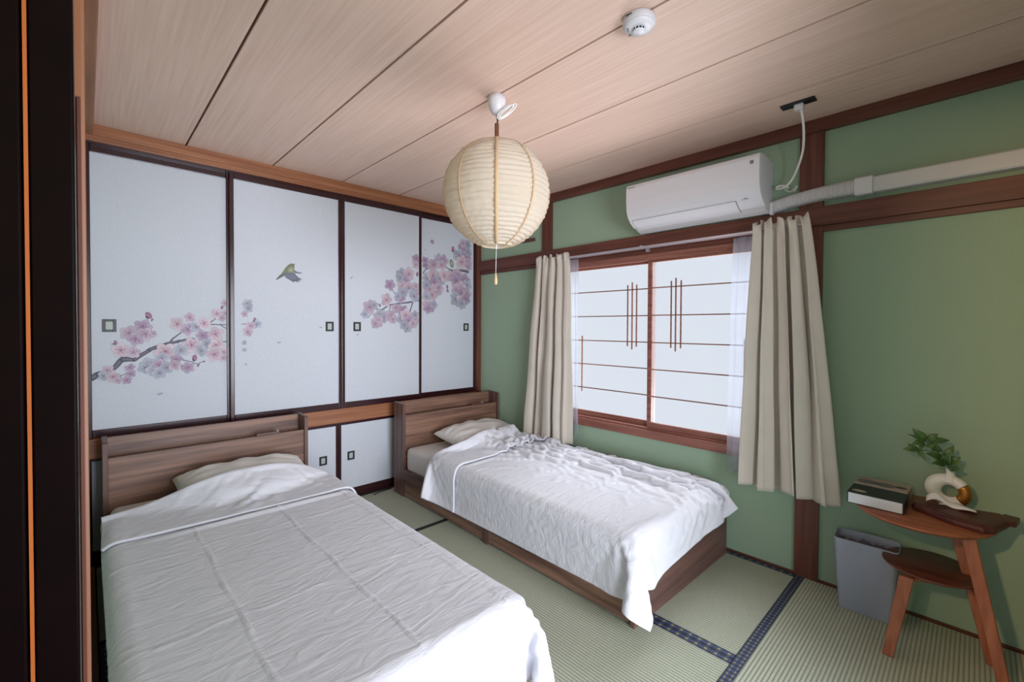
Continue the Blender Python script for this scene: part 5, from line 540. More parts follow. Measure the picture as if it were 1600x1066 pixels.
-15,-7,-5,-2,1,-1,0,35,2,-8,2,-1,-1,0,0,0,0,0,-1,1,0,0,0,0,0,0,0,0,0,0,0,0,-1,0,0,1,-1,1,0,0,0,0,0,0,-1,0,0,0,0,1,0,-1,0,0,0,1,0,0,0,0,0,-1,0,0,0,0,1,-3,0,3,0,0,0,0,0,1,0,0,0,-1,0,
-24,6,-1,-6,-3,9,26,4,-9,-6,5,-2,2,-1,0,0,-1,0,1,0,0,0,0,0,0,0,0,0,-1,0,0,0,1,0,0,0,0,0,0,0,0,-1,0,0,1,0,0,0,-1,0,0,1,-1,0,0,0,1,0,-1,0,0,1,0,0,0,0,-3,0,-4,4,0,4,0,0,0,0,0,0,0,0,0,
-21,-7,3,1,13,20,1,-5,6,-12,2,-1,0,0,0,-1,1,0,0,0,0,0,0,0,0,0,-1,0,1,0,0,0,0,0,0,0,0,-1,0,0,0,1,0,0,0,-1,0,0,1,0,0,-1,1,0,0,0,0,-1,1,0,0,0,0,0,-1,-1,0,3,-13,9,0,3,1,0,0,0,0,0,0,0,0,
-28,3,0,22,14,1,0,3,-23,8,1,-1,0,0,-1,1,0,0,0,0,0,0,0,0,-1,0,1,0,0,0,0,0,0,0,-1,0,0,1,0,0,0,0,0,0,-1,1,0,0,0,-1,0,1,0,0,-1,0,0,1,0,0,-1,0,0,0,1,-2,3,-5,-13,14,1,2,1,0,1,-1,0,0,0,0,0,
-21,8,15,10,1,-1,2,-3,-13,3,0,-1,0,0,0,0,0,0,0,0,0,-1,0,0,1,0,0,0,0,0,0,0,-1,0,1,0,0,0,0,0,0,0,-1,0,1,-1,0,0,0,1,0,0,-1,0,1,0,0,0,0,-1,1,0,0,0,-2,3,-2,-15,27,-11,-3,1,2,1,0,0,0,0,0,0,1,
-5,7,11,1,-2,1,3,-9,-7,2,-1,-1,0,-1,1,0,0,0,0,-1,0,1,0,0,0,0,0,0,0,-1,0,0,1,0,0,0,0,0,0,-1,0,0,1,0,0,0,0,0,0,0,-1,0,1,0,0,0,0,0,-1,1,0,0,0,0,1,0,-11,18,-4,-7,2,0,0,2,0,0,0,0,0,1,-1,
5,5,1,2,1,2,-1,-12,-3,0,0,0,0,1,-1,0,0,-1,0,1,0,0,0,0,0,0,0,-1,0,1,0,0,0,0,0,0,0,-1,0,1,0,0,0,-1,0,0,0,0,0,0,1,0,0,0,0,-1,0,0,1,0,0,0,0,0,0,-1,8,-3,-1,-5,0,1,2,-1,0,1,0,0,0,0,0,
17,-6,3,-2,3,1,-5,-12,1,1,-3,2,0,0,0,0,-1,1,0,0,0,0,0,0,0,-1,0,1,0,0,0,0,0,0,0,-1,0,1,0,0,0,0,0,0,0,0,0,0,0,0,0,-1,0,0,0,1,0,0,0,0,0,0,-1,0,-1,-1,2,2,1,-4,0,1,1,0,1,-1,1,0,1,-1,0,
124,30,30,31,30,30,30,30,20,29,-9,0,0,0,0,0,0,0,0,0,0,0,0,0,0,0,0,0,0,0,0,0,0,0,0,0,0,0,0,0,0,0,0,0,0,0,0,0,0,1,0,0,0,1,0,0,0,1,0,1,0,1,1,1,2,3,5,8,16,17,-18,-6,-3,-1,-1,-1,-1,-1,0,0,-1,
1,0,0,-1,0,1,0,0,10,-3,16,-2,-1,0,0,0,0,0,0,0,0,0,0,0,0,0,0,0,0,0,0,0,0,0,0,0,0,0,0,0,0,1,0,0,0,0,0,0,0,-1,0,0,0,-1,0,1,-1,-1,0,-1,1,-1,-1,0,-2,-2,-3,-9,-1,3,2,5,2,1,0,1,1,1,0,-1,1,
1,0,0,0,0,-1,0,1,0,-1,5,3,1,0,0,0,0,0,0,0,0,0,0,0,0,0,0,0,0,1,-1,0,1,0,0,-1,0,1,0,0,0,-2,0,0,0,0,0,0,0,0,0,0,0,0,0,-1,1,-1,0,0,-1,0,0,0,-1,-1,-2,0,-1,3,-1,-1,1,0,1,0,0,0,0,1,0,
0,0,0,0,1,0,0,-1,0,0,0,0,0,0,0,0,0,0,0,0,0,0,0,0,0,0,0,0,0,-1,1,0,-1,0,0,1,0,-1,0,0,0,1,0,0,0,0,0,0,0,0,0,0,0,0,0,0,-2,1,0,0,0,0,0,-1,1,0,0,1,3,-1,2,-4,-1,-1,1,0,0,0,0,-1,1,
0,0,0,0,0,0,0,0,0,0,0,0,0,0,0,0,0,0,0,0,0,0,0,0,0,0,0,0,0,0,0,0,0,0,0,0,0,0,0,0,0,0,0,0,0,0,0,0,0,0,0,0,0,0,0,2,-2,0,0,0,0,0,0,0,0,0,3,-2,3,0,1,-4,-1,1,-2,0,0,0,0,3,-3,
0,0,0,0,0,0,0,0,0,0,0,0,0,0,0,0,0,0,0,0,0,0,0,0,0,0,0,0,0,0,0,0,0,0,0,0,0,0,0,0,0,0,0,0,0,0,0,0,0,0,0,0,0,0,0,2,-2,0,0,0,0,0,0,0,0,1,-1,6,-2,1,1,-2,-3,-1,0,0,0,0,0,-2,2,
0,0,0,1,-1,0,0,0,0,0,0,0,0,0,0,0,0,0,0,0,0,0,0,0,0,0,0,0,0,0,0,0,0,0,0,0,0,0,0,0,0,0,0,0,0,0,0,0,0,0,0,0,0,0,0,1,-1,0,0,0,0,0,0,0,0,1,0,2,5,1,-3,-2,-2,-2,1,-1,0,0,0,0,0,
0,0,0,0,0,0,0,0,0,0,0,0,0,0,0,0,0,0,0,0,0,0,0,0,0,0,0,0,0,0,0,0,0,0,0,0,0,0,0,0,0,0,0,0,0,0,0,0,0,0,0,0,0,0,0,1,-1,0,0,0,0,0,0,0,2,-2,5,4,0,-1,0,-2,-4,-1,-1,1,-1,0,0,0,0,
0,0,1,-1,0,0,0,0,0,0,0,0,0,0,0,0,0,0,0,0,0,0,0,0,0,0,0,0,0,0,0,0,0,0,0,0,0,0,0,0,0,0,0,0,0,0,0,0,0,0,0,0,0,0,0,1,-1,0,0,0,0,0,0,0,0,4,9,-3,2,-2,0,-2,-5,-2,0,-2,1,0,0,0,0,
0,0,0,0,0,0,0,0,0,0,0,0,0,0,0,0,0,0,0,0,0,0,0,0,0,0,0,0,0,0,0,0,0,0,0,0,0,0,0,0,0,0,0,0,0,0,0,0,0,0,0,0,0,0,0,1,-1,0,0,0,0,0,0,1,1,6,3,-1,1,-1,-1,2,-4,-4,-3,1,0,-1,0,0,0,
0,0,-1,1,0,0,0,0,0,0,0,0,0,0,0,0,0,0,0,0,0,0,0,0,0,0,0,0,0,0,0,0,0,0,0,0,0,0,0,0,0,0,0,0,0,0,0,0,0,0,0,0,0,0,0,0,0,0,0,0,0,0,1,0,4,5,1,3,0,-3,1,-7,2,-4,2,-3,-3,2,-1,1,-1,
0,0,1,-1,0,0,0,0,0,0,0,0,0,0,0,0,0,0,0,0,0,0,0,0,0,0,0,0,0,0,0,0,0,0,0,0,0,0,0,0,0,0,0,0,0,0,0,0,0,0,0,0,0,0,0,1,-1,0,0,0,0,0,3,-2,7,2,2,-1,-1,2,-5,2,-2,-3,-2,-4,2,0,0,0,0,
0,0,0,0,0,0,0,0,0,0,0,0,0,0,0,0,0,0,0,0,0,0,0,0,0,0,0,0,0,0,0,0,0,0,0,0,0,0,0,0,0,0,0,0,0,0,0,0,0,0,0,0,0,0,0,1,-1,0,0,0,0,0,-4,9,4,2,-1,2,0,-4,-1,2,0,-2,-10,2,1,-1,2,-2,1,
0,1,-1,0,0,0,0,0,0,0,0,0,0,0,0,0,0,0,0,0,0,0,0,0,0,0,0,0,0,0,0,0,0,0,0,0,0,0,0,0,0,0,0,0,0,0,0,0,0,0,0,0,0,0,0,0,0,0,0,0,0,0,0,8,2,0,-1,1,0,-2,1,1,-1,3,-8,-3,-1,0,-1,1,0,
0,0,0,0,0,0,0,0,0,0,0,0,0,0,0,0,0,0,0,0,0,0,0,0,0,0,0,0,0,0,0,0,0,0,0,0,0,0,0,0,0,0,0,0,0,0,0,0,0,0,0,0,0,0,0,1,-1,0,0,0,0,0,4,6,-1,1,-3,0,0,0,3,-6,7,-5,3,-9,1,-1,0,0,0,
0,0,0,0,0,0,0,0,0,0,0,0,0,0,0,0,0,0,0,0,0,0,0,0,0,0,0,0,0,0,0,0,0,0,0,0,0,0,0,0,0,0,0,0,0,0,0,0,0,0,0,0,0,0,0,0,0,0,0,0,0,0,4,0,4,-1,-1,-1,4,-3,-3,7,-4,-1,-4,2,-2,-1,0,1,0,
1,-1,0,0,0,0,0,0,0,0,0,0,0,0,0,0,0,0,0,0,0,0,0,0,0,0,0,0,0,0,0,0,0,0,0,0,0,0,0,0,0,0,0,0,0,0,0,0,0,0,0,0,0,0,0,1,-1,0,0,0,1,1,1,2,0,-1,1,-1,0,0,3,-7,4,1,-1,-1,-2,4,-3,1,-3,
-1,1,0,0,0,0,0,0,0,0,0,0,0,0,0,0,0,0,0,0,0,0,0,0,0,0,0,0,0,0,0,0,0,0,0,0,0,0,0,0,0,0,0,0,0,0,0,0,0,0,0,0,0,0,0,0,0,4,-4,7,2,-6,0,0,1,0,-1,1,0,-1,-4,6,-1,1,-2,1,8,-6,-5,1,-1,
1,-1,0,0,0,0,0,0,0,0,0,0,0,0,0,0,0,0,0,0,0,0,0,0,0,0,0,0,0,0,0,0,0,0,0,0,0,0,0,0,0,0,0,0,0,0,0,0,0,0,0,0,0,0,0,0,0,-2,7,-11,-3,18,-7,1,0,-1,1,1,-2,-1,0,2,-3,4,-1,3,-3,-10,13,-6,0,
0,0,0,0,0,0,0,0,0,0,0,0,0,0,0,0,0,0,0,0,0,0,0,0,0,0,0,0,0,0,0,0,0,0,0,0,0,0,0,0,0,0,0,0,0,0,0,0,0,0,0,0,0,0,0,0,0,-2,1,6,-2,-15,14,2,-1,-1,-2,-1,1,1,6,-8,6,-2,1,8,-24,16,-5,-3,3,
0,0,0,0,0,0,0,0,0,-1,1,0,0,0,0,0,0,0,0,0,0,0,0,0,0,0,0,0,0,0,0,0,0,0,0,0,0,0,0,0,0,0,0,0,0,0,0,0,0,0,0,0,0,0,0,0,0,0,-4,-2,2,4,9,-5,-4,2,-1,-1,0,0,-5,10,-3,-4,13,-22,8,-4,0,6,1,
0,0,0,0,0,0,0,0,0,0,0,0,0,0,0,0,0,0,0,0,0,0,0,0,0,0,0,0,0,0,0,0,0,0,0,0,0,0,0,0,0,0,0,0,0,0,0,0,0,0,0,0,0,0,0,0,0,0,0,0,0,7,-16,8,0,-1,1,1,0,-1,-2,-2,0,9,-9,0,4,3,-2,0,0,
0,0,0,0,0,0,0,0,0,0,0,1,-1,0,0,0,0,0,0,0,0,0,0,0,0,0,0,0,0,0,0,0,0,0,0,0,0,0,0,0,0,0,0,0,0,0,0,0,0,0,0,0,0,0,0,0,0,0,0,4,2,-12,2,-1,3,1,-1,1,-1,1,-1,0,0,-2,-4,3,11,-2,-2,-3,1,
0,0,0,0,0,0,0,0,0,0,1,-2,1,0,0,0,0,0,0,0,0,0,0,0,0,0,0,0,0,0,0,0,0,0,0,0,0,0,0,0,0,0,0,0,0,0,0,0,0,0,0,0,0,0,0,0,0,0,0,-4,-1,3,-2,-1,3,0,0,0,2,-1,-1,3,-2,-4,-1,2,-1,-1,3,3,0,
0,0,0,0,0,0,0,0,0,0,0,0,0,0,0,0,0,0,0,0,0,0,0,0,0,0,0,0,0,0,0,0,0,0,0,0,0,0,0,0,0,0,0,0,0,0,0,0,0,0,0,0,0,0,0,0,0,0,0,0,-1,0,-2,-2,0,1,1,2,-1,-3,2,-2,1,-2,1,2,1,2,0,1,-1,
0,0,0,0,0,0,0,0,0,0,0,0,0,0,0,0,0,0,0,0,0,0,0,0,0,0,0,0,0,0,0,0,0,0,0,0,0,0,0,0,0,0,0,0,0,0,0,0,0,0,0,0,0,0,0,0,0,0,0,0,0,0,-5,-3,2,1,1,-1,-1,1,2,-1,-1,-2,0,6,0,0,1,-1,1,
0,0,0,0,0,0,0,0,0,0,0,0,0,0,0,0,0,0,0,0,0,0,0,0,0,0,0,0,0,0,0,0,0,0,0,0,0,0,0,0,0,0,0,0,0,0,0,0,0,0,0,0,0,0,0,0,0,0,0,0,0,0,0,-10,2,1,0,3,-3,1,5,-6,0,-1,0,9,0,-1,0,0,0,
0,0,0,0,0,0,0,0,0,0,0,0,0,0,0,0,0,0,0,0,0,0,0,0,0,0,0,0,0,0,0,0,0,0,0,0,0,0,0,0,0,0,0,0,0,0,0,0,0,0,0,0,0,0,0,0,0,0,0,0,0,0,-2,-5,-3,2,2,-2,-3,2,-1,7,-5,-1,6,2,0,1,0,0,0,
0,0,0,0,0,0,0,0,0,1,-1,0,0,0,0,0,0,0,0,0,0,0,0,0,0,0,0,0,0,0,0,0,0,0,0,0,0,0,0,0,0,0,0,0,0,0,0,0,0,0,0,0,0,0,0,-1,1,0,0,0,0,0,0,-6,-8,1,3,0,-2,2,3,-6,4,-1,9,1,1,-1,0,0,-1,
0,0,0,0,0,0,0,0,0,0,0,0,0,0,0,0,0,0,0,0,0,0,0,0,0,0,0,0,0,0,0,0,0,0,0,0,0,0,0,0,0,0,0,0,0,0,0,0,0,0,0,0,0,0,0,-1,1,0,0,0,0,3,-3,3,-15,-2,2,0,0,1,-2,5,-7,17,-3,5,-3,-1,1,-1,0,
1,0,0,0,-1,0,0,0,0,0,-1,1,0,0,0,0,0,0,0,0,0,0,0,0,0,0,0,0,0,0,0,0,0,0,0,0,0,0,0,0,0,0,0,0,0,0,0,0,0,0,0,0,0,0,0,0,0,0,0,0,0,-2,4,-4,-4,-7,0,-1,-3,2,3,0,2,0,16,-4,-4,3,-2,2,-1,
2,0,-1,0,1,-1,-1,0,0,0,0,0,0,0,0,0,0,0,0,0,0,0,0,0,0,0,0,0,0,0,0,0,0,0,0,0,0,0,0,0,0,0,0,0,0,0,0,0,0,0,0,0,0,0,0,-2,2,0,0,0,0,-1,-1,-1,3,-11,-1,-9,4,2,5,-4,5,6,-3,2,5,0,-1,1,0,
1,0,1,-1,0,1,0,0,-2,0,0,1,0,-1,0,0,0,0,0,0,0,0,0,0,0,0,1,-1,0,0,0,0,0,0,0,0,0,0,0,0,0,0,1,-1,0,1,-1,2,-2,1,-1,2,-2,1,-1,-1,1,0,0,0,0,0,0,2,-4,-3,-6,-5,-2,0,7,0,8,5,-2,0,2,-2,2,-2,0,
-3,0,0,1,0,-2,1,-1,1,1,0,0,0,1,1,0,-1,0,0,0,0,0,0,0,0,0,-1,1,0,0,0,0,0,0,0,0,0,0,0,0,0,0,-1,1,0,0,0,-2,2,-1,1,-2,2,0,1,-6,5,0,1,-1,1,1,0,-3,2,-1,-10,-2,-3,-3,5,5,7,1,3,-2,-2,0,0,0,0,
-3,0,0,0,-1,2,0,0,0,-13,2,1,1,0,-2,0,1,0,0,0,0,0,0,0,0,0,0,0,0,0,0,0,0,0,0,0,0,0,0,0,0,-1,0,0,0,-1,1,0,0,0,0,0,0,-1,0,-2,3,0,-2,2,-1,-1,0,2,1,0,-6,4,-6,3,-5,18,1,-6,-5,3,0,1,-1,-1,1,
-3,0,-1,0,0,-1,-1,-2,-14,-4,5,-3,-1,-1,1,0,0,0,0,0,0,0,0,0,0,0,0,0,0,0,0,0,0,0,0,0,0,0,0,0,0,1,0,0,0,-1,0,0,0,0,0,0,0,-1,0,1,-1,0,1,0,0,0,1,-1,-1,1,0,1,-3,6,1,-3,1,1,5,-4,-1,-1,0,0,-1,
-4,-1,0,-1,-1,-1,-2,-10,-5,10,-15,0,-1,1,0,0,0,0,0,0,0,0,0,0,0,0,0,0,0,0,0,0,0,0,0,0,0,0,0,-1,0,0,0,0,0,1,0,0,0,0,0,-1,0,1,0,0,1,-1,0,0,0,0,-1,1,0,-1,1,4,0,-2,4,-2,-1,0,-2,1,0,0,0,-1,0,
-7,0,0,-2,-1,-4,-8,-3,9,-13,-2,1,0,0,-1,0,0,0,0,0,0,0,0,0,0,0,0,0,0,0,0,0,0,0,0,0,0,0,0,1,0,0,0,0,0,0,-1,0,0,0,0,1,0,-1,0,0,0,1,0,-1,0,1,0,-1,0,0,3,0,1,0,0,-4,0,1,0,0,0,0,0,0,0,
-7,-1,-5,0,-4,-5,-1,4,-9,-1,-1,-1,1,-1,1,0,0,0,0,0,0,0,0,0,0,0,0,0,0,0,0,0,0,-1,0,0,0,0,0,0,0,0,0,0,0,0,1,0,0,0,-1,0,0,1,0,0,0,0,0,0,0,-1,0,0,1,2,0,-3,6,1,-4,-1,-1,-1,1,-1,1,-1,0,1,-1,
-10,-3,0,-5,-5,-1,1,-2,-4,-2,0,1,0,0,0,0,-1,0,0,0,0,0,0,0,0,0,0,0,0,0,0,0,0,1,0,0,0,0,0,0,0,0,0,0,0,0,0,-1,0,0,1,0,0,-1,0,0,1,0,0,-1,1,0,0,1,-1,2,-2,4,6,-7,0,-1,-2,0,-1,1,-1,1,0,-1,1,
-15,-2,-3,-4,0,1,-1,-4,-2,0,0,0,-1,1,-1,0,1,0,0,0,0,0,0,0,0,0,0,0,0,0,0,0,0,0,0,0,-1,1,-1,0,0,0,0,0,0,0,0,1,0,0,0,-1,0,1,0,0,0,-1,0,1,-1,0,1,-1,3,-3,3,10,-10,-3,4,-1,-1,-1,0,0,0,0,-1,1,-1,
-19,-2,-3,0,1,-1,-1,-4,-1,0,-1,0,1,-1,1,0,0,0,-1,0,0,0,0,0,0,0,0,0,0,0,0,0,0,0,0,0,1,-1,1,0,0,0,0,0,0,0,0,0,-1,0,0,1,0,0,0,-1,0,1,0,0,0,1,-1,1,-1,1,7,-7,2,0,-2,1,1,-3,0,-1,1,-1,1,-1,1,
-21,-1,0,-1,-1,0,-3,-3,0,-1,1,0,0,0,0,-1,0,0,1,0,0,0,0,0,0,0,0,0,0,0,0,0,0,0,0,0,0,0,0,0,0,0,0,0,0,-1,0,0,1,0,0,0,-1,0,0,1,0,0,0,0,0,0,0,1,1,1,-2,1,0,-1,1,0,-2,2,-1,-1,0,0,0,0,0,
-21,-1,-3,1,0,-1,-3,-2,-1,1,0,-1,0,1,-1,1,0,0,0,0,0,0,0,0,0,-1,0,0,0,0,0,0,0,0,0,0,0,0,0,0,0,0,0,0,0,1,0,0,0,-1,0,0,1,0,0,0,0,0,0,1,0,0,2,1,1,3,-3,-1,-1,-1,1,-1,0,-1,-1,1,-1,0,-1,1,-1]

# ------------------------------------------------------------------ the room
XL = -2.750; YN = -3.66; H = 2.42
YW0, YW1 = -2.734, -.951            # window bay between the posts
# floor: mats with brocade borders, real gaps
floor = structure('floor')
bx('subfloor', BORDER_D, -4.6, .12, YN-.9, .15, -.12, -.05, floor)
def border_strip(name, x0, x1, y0, y1, along, parent, rows=2, material=None, z=.0012):
    L = (y1-y0) if along == 'y' else (x1-x0); wd = (x1-x0) if along == 'y' else (y1-y0)
    me = bpy.data.meshes.new(name); off = wloc(parent)
    n = max(1, int(L/.1)); vs = []; uvs = []
    for i in range(n+1):
        t = i/n
        for j in (0, 1):
            x, y = (x0+(x1-x0)*j, y0+L*t) if along == 'y' else (x0+L*t, y0+(y1-y0)*j)
            vs.append(tuple(Vector((x, y, z))-off)); uvs.append((L*t/(wd/rows)*.8, j*rows))
    top = len(vs); vs += [(a, b, -.004) for a, b, c in vs]
    fs = []
    for i in range(n):
        a = 2*i; fs.append((a, a+1, a+3, a+2)); fs.append((a, a+2, a+2+top, a+top)); fs.append((a+1, a+1+top, a+3+top, a+3))
    fs += [(0, top, top+1, 1), (2*n, 2*n+1, 2*n+1+top, 2*n+top)]
    me.from_pydata(vs, [], fs); ul = me.uv_layers.new(name='UVMap')
    for lp in me.loops: ul.data[lp.index].uv = uvs[lp.vertex_index % top]
    bm = bmesh.new(); bm.from_mesh(me); bmesh.ops.recalc_face_normals(bm, faces=bm.faces[:]); bm.to_mesh(me); bm.free()
    me.materials.append(material or BORDER); o = bpy.data.objects.new(name, me); COL.objects.link(o); o.parent = parent; return o
def mat_(x0, x1, y0, y1, along):
    g = .0012
    o = bx('tatami_mat', tatami(along), x0+g, x1-g, y0+g, y1-g, -.05, 0, floor, bevel=.002)
    b = .034
    if along == 'y':
        border_strip('mat_border', x0+g, x0+b, y0+g, y1-g, 'y', o, 1); border_strip('mat_border', x1-b, x1-g, y0+g, y1-g, 'y', o, 1)
    else:
        border_strip('mat_border', x0+g, x1-g, y0+g, y0+b, 'x', o, 2 if y1 < -2 else 1, None if y1 < -2 else BORDER_D); border_strip('mat_border', x0+g, x1-g, y1-b-(.008 if y1 < -2 else 0), y1-g, 'x', o, 2 if y1 < -2 else 1, None if y1 < -2 else BORDER_D)
    return o
mat_(-.905, -.022, -2.745, -.88, 'y')          # under the window
mat_(-1.79, -.905, -2.745, -.88, 'y')
mat_(-2.715, -1.79, -2.745, -.88, 'y')
mat_(-1.36, -.022, -.88, -.012, 'x'); mat_(-2.715, -1.36, -.88, -.012, 'x')
mat_(-1.80, -.022, YN+.02, -2.745, 'x'); mat_(-2.715, -1.80, YN+.02, -2.745, 'x')
bx('hallway_floor', orange('y'), -4.5, -2.72, YN-.8, .1, -.05, -.004, floor)

# ceiling: veneered boards with recessed dark joints
ceiling = structure('ceiling')
bx('backing_board', brown('y'), -4.5, .12, YN-.8, .12, H+.012, H+.05, ceiling)
A0, BW = .41, .4734
edges = [.02]+[-(A0+i*BW) for i in range(5)]+[-2.80]
for a, b in zip(edges[:-1], edges[1:]):
    bx('ceiling_board', CEIL, b+.0048, a-.0048, YN-.05, .02, H, H+.011, ceiling, bevel=.001)

def plaster(mb, name, parent): return mb.build(name, GREEN, parent)
# window wall
wr = structure('wall_right')
m_ = MB().box(0,.12,YN-.1,YW0,-.05,H).box(0,.12,YW1,.12,-.05,H).box(0,.12,YW0,YW1,-.05,.575).box(0,.12,YW0,YW1,1.90,H)
plaster(m_, 'plaster', wr)
bx('wall_post', brown('z'), -.022, .01, -2.844, -2.734, -.002, H, wr, bevel=.003)
bx('wall_post', brown('z'), -.022, .01, -.951, -.85, -.002, H, wr, bevel=.003)
MB().box(-.04, .0, -.02, .05, -.05, H).build('corner_post', brown('z'), wr, bevel=.003)
MB().box(-.035, .005, YN, .0, 2.354, H).build('ceiling_molding', brown('y'), wr, bevel=.003)
MB().box(-.034, .005, YN, -.0, 1.864, 1.962).build('lintel_rail', brown('y'), wr, bevel=.004)
MB().box(-.016, .005, YN, -.02, 1.834, 1.866).build('lintel_rail', brown('y'), wr, bevel=.003)
MB().box(-.016, .005, YN, -2.3, -.04, .007).build('floor_strip', brown('y'), wr)
MB().box(-.016, .005, -2.3, -.02, -.04, .007).build('floor_strip', brown('y'), wr)
MB().box(-.02, .002, -.752, -.60, 2.068, 2.092).build('picture_batten', brown('y'), wr, bevel=.002)
# near wall behind the camera; unseen doorway added to let fill light in
wn = structure('wall_near')
m_ = MB().box(-1.0,.12,YN-.1,YN,-.05,H).box(-2.8,-2.5,YN-.1,YN,-.05,H).box(-2.5,-1.0,YN-.1,YN,2.0,H)
plaster(m_, 'plaster', wn)
MB().box(-2.52,-2.48,YN-.11,YN+.01,-.05,2.0).box(-1.02,-.98,YN-.11,YN+.01,-.05,2.0).box(-2.52,-.98,YN-.11,YN+.01,1.96,2.02).build('door_frame', brown('z'), wn)
# left wall, ending in a jamb; the photographer stands in its opening
wl = structure('wall_left')
plaster(MB().box(-2.85, XL, -2.56, .12, -.05, H).box(-2.85,-2.74,YN-.1,-2.56,1.95,H).box(-2.85,-2.74,YN-.8,YN-.0,-.05,H), 'plaster', wl)
MB().box(-2.86, -2.7425, -2.66, -2.56, -.05, 2.36).build('door_jamb', orange('z'), wl, bevel=.003)
bx('jamb_groove', brown('z'), -2.7495, -2.7463, -2.664, -2.655, -.05, 1.60, wl)
MB().box(-2.76, -2.706, YN, 0, 2.36, H).build('ceiling_molding', orange('y'), wl, bevel=.004)
# hallway shell
wh = structure('wall_hallway')
plaster(MB().box(-4.6,-4.5,YN-.8,.12,-.05,H).box(-4.6,-2.8,.0,.12,-.05,H).box(-4.6,-2.85,YN-.9,YN-.8,-.05,H), 'plaster', wh)

# sliding lacquered door leaves right beside the camera
def leaf(name, x0, x1, y0, z1=2.2):
    d = structure(name, (x0, y0, 0))
    MB().box(x0, x1, y0, y0+.045, 0, z1).build('door_stile', LACQ_F, d, bevel=.0016, seg=3)
    MB().box(x0+.006, x1-.004, y0+.045, y0+.9 if x1 < -2.76 else -2.668, 0, z1).build('door_panel', LACQ_F, d)
    return d
leaf('door_9', -2.7678, -2.7482, -3.0)
leaf('door_10', -2.800, -2.7712, -3.0)
MB().box(-2.7702, -2.7684, -3.0003, -2.985, 0, 1.578).build('wood_spline', wood('bare_orange_wood', S(214,120,56), S(180,92,40), 'z', .4), bpy.data.objects['door_10'])  # warm lamplight streak on the door edge, painted as an orange strip
MB().box(-2.7672, -2.7499, -3.0, -2.98, 0, .0).build('door_sill', LACQ_F, bpy.data.objects['door_9']) if False else None

# back wall: closet with sliding panels above and below
wb = structure('wall_back')
MB().box(-2.86,.12,.12,.2,-.05,H).build('closet_back', GREEN, wb)
MB().box(XL, 0, -.04, .05, 2.362, H).build('ceiling_molding', orange('x'), wb, bevel=.003)
MB().box(XL, -.036, -.030, .05, 2.333, 2.364).build('door_head', orange('x'), wb, bevel=.003)
MB().box(XL, -.036, -.004, .05, 2.326, 2.334).build('door_track', LACQ, wb)
MB().box(XL, -.036, -.012, .06, .592, .700).build('middle_rail', orange('x'), wb, bevel=.004)
MB().box(XL, -.036, -.006, .06, -.05, .022).build('bottom_rail', LACQ, wb, bevel=.002)

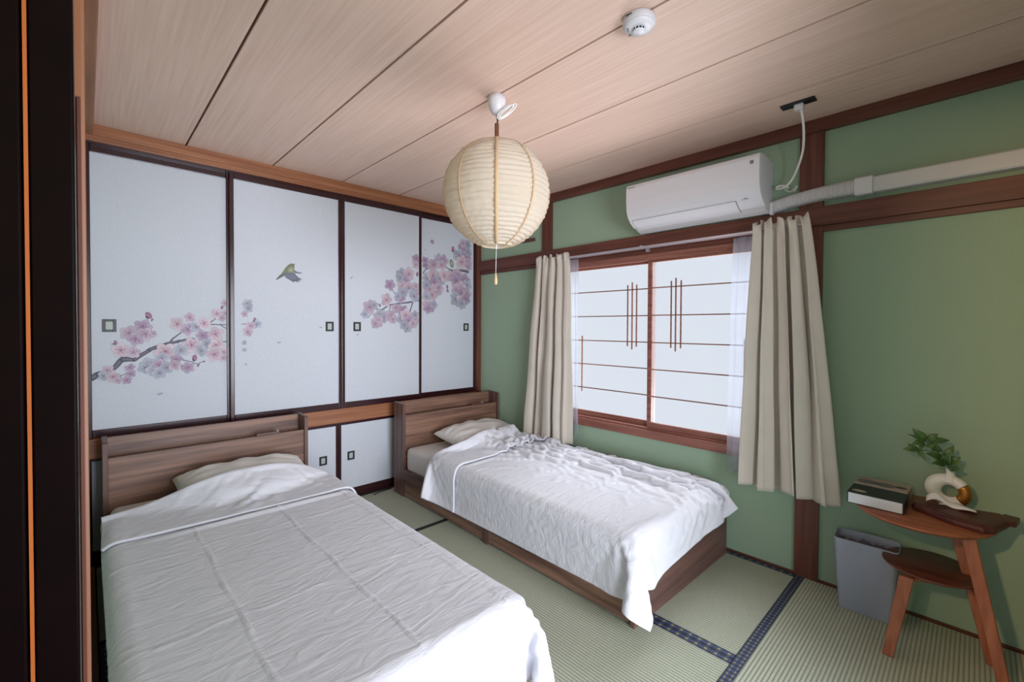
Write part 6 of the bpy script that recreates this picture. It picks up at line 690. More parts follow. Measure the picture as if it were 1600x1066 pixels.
def ellipse(cx, cz, a, b, ang, n=9):
    out = []
    for k in range(n):
        t = 2*math.pi*k/n; x, z = a*math.cos(t), b*math.sin(t)
        out.append((cx+x*math.cos(ang)-z*math.sin(ang), cz+x*math.sin(ang)+z*math.cos(ang)))
    return out
PAL = {'a': ((208,192,206),(168,134,156),(166,154,170)), 'b': ((190,194,206),(144,142,164),(146,152,168)),
       'c': ((218,204,212),(184,140,160),(172,158,172)), 'p': ((194,176,198),(148,114,146),(150,136,160))}
def ink(door_i, y, parent, flowers, branches, petals, bird=None, leafs=None):
    vs, fs, cs = [], [], []
    rng = random.Random(door_i*7+1); lay = [0]
    def poly(pts, col, centre=None, ccol=None):
        lay[0] += 1; yy = y-.0003-lay[0]*2.0e-6; o = len(vs)
        if centre is None:
            vs.extend((p[0], yy, p[1]) for p in pts); cs.extend([col]*len(pts)); fs.append(tuple(range(o, o+len(pts))))
        else:
            vs.append((centre[0], yy, centre[1])); cs.append(ccol)
            vs.extend((p[0], yy, p[1]) for p in pts); cs.extend([col]*len(pts)); n = len(pts)
            for k in range(n): fs.append((o, o+1+k, o+1+(k+1) % n))
    for br in branches:
        for (x0,z0,w0,_), (x1,z1,w1,_) in zip(br[:-1], br[1:]):
            K = 4; L = math.hypot(x1-x0, z1-z0); nx, nz = -(z1-z0)/L, (x1-x0)/L
            pts = []
            off = [rng.uniform(-.0015,.0015) for _ in range(K+1)]
            rows = [(x0+(x1-x0)*k/K+nx*off[k], z0+(z1-z0)*k/K+nz*off[k], (w0+(w1-w0)*k/K)*rng.uniform(.9,1.12)) for k in range(K+1)]
            for a, b in zip(rows[:-1], rows[1:]):
                for s, c in ((1.0, S(84,80,98)), (.45, S(118,112,128))):
                    poly([(a[0]+nx*a[2]*s, a[1]+nz*a[2]*s), (b[0]+nx*b[2]*s, b[1]+nz*b[2]*s), (b[0]-nx*b[2]*s, b[1]-nz*b[2]*s), (a[0]-nx*a[2]*s, a[1]-nz*a[2]*s)], c)
            poly(ellipse(x1, z1, w1, w1, 0), S(84,80,98))
    for x, z, r, k in flowers:
        if k == 'u':
            a = rng.uniform(1.0, 2.1)
            poly(ellipse(x, z, r, r*.62, a), S(150,96,124), (x, z-r*.3), S(176,134,158))
            poly(ellipse(x-.3*r, z-.6*r, r*.5, r*.25, a+.4), S(84,74,92)); continue
        base, mid, line = PAL[k]; a0 = rng.uniform(0, 6.28); sq = rng.uniform(.78, 1.0); sa = rng.uniform(0, 3.14)
        jig = rng.uniform(.95, 1.03)*(1 if door_i < 3 else .93); r *= 1.06
        for p in range(5):
            a = a0+p*1.2566+rng.uniform(-.12,.12); d = r*.52
            dx, dz = d*math.cos(a), d*math.sin(a)
            # squash the flower along sa
            u = dx*math.cos(sa)+dz*math.sin(sa); v_ = -dx*math.sin(sa)+dz*math.cos(sa); v_ *= sq
            dx, dz = u*math.cos(sa)-v_*math.sin(sa), u*math.sin(sa)+v_*math.cos(sa)
            cx, cz = x+dx, z+dz
            poly(ellipse(cx, cz, r*.52, r*.42, a, 10), S(*[c*jig for c in line]))
            e = rng.uniform(-14, 12)
            poly(ellipse(cx, cz, r*.47, r*.37, a, 10), S(*[max(0,min(255,(c+e)*jig)) for c in base]), (x+dx*.25, z+dz*.25), S(*mid))
        for q in range(5):
            a = a0+q*1.2566+.6; w_ = r*.03; dx, dz = r*.42*math.cos(a), r*.42*math.sin(a)
            poly([(x-w_*math.sin(a), z+w_*math.cos(a)), (x+dx, z+dz), (x+w_*math.sin(a), z-w_*math.cos(a))], S(140,104,124))
        poly(ellipse(x, z, r*.11, r*.11, 0, 6), S(146,96,120))
    for x, z, r, k in petals:
        a = rng.uniform(-.2, .9); poly(ellipse(x, z, r, r*.42, a), S(150,146,164), (x, z), S(190,188,200))
    if leafs:
        for x, z, r, k in leafs: poly(ellipse(x, z, r*.55, r, .25, 12), S(110,118,92), (x, z), S(178,182,158))
    if bird:
        for key, col in (('tail', S(92,98,86)), ('wing2', S(112,118,122)), ('body', S(116,120,92)), ('breast', S(150,152,122)), ('wing', S(108,112,128))):
            pts = bird[key]; cx = sum(p[0] for p in pts)/len(pts); cz = sum(p[1] for p in pts)/len(pts)
            poly(pts, col, (cx, cz), tuple(min(1, c*1.35) for c in col[:3])+(1,))
        wv = bird['wing']
        for i in range(3, len(wv)-2):
            (a, b) = wv[0], wv[i]; nx = .0012
            poly([(a[0]*.4+b[0]*.6, a[1]*.4+b[1]*.6), b, (b[0]+nx*3, b[1]+nx)], S(66,70,86))
        ex = bird['body'][4]; poly(ellipse(ex[0]-.003, ex[1]-.004, .0025, .0025, 0, 6), S(30,30,30))
    me = bpy.data.meshes.new('blossom_print'); off = wloc(parent)
    me.from_pydata([tuple(Vector(v)-off) for v in vs], [], fs)
    ca = me.color_attributes.new('Col', 'FLOAT_COLOR', 'POINT')
    for i, c in enumerate(cs): ca.data[i].color = c
    me.materials.append(INK); o = bpy.data.objects.new('blossom_print', me); COL.objects.link(o); o.parent = parent
    o['label'] = 'printed cherry blossom branch' if branches else 'printed petals'
    return o

def fusuma(name, x0, x1, z0, z1, yf, st_l, st_r, rt, rb, pull_x, pull_z, pull=.03):
    d = structure(name, (x0, yf, z0))
    m_ = MB().box(x0, x0+st_l, yf, yf+.026, z0, z1).box(x1-st_r, x1, yf, yf+.026, z0, z1)
    m_.box(x0+st_l, x1-st_r, yf, yf+.026, z1-rt, z1).box(x0+st_l, x1-st_r, yf, yf+.026, z0, z0+rb)
    m_.build('panel_frame', LACQ, d, bevel=.003)
    bx('panel_paper', PAPER, x0+st_l, x1-st_r, yf+.006, yf+.02, z0+rb, z1-rt, d)
    if pull_x is not None:
        p = pull; x, z = pull_x, pull_z; y0 = yf+.0035
        h = MB().box(x-p, x-p*.5, y0, yf+.012, z-p*1.2, z+p*1.2).box(x+p*.5, x+p, y0, yf+.012, z-p*1.2, z+p*1.2)
        h.box(x-p*.5, x+p*.5, y0, yf+.012, z+p*.75, z+p*1.2).box(x-p*.5, x+p*.5, y0, yf+.012, z-p*1.2, z-p*.75)
        ho = h.build('door_handle', BLACK, d, bevel=.001)
        bx('handle_plate', STEEL, x-p*.5, x+p*.5, y0+.0015, yf+.012, z-p*.75, z+p*.75, ho)
    return d
ART = dict(F=FLOWERS, B=BRANCHES, P=PETALS)
Xs = [-2.722, -2.052, -1.350, -.655, -.036]
yfs = [.022, -.006, -.006, .022]
ux = [(-2.747, -2.052-.014), (-2.052-.024, -1.351), (-1.350, -.654), (-.676, -.036)]
px = [-2.650, -1.440, -1.229, -.146]
for i in range(4):
    d = fusuma('door_%d' % (i+1), ux[i][0], ux[i][1], .700, 2.328, yfs[i], .024, .024, .042, .045, px[i], 1.328)
    ink(i+1, yfs[i]+.006, d, FLOWERS[i+1], BRANCHES[i+1], PETALS[i+1], BIRD if i == 1 else None, LEAF if i == 3 else None)
px2 = [-2.60, -1.490, -1.279, -.15]
lx = [(-2.747, -2.06), (-2.07, -1.377), (-1.376, -.69), (-.70, -.036)]
for i in range(4):
    fusuma('door_%d' % (i+5), lx[i][0], lx[i][1], .022, .592, yfs[i], .020, .020, .022, .045, px2[i], .323, .028)

# ------------------------------------------------------------------ window
win = structure('window_1', (0, (YW0+YW1)/2, .575))
MB().box(-.024, .12, YW0, YW1, .575, .632).box(-.008, .12, YW0, YW1, .632, .645).build('window_sill', wood('red_window_wood', S(156,102,86), S(126,74,62), 'y', .4), win, bevel=.003)
RW = wood('red_window_wood', S(156,102,86), S(126,74,62), 'y', .4); RWz = wood('red_window_wood', S(150,98,84), S(120,72,62), 'z', .4)
MB().box(-.006, .12, YW0, YW1, 1.812, 1.90).box(.0, .12, YW0, YW1, 1.790, 1.815).build('window_head', RW, win, bevel=.003)
MB().box(-.004, .12, YW0, YW0+.02, .64, 1.8).box(-.004, .12, YW1-.02, YW1, .64, 1.8).build('window_jamb', RWz, win)
BAR = wood('shoji_lattice_wood', S(140,86,62), S(110,62,46), 'y', .5)
zs = [.860, 1.045, 1.229, 1.415, 1.602]
def shoji_panel(y0, y1, xf, trio, single, st0, st1):
    s = empty('shoji_screen', (xf, (y0+y1)/2, .645)); s.parent = win; s.location = Vector((xf, (y0+y1)/2, .645))-win.location
    f = MB().box(xf, xf+.026, y0, y0+st0, .645, 1.79).box(xf, xf+.026, y1-st1, y1, .645, 1.79)
    f.box(xf, xf+.026, y0+st0, y1-st1, .645, .682).box(xf, xf+.026, y0+st0, y1-st1, 1.775, 1.79)
    f.build('screen_frame', RW, s, bevel=.002)
    MB().add([(xf+.013, y0+st0, .682), (xf+.013, y1-st1, .682), (xf+.013, y1-st1, 1.775), (xf+.013, y0+st0, 1.775)], [(0, 1, 2, 3)]).build('screen_paper', SHOJI, s)
    for z in zs: bx('lattice_bar', BAR, xf+.004, xf+.012, y0+st0, y1-st1, z-.0035, z+.0035, s)
    for (y, za, zb) in trio: bx('lattice_bar', BAR, xf+.003, xf+.011, y-.0035, y+.0035, za, zb, s)
    if single: bx('lattice_bar', BAR, xf+.003, xf+.011, single-.0035, single+.0035, .828, 1.264, s)
shoji_panel(-1.853, YW1-.02, .038, [(-1.640,1.195,1.637),(-1.677,1.174,1.655),(-1.713,1.195,1.637)], -1.228, .03, .03)
shoji_panel(YW0+.02, -1.822, .006, [(-1.992,1.197,1.640),(-2.024,1.175,1.658),(-2.060,1.197,1.640)], -2.455, .03, .031)

# ------------------------------------------------------------------ beds
BL, BWD = 2.24, .975
def hb_profile(z_top=.722):
    # side panel silhouette in (y, z): chamfered at the front top
    return [(0, .0), (-.15, .0), (-.15, z_top-.012), (-.14, z_top), (-.012, z_top+.006), (0, z_top+.006)]
def make_bed(W, label, group):
    b = empty('bed_frame'); tag(b, label, 'bed', group)
    t = .022
    for x in (0, W-t):
        MB().prism(hb_profile(), 'x', x, x+t).build('headboard_side', walnutd('z') , b, local=True, bevel=.002)
    hb = MB().box(t, W-t, -.135, -.117, .12, .632).build('headboard_panel', walnut('x'), b, local=True, bevel=.002)
    MB().box(t, W-t, -.117, -.024, .60, .618).build('headboard_shelf', walnutd('x'), b, local=True)
    MB().box(t, W-t, -.024, -.004, .08, .722).build('headboard_back', walnut('x'), b, local=True, bevel=.002)
    o = MB().box(W-.30, W-.17, -.13, -.115, .6335, .645).build('outlet_strip', walnutd('x'), b, local=True)
    MB().box(W-.185, W-.176, -.128, -.117, .645, .652).build('outlet_switch', STEEL, o, local=True)
    # rails, drawers, foot
    for x in (0.0, W-t):
        MB().box(x, x+t, -BL+.024, -.150, .135, .215).build('side_rail', walnutd('y'), b, local=True, bevel=.002)
    MB().box(0, W, -BL, -BL+.024, 0, .235).build('foot_panel', walnutd('x'), b, local=True, bevel=.003)
    MB().box(0.0, .02, -1.20, -1.155, 0, .135).build('centre_support', walnutd('z'), b, local=True)
    d1 = MB().box(.004, .022, -1.150, -.165, .014, .131).box(.03, .5, -1.14, -.17, .02, .03).build('drawer', walnut('y'), b, local=True, bevel=.002)
    d2 = MB().box(.004, .022, -BL+.03, -1.205, .014, .131).box(.03, .5, -BL+.04, -1.21, .02, .03).build('drawer', walnut('y'), b, local=True, bevel=.002)
    MB().box(t, W-t, -BL+.024, -.15, .175, .19).build('slat_deck', walnutd('y'), b, local=True)
    return b
TH = -.0219
BR = (-.985, -.133, 0); BLF = (-2.690, -.10, 0)
bed1 = make_bed(BWD, 'walnut bed frame with shelf headboard, under the window in the corner', 'walnut bed frames')
bed1.location = BR; bed1.rotation_euler.z = TH
bed2 = make_bed(1.01, 'walnut bed frame with shelf headboard, nearer the dark doorway on the left', 'walnut bed frames')
bed2.location = BLF

def soft_box(W, y0, y1, z0, z1, r, bulge=.012, nx=26, ny=50):
    """a mattress: rounded slab"""
    bm = bmesh.new(); bmesh.ops.create_cube(bm, size=1)
    for v in bm.verts:
        v.co = Vector(((v.co.x+.5)*W, y0+(v.co.y+.5)*(y1-y0), z0+(v.co.z+.5)*(z1-z0)))
    bmesh.ops.bevel(bm, geom=bm.edges[:], offset=r, segments=5, affect='EDGES', profile=.5)
    return bm
def from_bm(name, bm, m_, label=None, cat=None, parent=None, smooth=True, group=None):
    me = bpy.data.meshes.new(name); bm.to_mesh(me); bm.free()
    if smooth: me.polygons.foreach_set('use_smooth', [True]*len(me.polygons))
    me.materials.append(m_); o = bpy.data.objects.new(name, me); COL.objects.link(o)
    if parent: o.parent = parent
    if label: tag(o, label, cat, group)
    return o
def mattress(bed, W, label, group):
    bm = soft_box(W-.05, -BL+.03, -.145, .191, .378, .035)
    for v in bm.verts: v.co.x += .025
    o = from_bm('mattress', bm, SHEET, label, 'mattress', group=group); o.location = bed.location; o.rotation_euler = bed.rotation_euler
    return o
mattress(bed1, BWD, 'white sheeted mattress corner showing beside the headboard under the window', 'sheeted mattresses')
mattress(bed2, 1.01, 'white sheeted mattress mostly hidden, on the bed beside the dark doorway', 'sheeted mattresses')

def pillow(bed, cx, cy, cz, L, Wd, T, rx, rz, label, seed):
    nu, nv = 41, 31; rng = random.Random(seed); top, bot = [], []
    for i in range(nu):
        u = -1+2*i/(nu-1); rt, rb = [], []
        for j in range(nv):
            v = -1+2*j/(nv-1)
            pin = 1-.07*(v*v)*(1-u*u)*0; sx = L/2*u*(1-.06*(1-v*v)*abs(u)**6*0) ; sy = Wd/2*v
            sx *= 1-.05*(1-abs(v)**2)*(abs(u)**3); sy *= 1-.06*(1-abs(u)**2)*(abs(v)**3)
            h = max(0, (1-abs(u)**3.2))**.55*max(0, (1-abs(v)**2.8))**.6
            wr = .006*math.sin(9*u+4*v+seed)*math.sin(7*v-3*u)*h + .004*math.sin(23*u*v+seed)*h
            rt.append((sx, sy, T*.62*h+wr)); rb.append((sx, sy, -T*.38*h-.0015))
        top.append(rt); bot.append(rb)
    m_ = MB().grid(top, nu, nv).grid([list(reversed(r)) for r in bot], nu, nv)
    o = m_.build('pillow', LINEN2, None)
    bm = bmesh.new(); bm.from_mesh(o.data); bmesh.ops.remove_doubles(bm, verts=bm.verts[:], dist=.002); bmesh.ops.recalc_face_normals(bm, faces=bm.faces[:]); bm.to_mesh(o.data); bm.free()
    loc = Matrix.Translation(bed.location) @ Matrix.Rotation(bed.rotation_euler.z, 4, 'Z') @ Vector((cx, cy, cz))
    o.location = loc; o.rotation_euler = (rx, 0, rz+bed.rotation_euler.z)
    tag(o, label, 'pillow', 'bed pillows'); return o
PIL = [(bed1, .56, -.40, .446, .66, .40, .15, R(7), R(2), 'pale beige pillow propped on the bed under the window', 3),
       (bed2, .60, -.38, .444, .66, .40, .155, R(9), R(-2), 'white pillow on the bed beside the dark doorway', 8)]
for a in PIL: pillow(*a)

# duvets: draped cloth, relaxed once and stored as a coarse grid, refined here
def catmull(A, k):
    """upsample a grid (nu,nv,3) k times along both axes with a Catmull-Rom spline"""
    def up(a):
        n = a.shape[0]; t = np.linspace(0, n-1, (n-1)*k+1); i = np.minimum(t.astype(int), n-2); f = (t-i)[:, None, None]
        g = lambda j: a[np.clip(j, 0, n-1)]
        p0, p1, p2, p3 = g(i-1), g(i), g(i+1), g(i+2)
        return .5*((2*p1)+(-p0+p2)*f+(2*p0-5*p1+4*p2-p3)*f**2+(-p0+3*p1-3*p2+p3)*f**3)
    A = up(A); return up(A.transpose(1,0,2)).transpose(1,0,2)
def duvet(name, data, nu, nv, label, crease=(), k=5):
    q = np.array(data, float).reshape(3, nu, nv)     # millimetre differences along both directions of the grid
    q = np.cumsum(np.cumsum(q, axis=1), axis=2).transpose(1, 2, 0)*.001
    A = catmull(q, k); NU, NV = A.shape[:2]
    du = np.gradient(A, axis=0); dv = np.gradient(A, axis=1); n = np.cross(du, dv); n /= np.linalg.norm(n, axis=2, keepdims=True)+1e-9
    if n[NU//2, NV//2, 2] < 0: n = -n
    U, V = np.meshgrid(np.linspace(0, 1, NU), np.linspace(0, 1, NV), indexing='ij')
    disp = np.zeros((NU, NV))
    for kind, c, amp, wd, a, b in crease:          # pressed fold lines of the fresh cover
        wob = c+.003*np.sin((V if kind == 'u' else U)*31+c*40)
        X = U if kind == 'u' else V; Y = V if kind == 'u' else U
        msk = 1/(1+np.exp(-(Y-a)*60))*1/(1+np.exp((Y-b)*60))
        disp += amp*np.exp(-((X-wob)/wd)**2)*msk*(1+.5*np.sin(Y*57+c*9))
    A = A+n*disp[..., None]
    m_ = MB(); m_.v = [tuple(p) for p in A.reshape(-1, 3)]
    for i in range(NU-1):
        for j in range(NV-1):
            a = i*NV+j; m_.f.append((a, a+1, a+NV+1, a+NV)); m_.smooth.append(True)
    o = m_.build(name, LINEN, None, recalc=False)
    s = o.modifiers.new('thickness', 'SOLIDIFY'); s.thickness = .012; s.offset = 0; s.use_rim = True
    tag(o, label, 'duvet', 'bed duvets'); return o
if DUVET_R:
    duvet('duvet', DUVET_R, *DUVET_R_N, 'beige white duvet on the bed under the window, trailing to the floor', crease=[('u',.55,.003,.003,.05,.8)])
if DUVET_L:
    duvet('duvet', DUVET_L, *DUVET_L_N, 'white duvet with pressed fold lines on the bed beside the doorway', crease=[('u',.24,.004,.003,-.1,.8),('u',.5,.005,.003,-.1,.8),('u',.74,.004,.003,-.1,.8),('v',.34,.0018,.003,0,1),('v',.6,.0018,.003,0,1)])

# ------------------------------------------------------------------ curtains
def curtain(yt0, yt1, yb0, yb1, zt, zb, x0, amp_t, amp_b, folds, seed, header=True, yswing=0.0, nu=340, nv=70, xb=0.0):
    rng = random.Random(seed); ph = [rng.uniform(0, 6.28) for _ in range(8)]
    P = []
    for i in range(nu):
        s = i/(nu-1); row = []
        for j in range(nv):
            t = j/(nv-1)              # 0 top, 1 bottom
            z = zt+(zb-zt)*t
            e = t**.8
            a = yt0+(yb0-yt0)*e; b = yt1+(yb1-yt1)*e
            p = s*folds*2*math.pi
            main = math.sin(p+.5*math.sin(p*.37+ph[0])+.9*t*math.sin(s*9+ph[1]))
            main = math.copysign(abs(main)**.75, main)
            sub = .35*math.sin(2.1*p+ph[2]+2.2*t)*(1-.7*t)
            amp = amp_t+(amp_b-amp_t)*min(1, t*1.15)
            amp *= .7+.5*math.sin(s*5+ph[3])**2
            x = x0+xb*t-amp*(main+sub)*.6
            y = a+(b-a)*s+(yswing*math.sin(2*p+.8*t+ph[4])+.006*math.cos(p*.5+ph[4]))*(.45+.7*t)
            hw = min(1, t/.055)
            if header: # gathered ruffle above the tape
                x += (1-hw)*.012*math.sin(p*2.3+ph[5]); z += (1-hw)*.014*math.sin(p*1.3+ph[6])
            z += t**6*.010*math.sin(s*11+ph[7])
            x += .004*math.sin(13*t+7*s+ph[2])
            row.append((x, y, z))
        P.append(row)
    return MB().grid(P, nu, nv)
c = curtain(-1.215, -.897, -1.235, -.775, 1.893, .432, -.115, .022, .070, 4.4, 5, yswing=.017).build('curtain', DRAPE, recalc=False)
c.modifiers.new('thickness', 'SOLIDIFY').thickness = .002
tag(c, 'beige pleated curtain drawn to the corner side of the window, reaching the bed', 'curtain', 'heavy beige curtains')
c = curtain(-2.800, -2.548, -2.935, -2.498, 1.905, .465, -.130, .034, .085, 4.6, 11, yswing=.021).build('curtain', DRAPE, recalc=False)
c.modifiers.new('thickness', 'SOLIDIFY').thickness = .002
tag(c, 'beige pleated curtain hanging beside the grey bin, over the dark post', 'curtain', 'heavy beige curtains')
c = curtain(-1.262, -1.10, -1.272, -1.10, 1.855, .495, -.052, .006, .009, 5, 2, header=False, nu=120).build('sheer_curtain', SHEER, recalc=False)
tag(c, 'narrow white sheer edge beside the left beige curtain', 'curtain', 'sheer curtains')
c = curtain(-2.62, -2.405, -2.58, -2.372, 1.855, .49, -.052, .010, .012, 3, 9, header=False, nu=120).build('sheer_curtain', SHEER, recalc=False)
tag(c, 'white sheer curtain bunched beside the right beige curtain', 'curtain', 'sheer curtains')
cr = empty('curtain_rail', (-.07, -1.84, 1.862)); tag(cr, 'double metal curtain rail fixed under the dark lintel above the window', 'curtain rail')
for x in (-.060, -.112):
    MB().box(x-.007, x+.007, -2.80, -.88, 1.862, 1.870).build('rail_track', mat('rail_metal', S(196,190,200), .3, Metallic=.6), cr, bevel=.001)
for y in (-.97, -1.84, -2.70):
    MB().box(-.12, -.014, y-.008, y+.008, 1.870, 1.876).box(-.04, -.016, y-.01, y+.01, 1.845, 1.876).build('rail_bracket', mat('rail_metal', S(196,190,200), .3), cr)

# ------------------------------------------------------------------ paper lantern
LX, LY, LZ, LR = -1.349, -1.80, 1.960, .252
ln = empty('paper_lantern', (LX, LY, 2.34)); tag(ln, 'round cream paper lantern with ribs and a pull cord, hanging from the ceiling', 'lamp')
nr = 27; prof = []; n = 96
rng = random.Random(5)
ringz = []
for i in range(nr+1):
    a = R(16)+(R(164)-R(16))*i/nr
    ringz.append((LR*math.sin(a), LZ+LR*math.cos(a)))
pts = []; SUB = 4
for i in range(nr):
    (ra, za), (rb, zb) = ringz[i], ringz[i+1]
    for k in range(SUB):
        t = k/SUB; rr = ra+(rb-ra)*t; zz = za+(zb-za)*t; pinch = .0085*math.sin(math.pi*t)
        nx, nz = (rr/LR), ((zz-LZ)/LR); pts.append((rr-nx*pinch, zz-nz*pinch, t))
pts.append((ringz[-1][0], ringz[-1][1], 0))
mb = MB(); seg = 128; o0 = 0
wob = [(rng.uniform(0, 6.28), rng.uniform(0, 6.28)) for _ in range(nr+1)]
for idx, (r, z, t) in enumerate(pts):
    i = min(nr, idx//SUB); p1, p2 = wob[i]
    for k in range(seg):
        a = 2*math.pi*k/seg
        dz = .0028*math.sin(3*a+p1)+.002*math.sin(7*a+p2); dr = .0022*math.sin(5*a+p2)+.0015*math.sin(31*a+p1*3)*(math.sin(math.pi*t))
        mb.v.append((LX+(r+dr)*math.cos(a), LY+(r+dr)*math.sin(a), z+dz*math.sin(math.acos(max(-1, min(1, (z-LZ)/LR))))))
for i in range(len(pts)-1):
    for k in range(seg):
        mb.f.append((i*seg+k, i*seg+(k+1) % seg, (i+1)*seg+(k+1) % seg, (i+1)*seg+k)); mb.smooth.append(True)
mb.build('lantern_shade', LANT, ln)
BAM = fabric('glued_seam_paper', S(232,204,166), S(226,196,156), weave=300, trans=.4)  # shadow of the inner frame through the paper, painted as strips outside
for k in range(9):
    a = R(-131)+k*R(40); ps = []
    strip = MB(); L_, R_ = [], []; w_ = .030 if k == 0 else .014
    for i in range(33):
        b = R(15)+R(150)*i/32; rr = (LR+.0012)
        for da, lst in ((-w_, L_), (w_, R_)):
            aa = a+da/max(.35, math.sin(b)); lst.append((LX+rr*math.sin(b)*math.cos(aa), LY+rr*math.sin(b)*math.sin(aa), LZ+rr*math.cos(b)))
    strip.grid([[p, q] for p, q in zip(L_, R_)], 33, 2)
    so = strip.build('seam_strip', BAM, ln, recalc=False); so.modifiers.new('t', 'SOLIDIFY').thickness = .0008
for zz, rr in ((ringz[0][1], ringz[0][0]), (ringz[-1][1], ringz[-1][0])):
    MB().tube([(LX+rr*math.cos(2*math.pi*k/32), LY+rr*math.sin(2*math.pi*k/32), zz) for k in range(32)], .002, 6, closed=True).build('end_ring', mat('cream_wire', S(222,206,170), .5), ln)
MB().box(LX-.009, LX+.009, LY-.006, LY+.006, 2.20, 2.295).build('wooden_hanger', wood('hanger_wood', S(120,78,48), S(96,58,36), 'z', .5), ln, bevel=.002)
MB().tube([(LX, LY, 2.285), (LX+.004, LY-.002, 2.305), (LX+.002, LY, 2.325), (LX, LY, 2.36)], .0045, 8).build('hook', mat('hook_brown', S(92,58,44), .4), ln)
MB().lathe([(0, 2.333), (.010, 2.333), (.024, 2.342), (.036, 2.362), (.042, 2.39), (.044, 2.418), (.0, 2.4185)], (LX, LY), 40).build('ceiling_cup', WHITE, ln)
# coil of spare flex
coil = []
ex = Vector((r_.x, r_.y, 0)).normalized(); ez = Vector((0,0,1)); cc = Vector((LX, LY, 2.332))+ex*.047+Vector((-.03,-.03,0))
e1 = (ex*.8+ez*.6).normalized(); e2 = (ez*.8-ex*.6)*.6+Vector((.3,-.3,0))
for k in range(90):
    t = k/89*2*math.pi*3; s = .047+.004*math.sin(t*.33)
    coil.append(cc+e1*(s*math.cos(t))+e2*(s*.75*math.sin(t))+Vector((.005*math.sin(t*.31), .006*math.cos(t*.4), 0)))
MB().tube([Vector((LX+.006, LY, 2.345))]+coil, .0034, 6).build('flex_coil', IVORY, ln)
MB().tube([(LX, LY, LZ-LR*.93), (LX-.003, LY, 1.585)], .0014, 6).build('pull_cord', IVORY, ln)
MB().tube([(LX, LY, LZ-.26), (LX, LY, LZ+.24)], .003, 6).build('inner_cord', IVORY, ln)
MB().lathe([(0,1.588),(.003,1.588),(.0045,1.578),(.0075,1.560),(.0085,1.548),(.007,1.536),(.004,1.532),(0,1.531)], (LX-.003, LY), 16).build('pull_knob', mat('pale_wood_bead', S(214,178,134), .5), ln)

# ------------------------------------------------------------------ smoke alarm
SX, SY = -1.348, -2.56
sa = empty('smoke_alarm', (SX, SY, H)); tag(sa, 'white round smoke alarm on the ceiling', 'smoke alarm')
MB().lathe([(.0,H-.001),(.054,H-.001),(.056,H-.006),(.057,H-.022),(.054,H-.027),(.0,H-.027)], (SX,SY), 56).build('alarm_base', WHITE2, sa)
MB().lathe([(.0,H-.026),(.053,H-.026),(.052,H-.031),(.040,H-.037),(.030,H-.0385),(.0,H-.0385)], (SX,SY), 56).build('alarm_cover', WHITE, sa)
MB().lathe([(.0,H-.038),(.021,H-.038),(.021,H-.047),(.0,H-.047)], (SX,SY), 40).build('sensor_cage', mat('alarm_dark', S(40,40,42), .5), sa)
MB().lathe([(.0,H-.046),(.0225,H-.046),(.0225,H-.049),(.019,H-.0515),(.0,H-.0525)], (SX,SY), 40).build('sensor_cap', WHITE, sa)
for k in range(12):
    a = k*math.pi/6; x, y = SX+.0218*math.cos(a), SY+.0218*math.sin(a)
    MB().tube([(x,y,H-.036),(x,y,H-.048)], .0017, 5).build('cage_rib', WHITE, sa)
for (dx, dy, q) in ((-.020,.030,-.4), (.004,.037,.1)):
    e = MB().box(-.011,.011,-.004,.004,0,.0006).build('alarm_print', GREYP, sa, local=True); e.location = (dx, dy, -.0378); e.rotation_euler.z = q+.8
MB().box(SX-.0565,SX-.052,SY-.006,SY+.016,H-.014,H-.009).build('alarm_slot', mat('alarm_dark', S(40,40,42), .5), sa)

# ------------------------------------------------------------------ air conditioner
Y0, Y1 = -2.603, -1.800
ac = empty('air_conditioner', (0, -2.2, 2.0)); tag(ac, 'white wall air conditioner above the window', 'air conditioner')
prof = [(0,1.975),(-.060,1.962),(-.10,1.972),(-.140,1.990),(-.185,2.018),(-.215,2.050),(-.229,2.085),(-.234,2.14),(-.234,2.225),(-.228,2.243),(-.212,2.255),(-.16,2.265),(-.05,2.262),(-.0,2.252)]
MB().prism([(x, z) for x, z in prof], 'x', 0, 1).v
def prismy(poly, a, b):  # poly in (x,z)
    return MB().prism(poly, 'y', a, b)
body = prismy(prof, Y0+.004, Y1-.004); 
bo = body.build('casing', WHITE2, ac, bevel=.004, seg=3)
fp = [(-.140,1.988),(-.187,2.016),(-.218,2.049),(-.232,2.084),(-.2375,2.14),(-.2375,2.226),(-.231,2.245),(-.222,2.2515),(-.215,2.235),(-.22,2.10),(-.19,2.04),(-.13,2.0)]
prismy(fp, Y0, Y1).build('front_panel', WHITE, ac, bevel=.0015)
# louvre flap, slightly proud, with dark gap round it
fl = [(-.118,1.9795),(-.150,1.9925),(-.186,2.0135),(-.200,2.0265),(-.1985,2.0285),(-.184,2.0165),(-.148,1.9965),(-.116,1.9835)]
g1 = [(x+.0, z-.0012) for x, z in fl]
def off(poly, d): return [(x-d*.5, z-d*.85) for x, z in poly]
DG = mat('vent_gap_grey', S(120,118,122), .6)
prismy(off(fl, .0012), Y0+.128, Y1-.022).build('vent_gap', DG, ac)
prismy(off(fl, .0030), Y0+.131, Y1-.025).build('louvre_flap', WHITE, ac, bevel=.0008)
MB().box(-.2385,-.2370,Y0+.028,Y0+.046,2.198,2.216).build('brand_print', GREYP, ac)
text('brand_print', 'Panasonic', .0125, GREYP, (-.2378, Y1-.014, 2.226), (R(90), 0, R(-90)), ac)
MB().box(-.203,-.200,Y0+.070,Y0+.085,2.030,2.035).build('display_print', GREYP, ac)
MB().box(-.2005,-.1965,Y0+.060,Y0+.100,2.0265,2.0275).build('display_print', GREYP, ac)
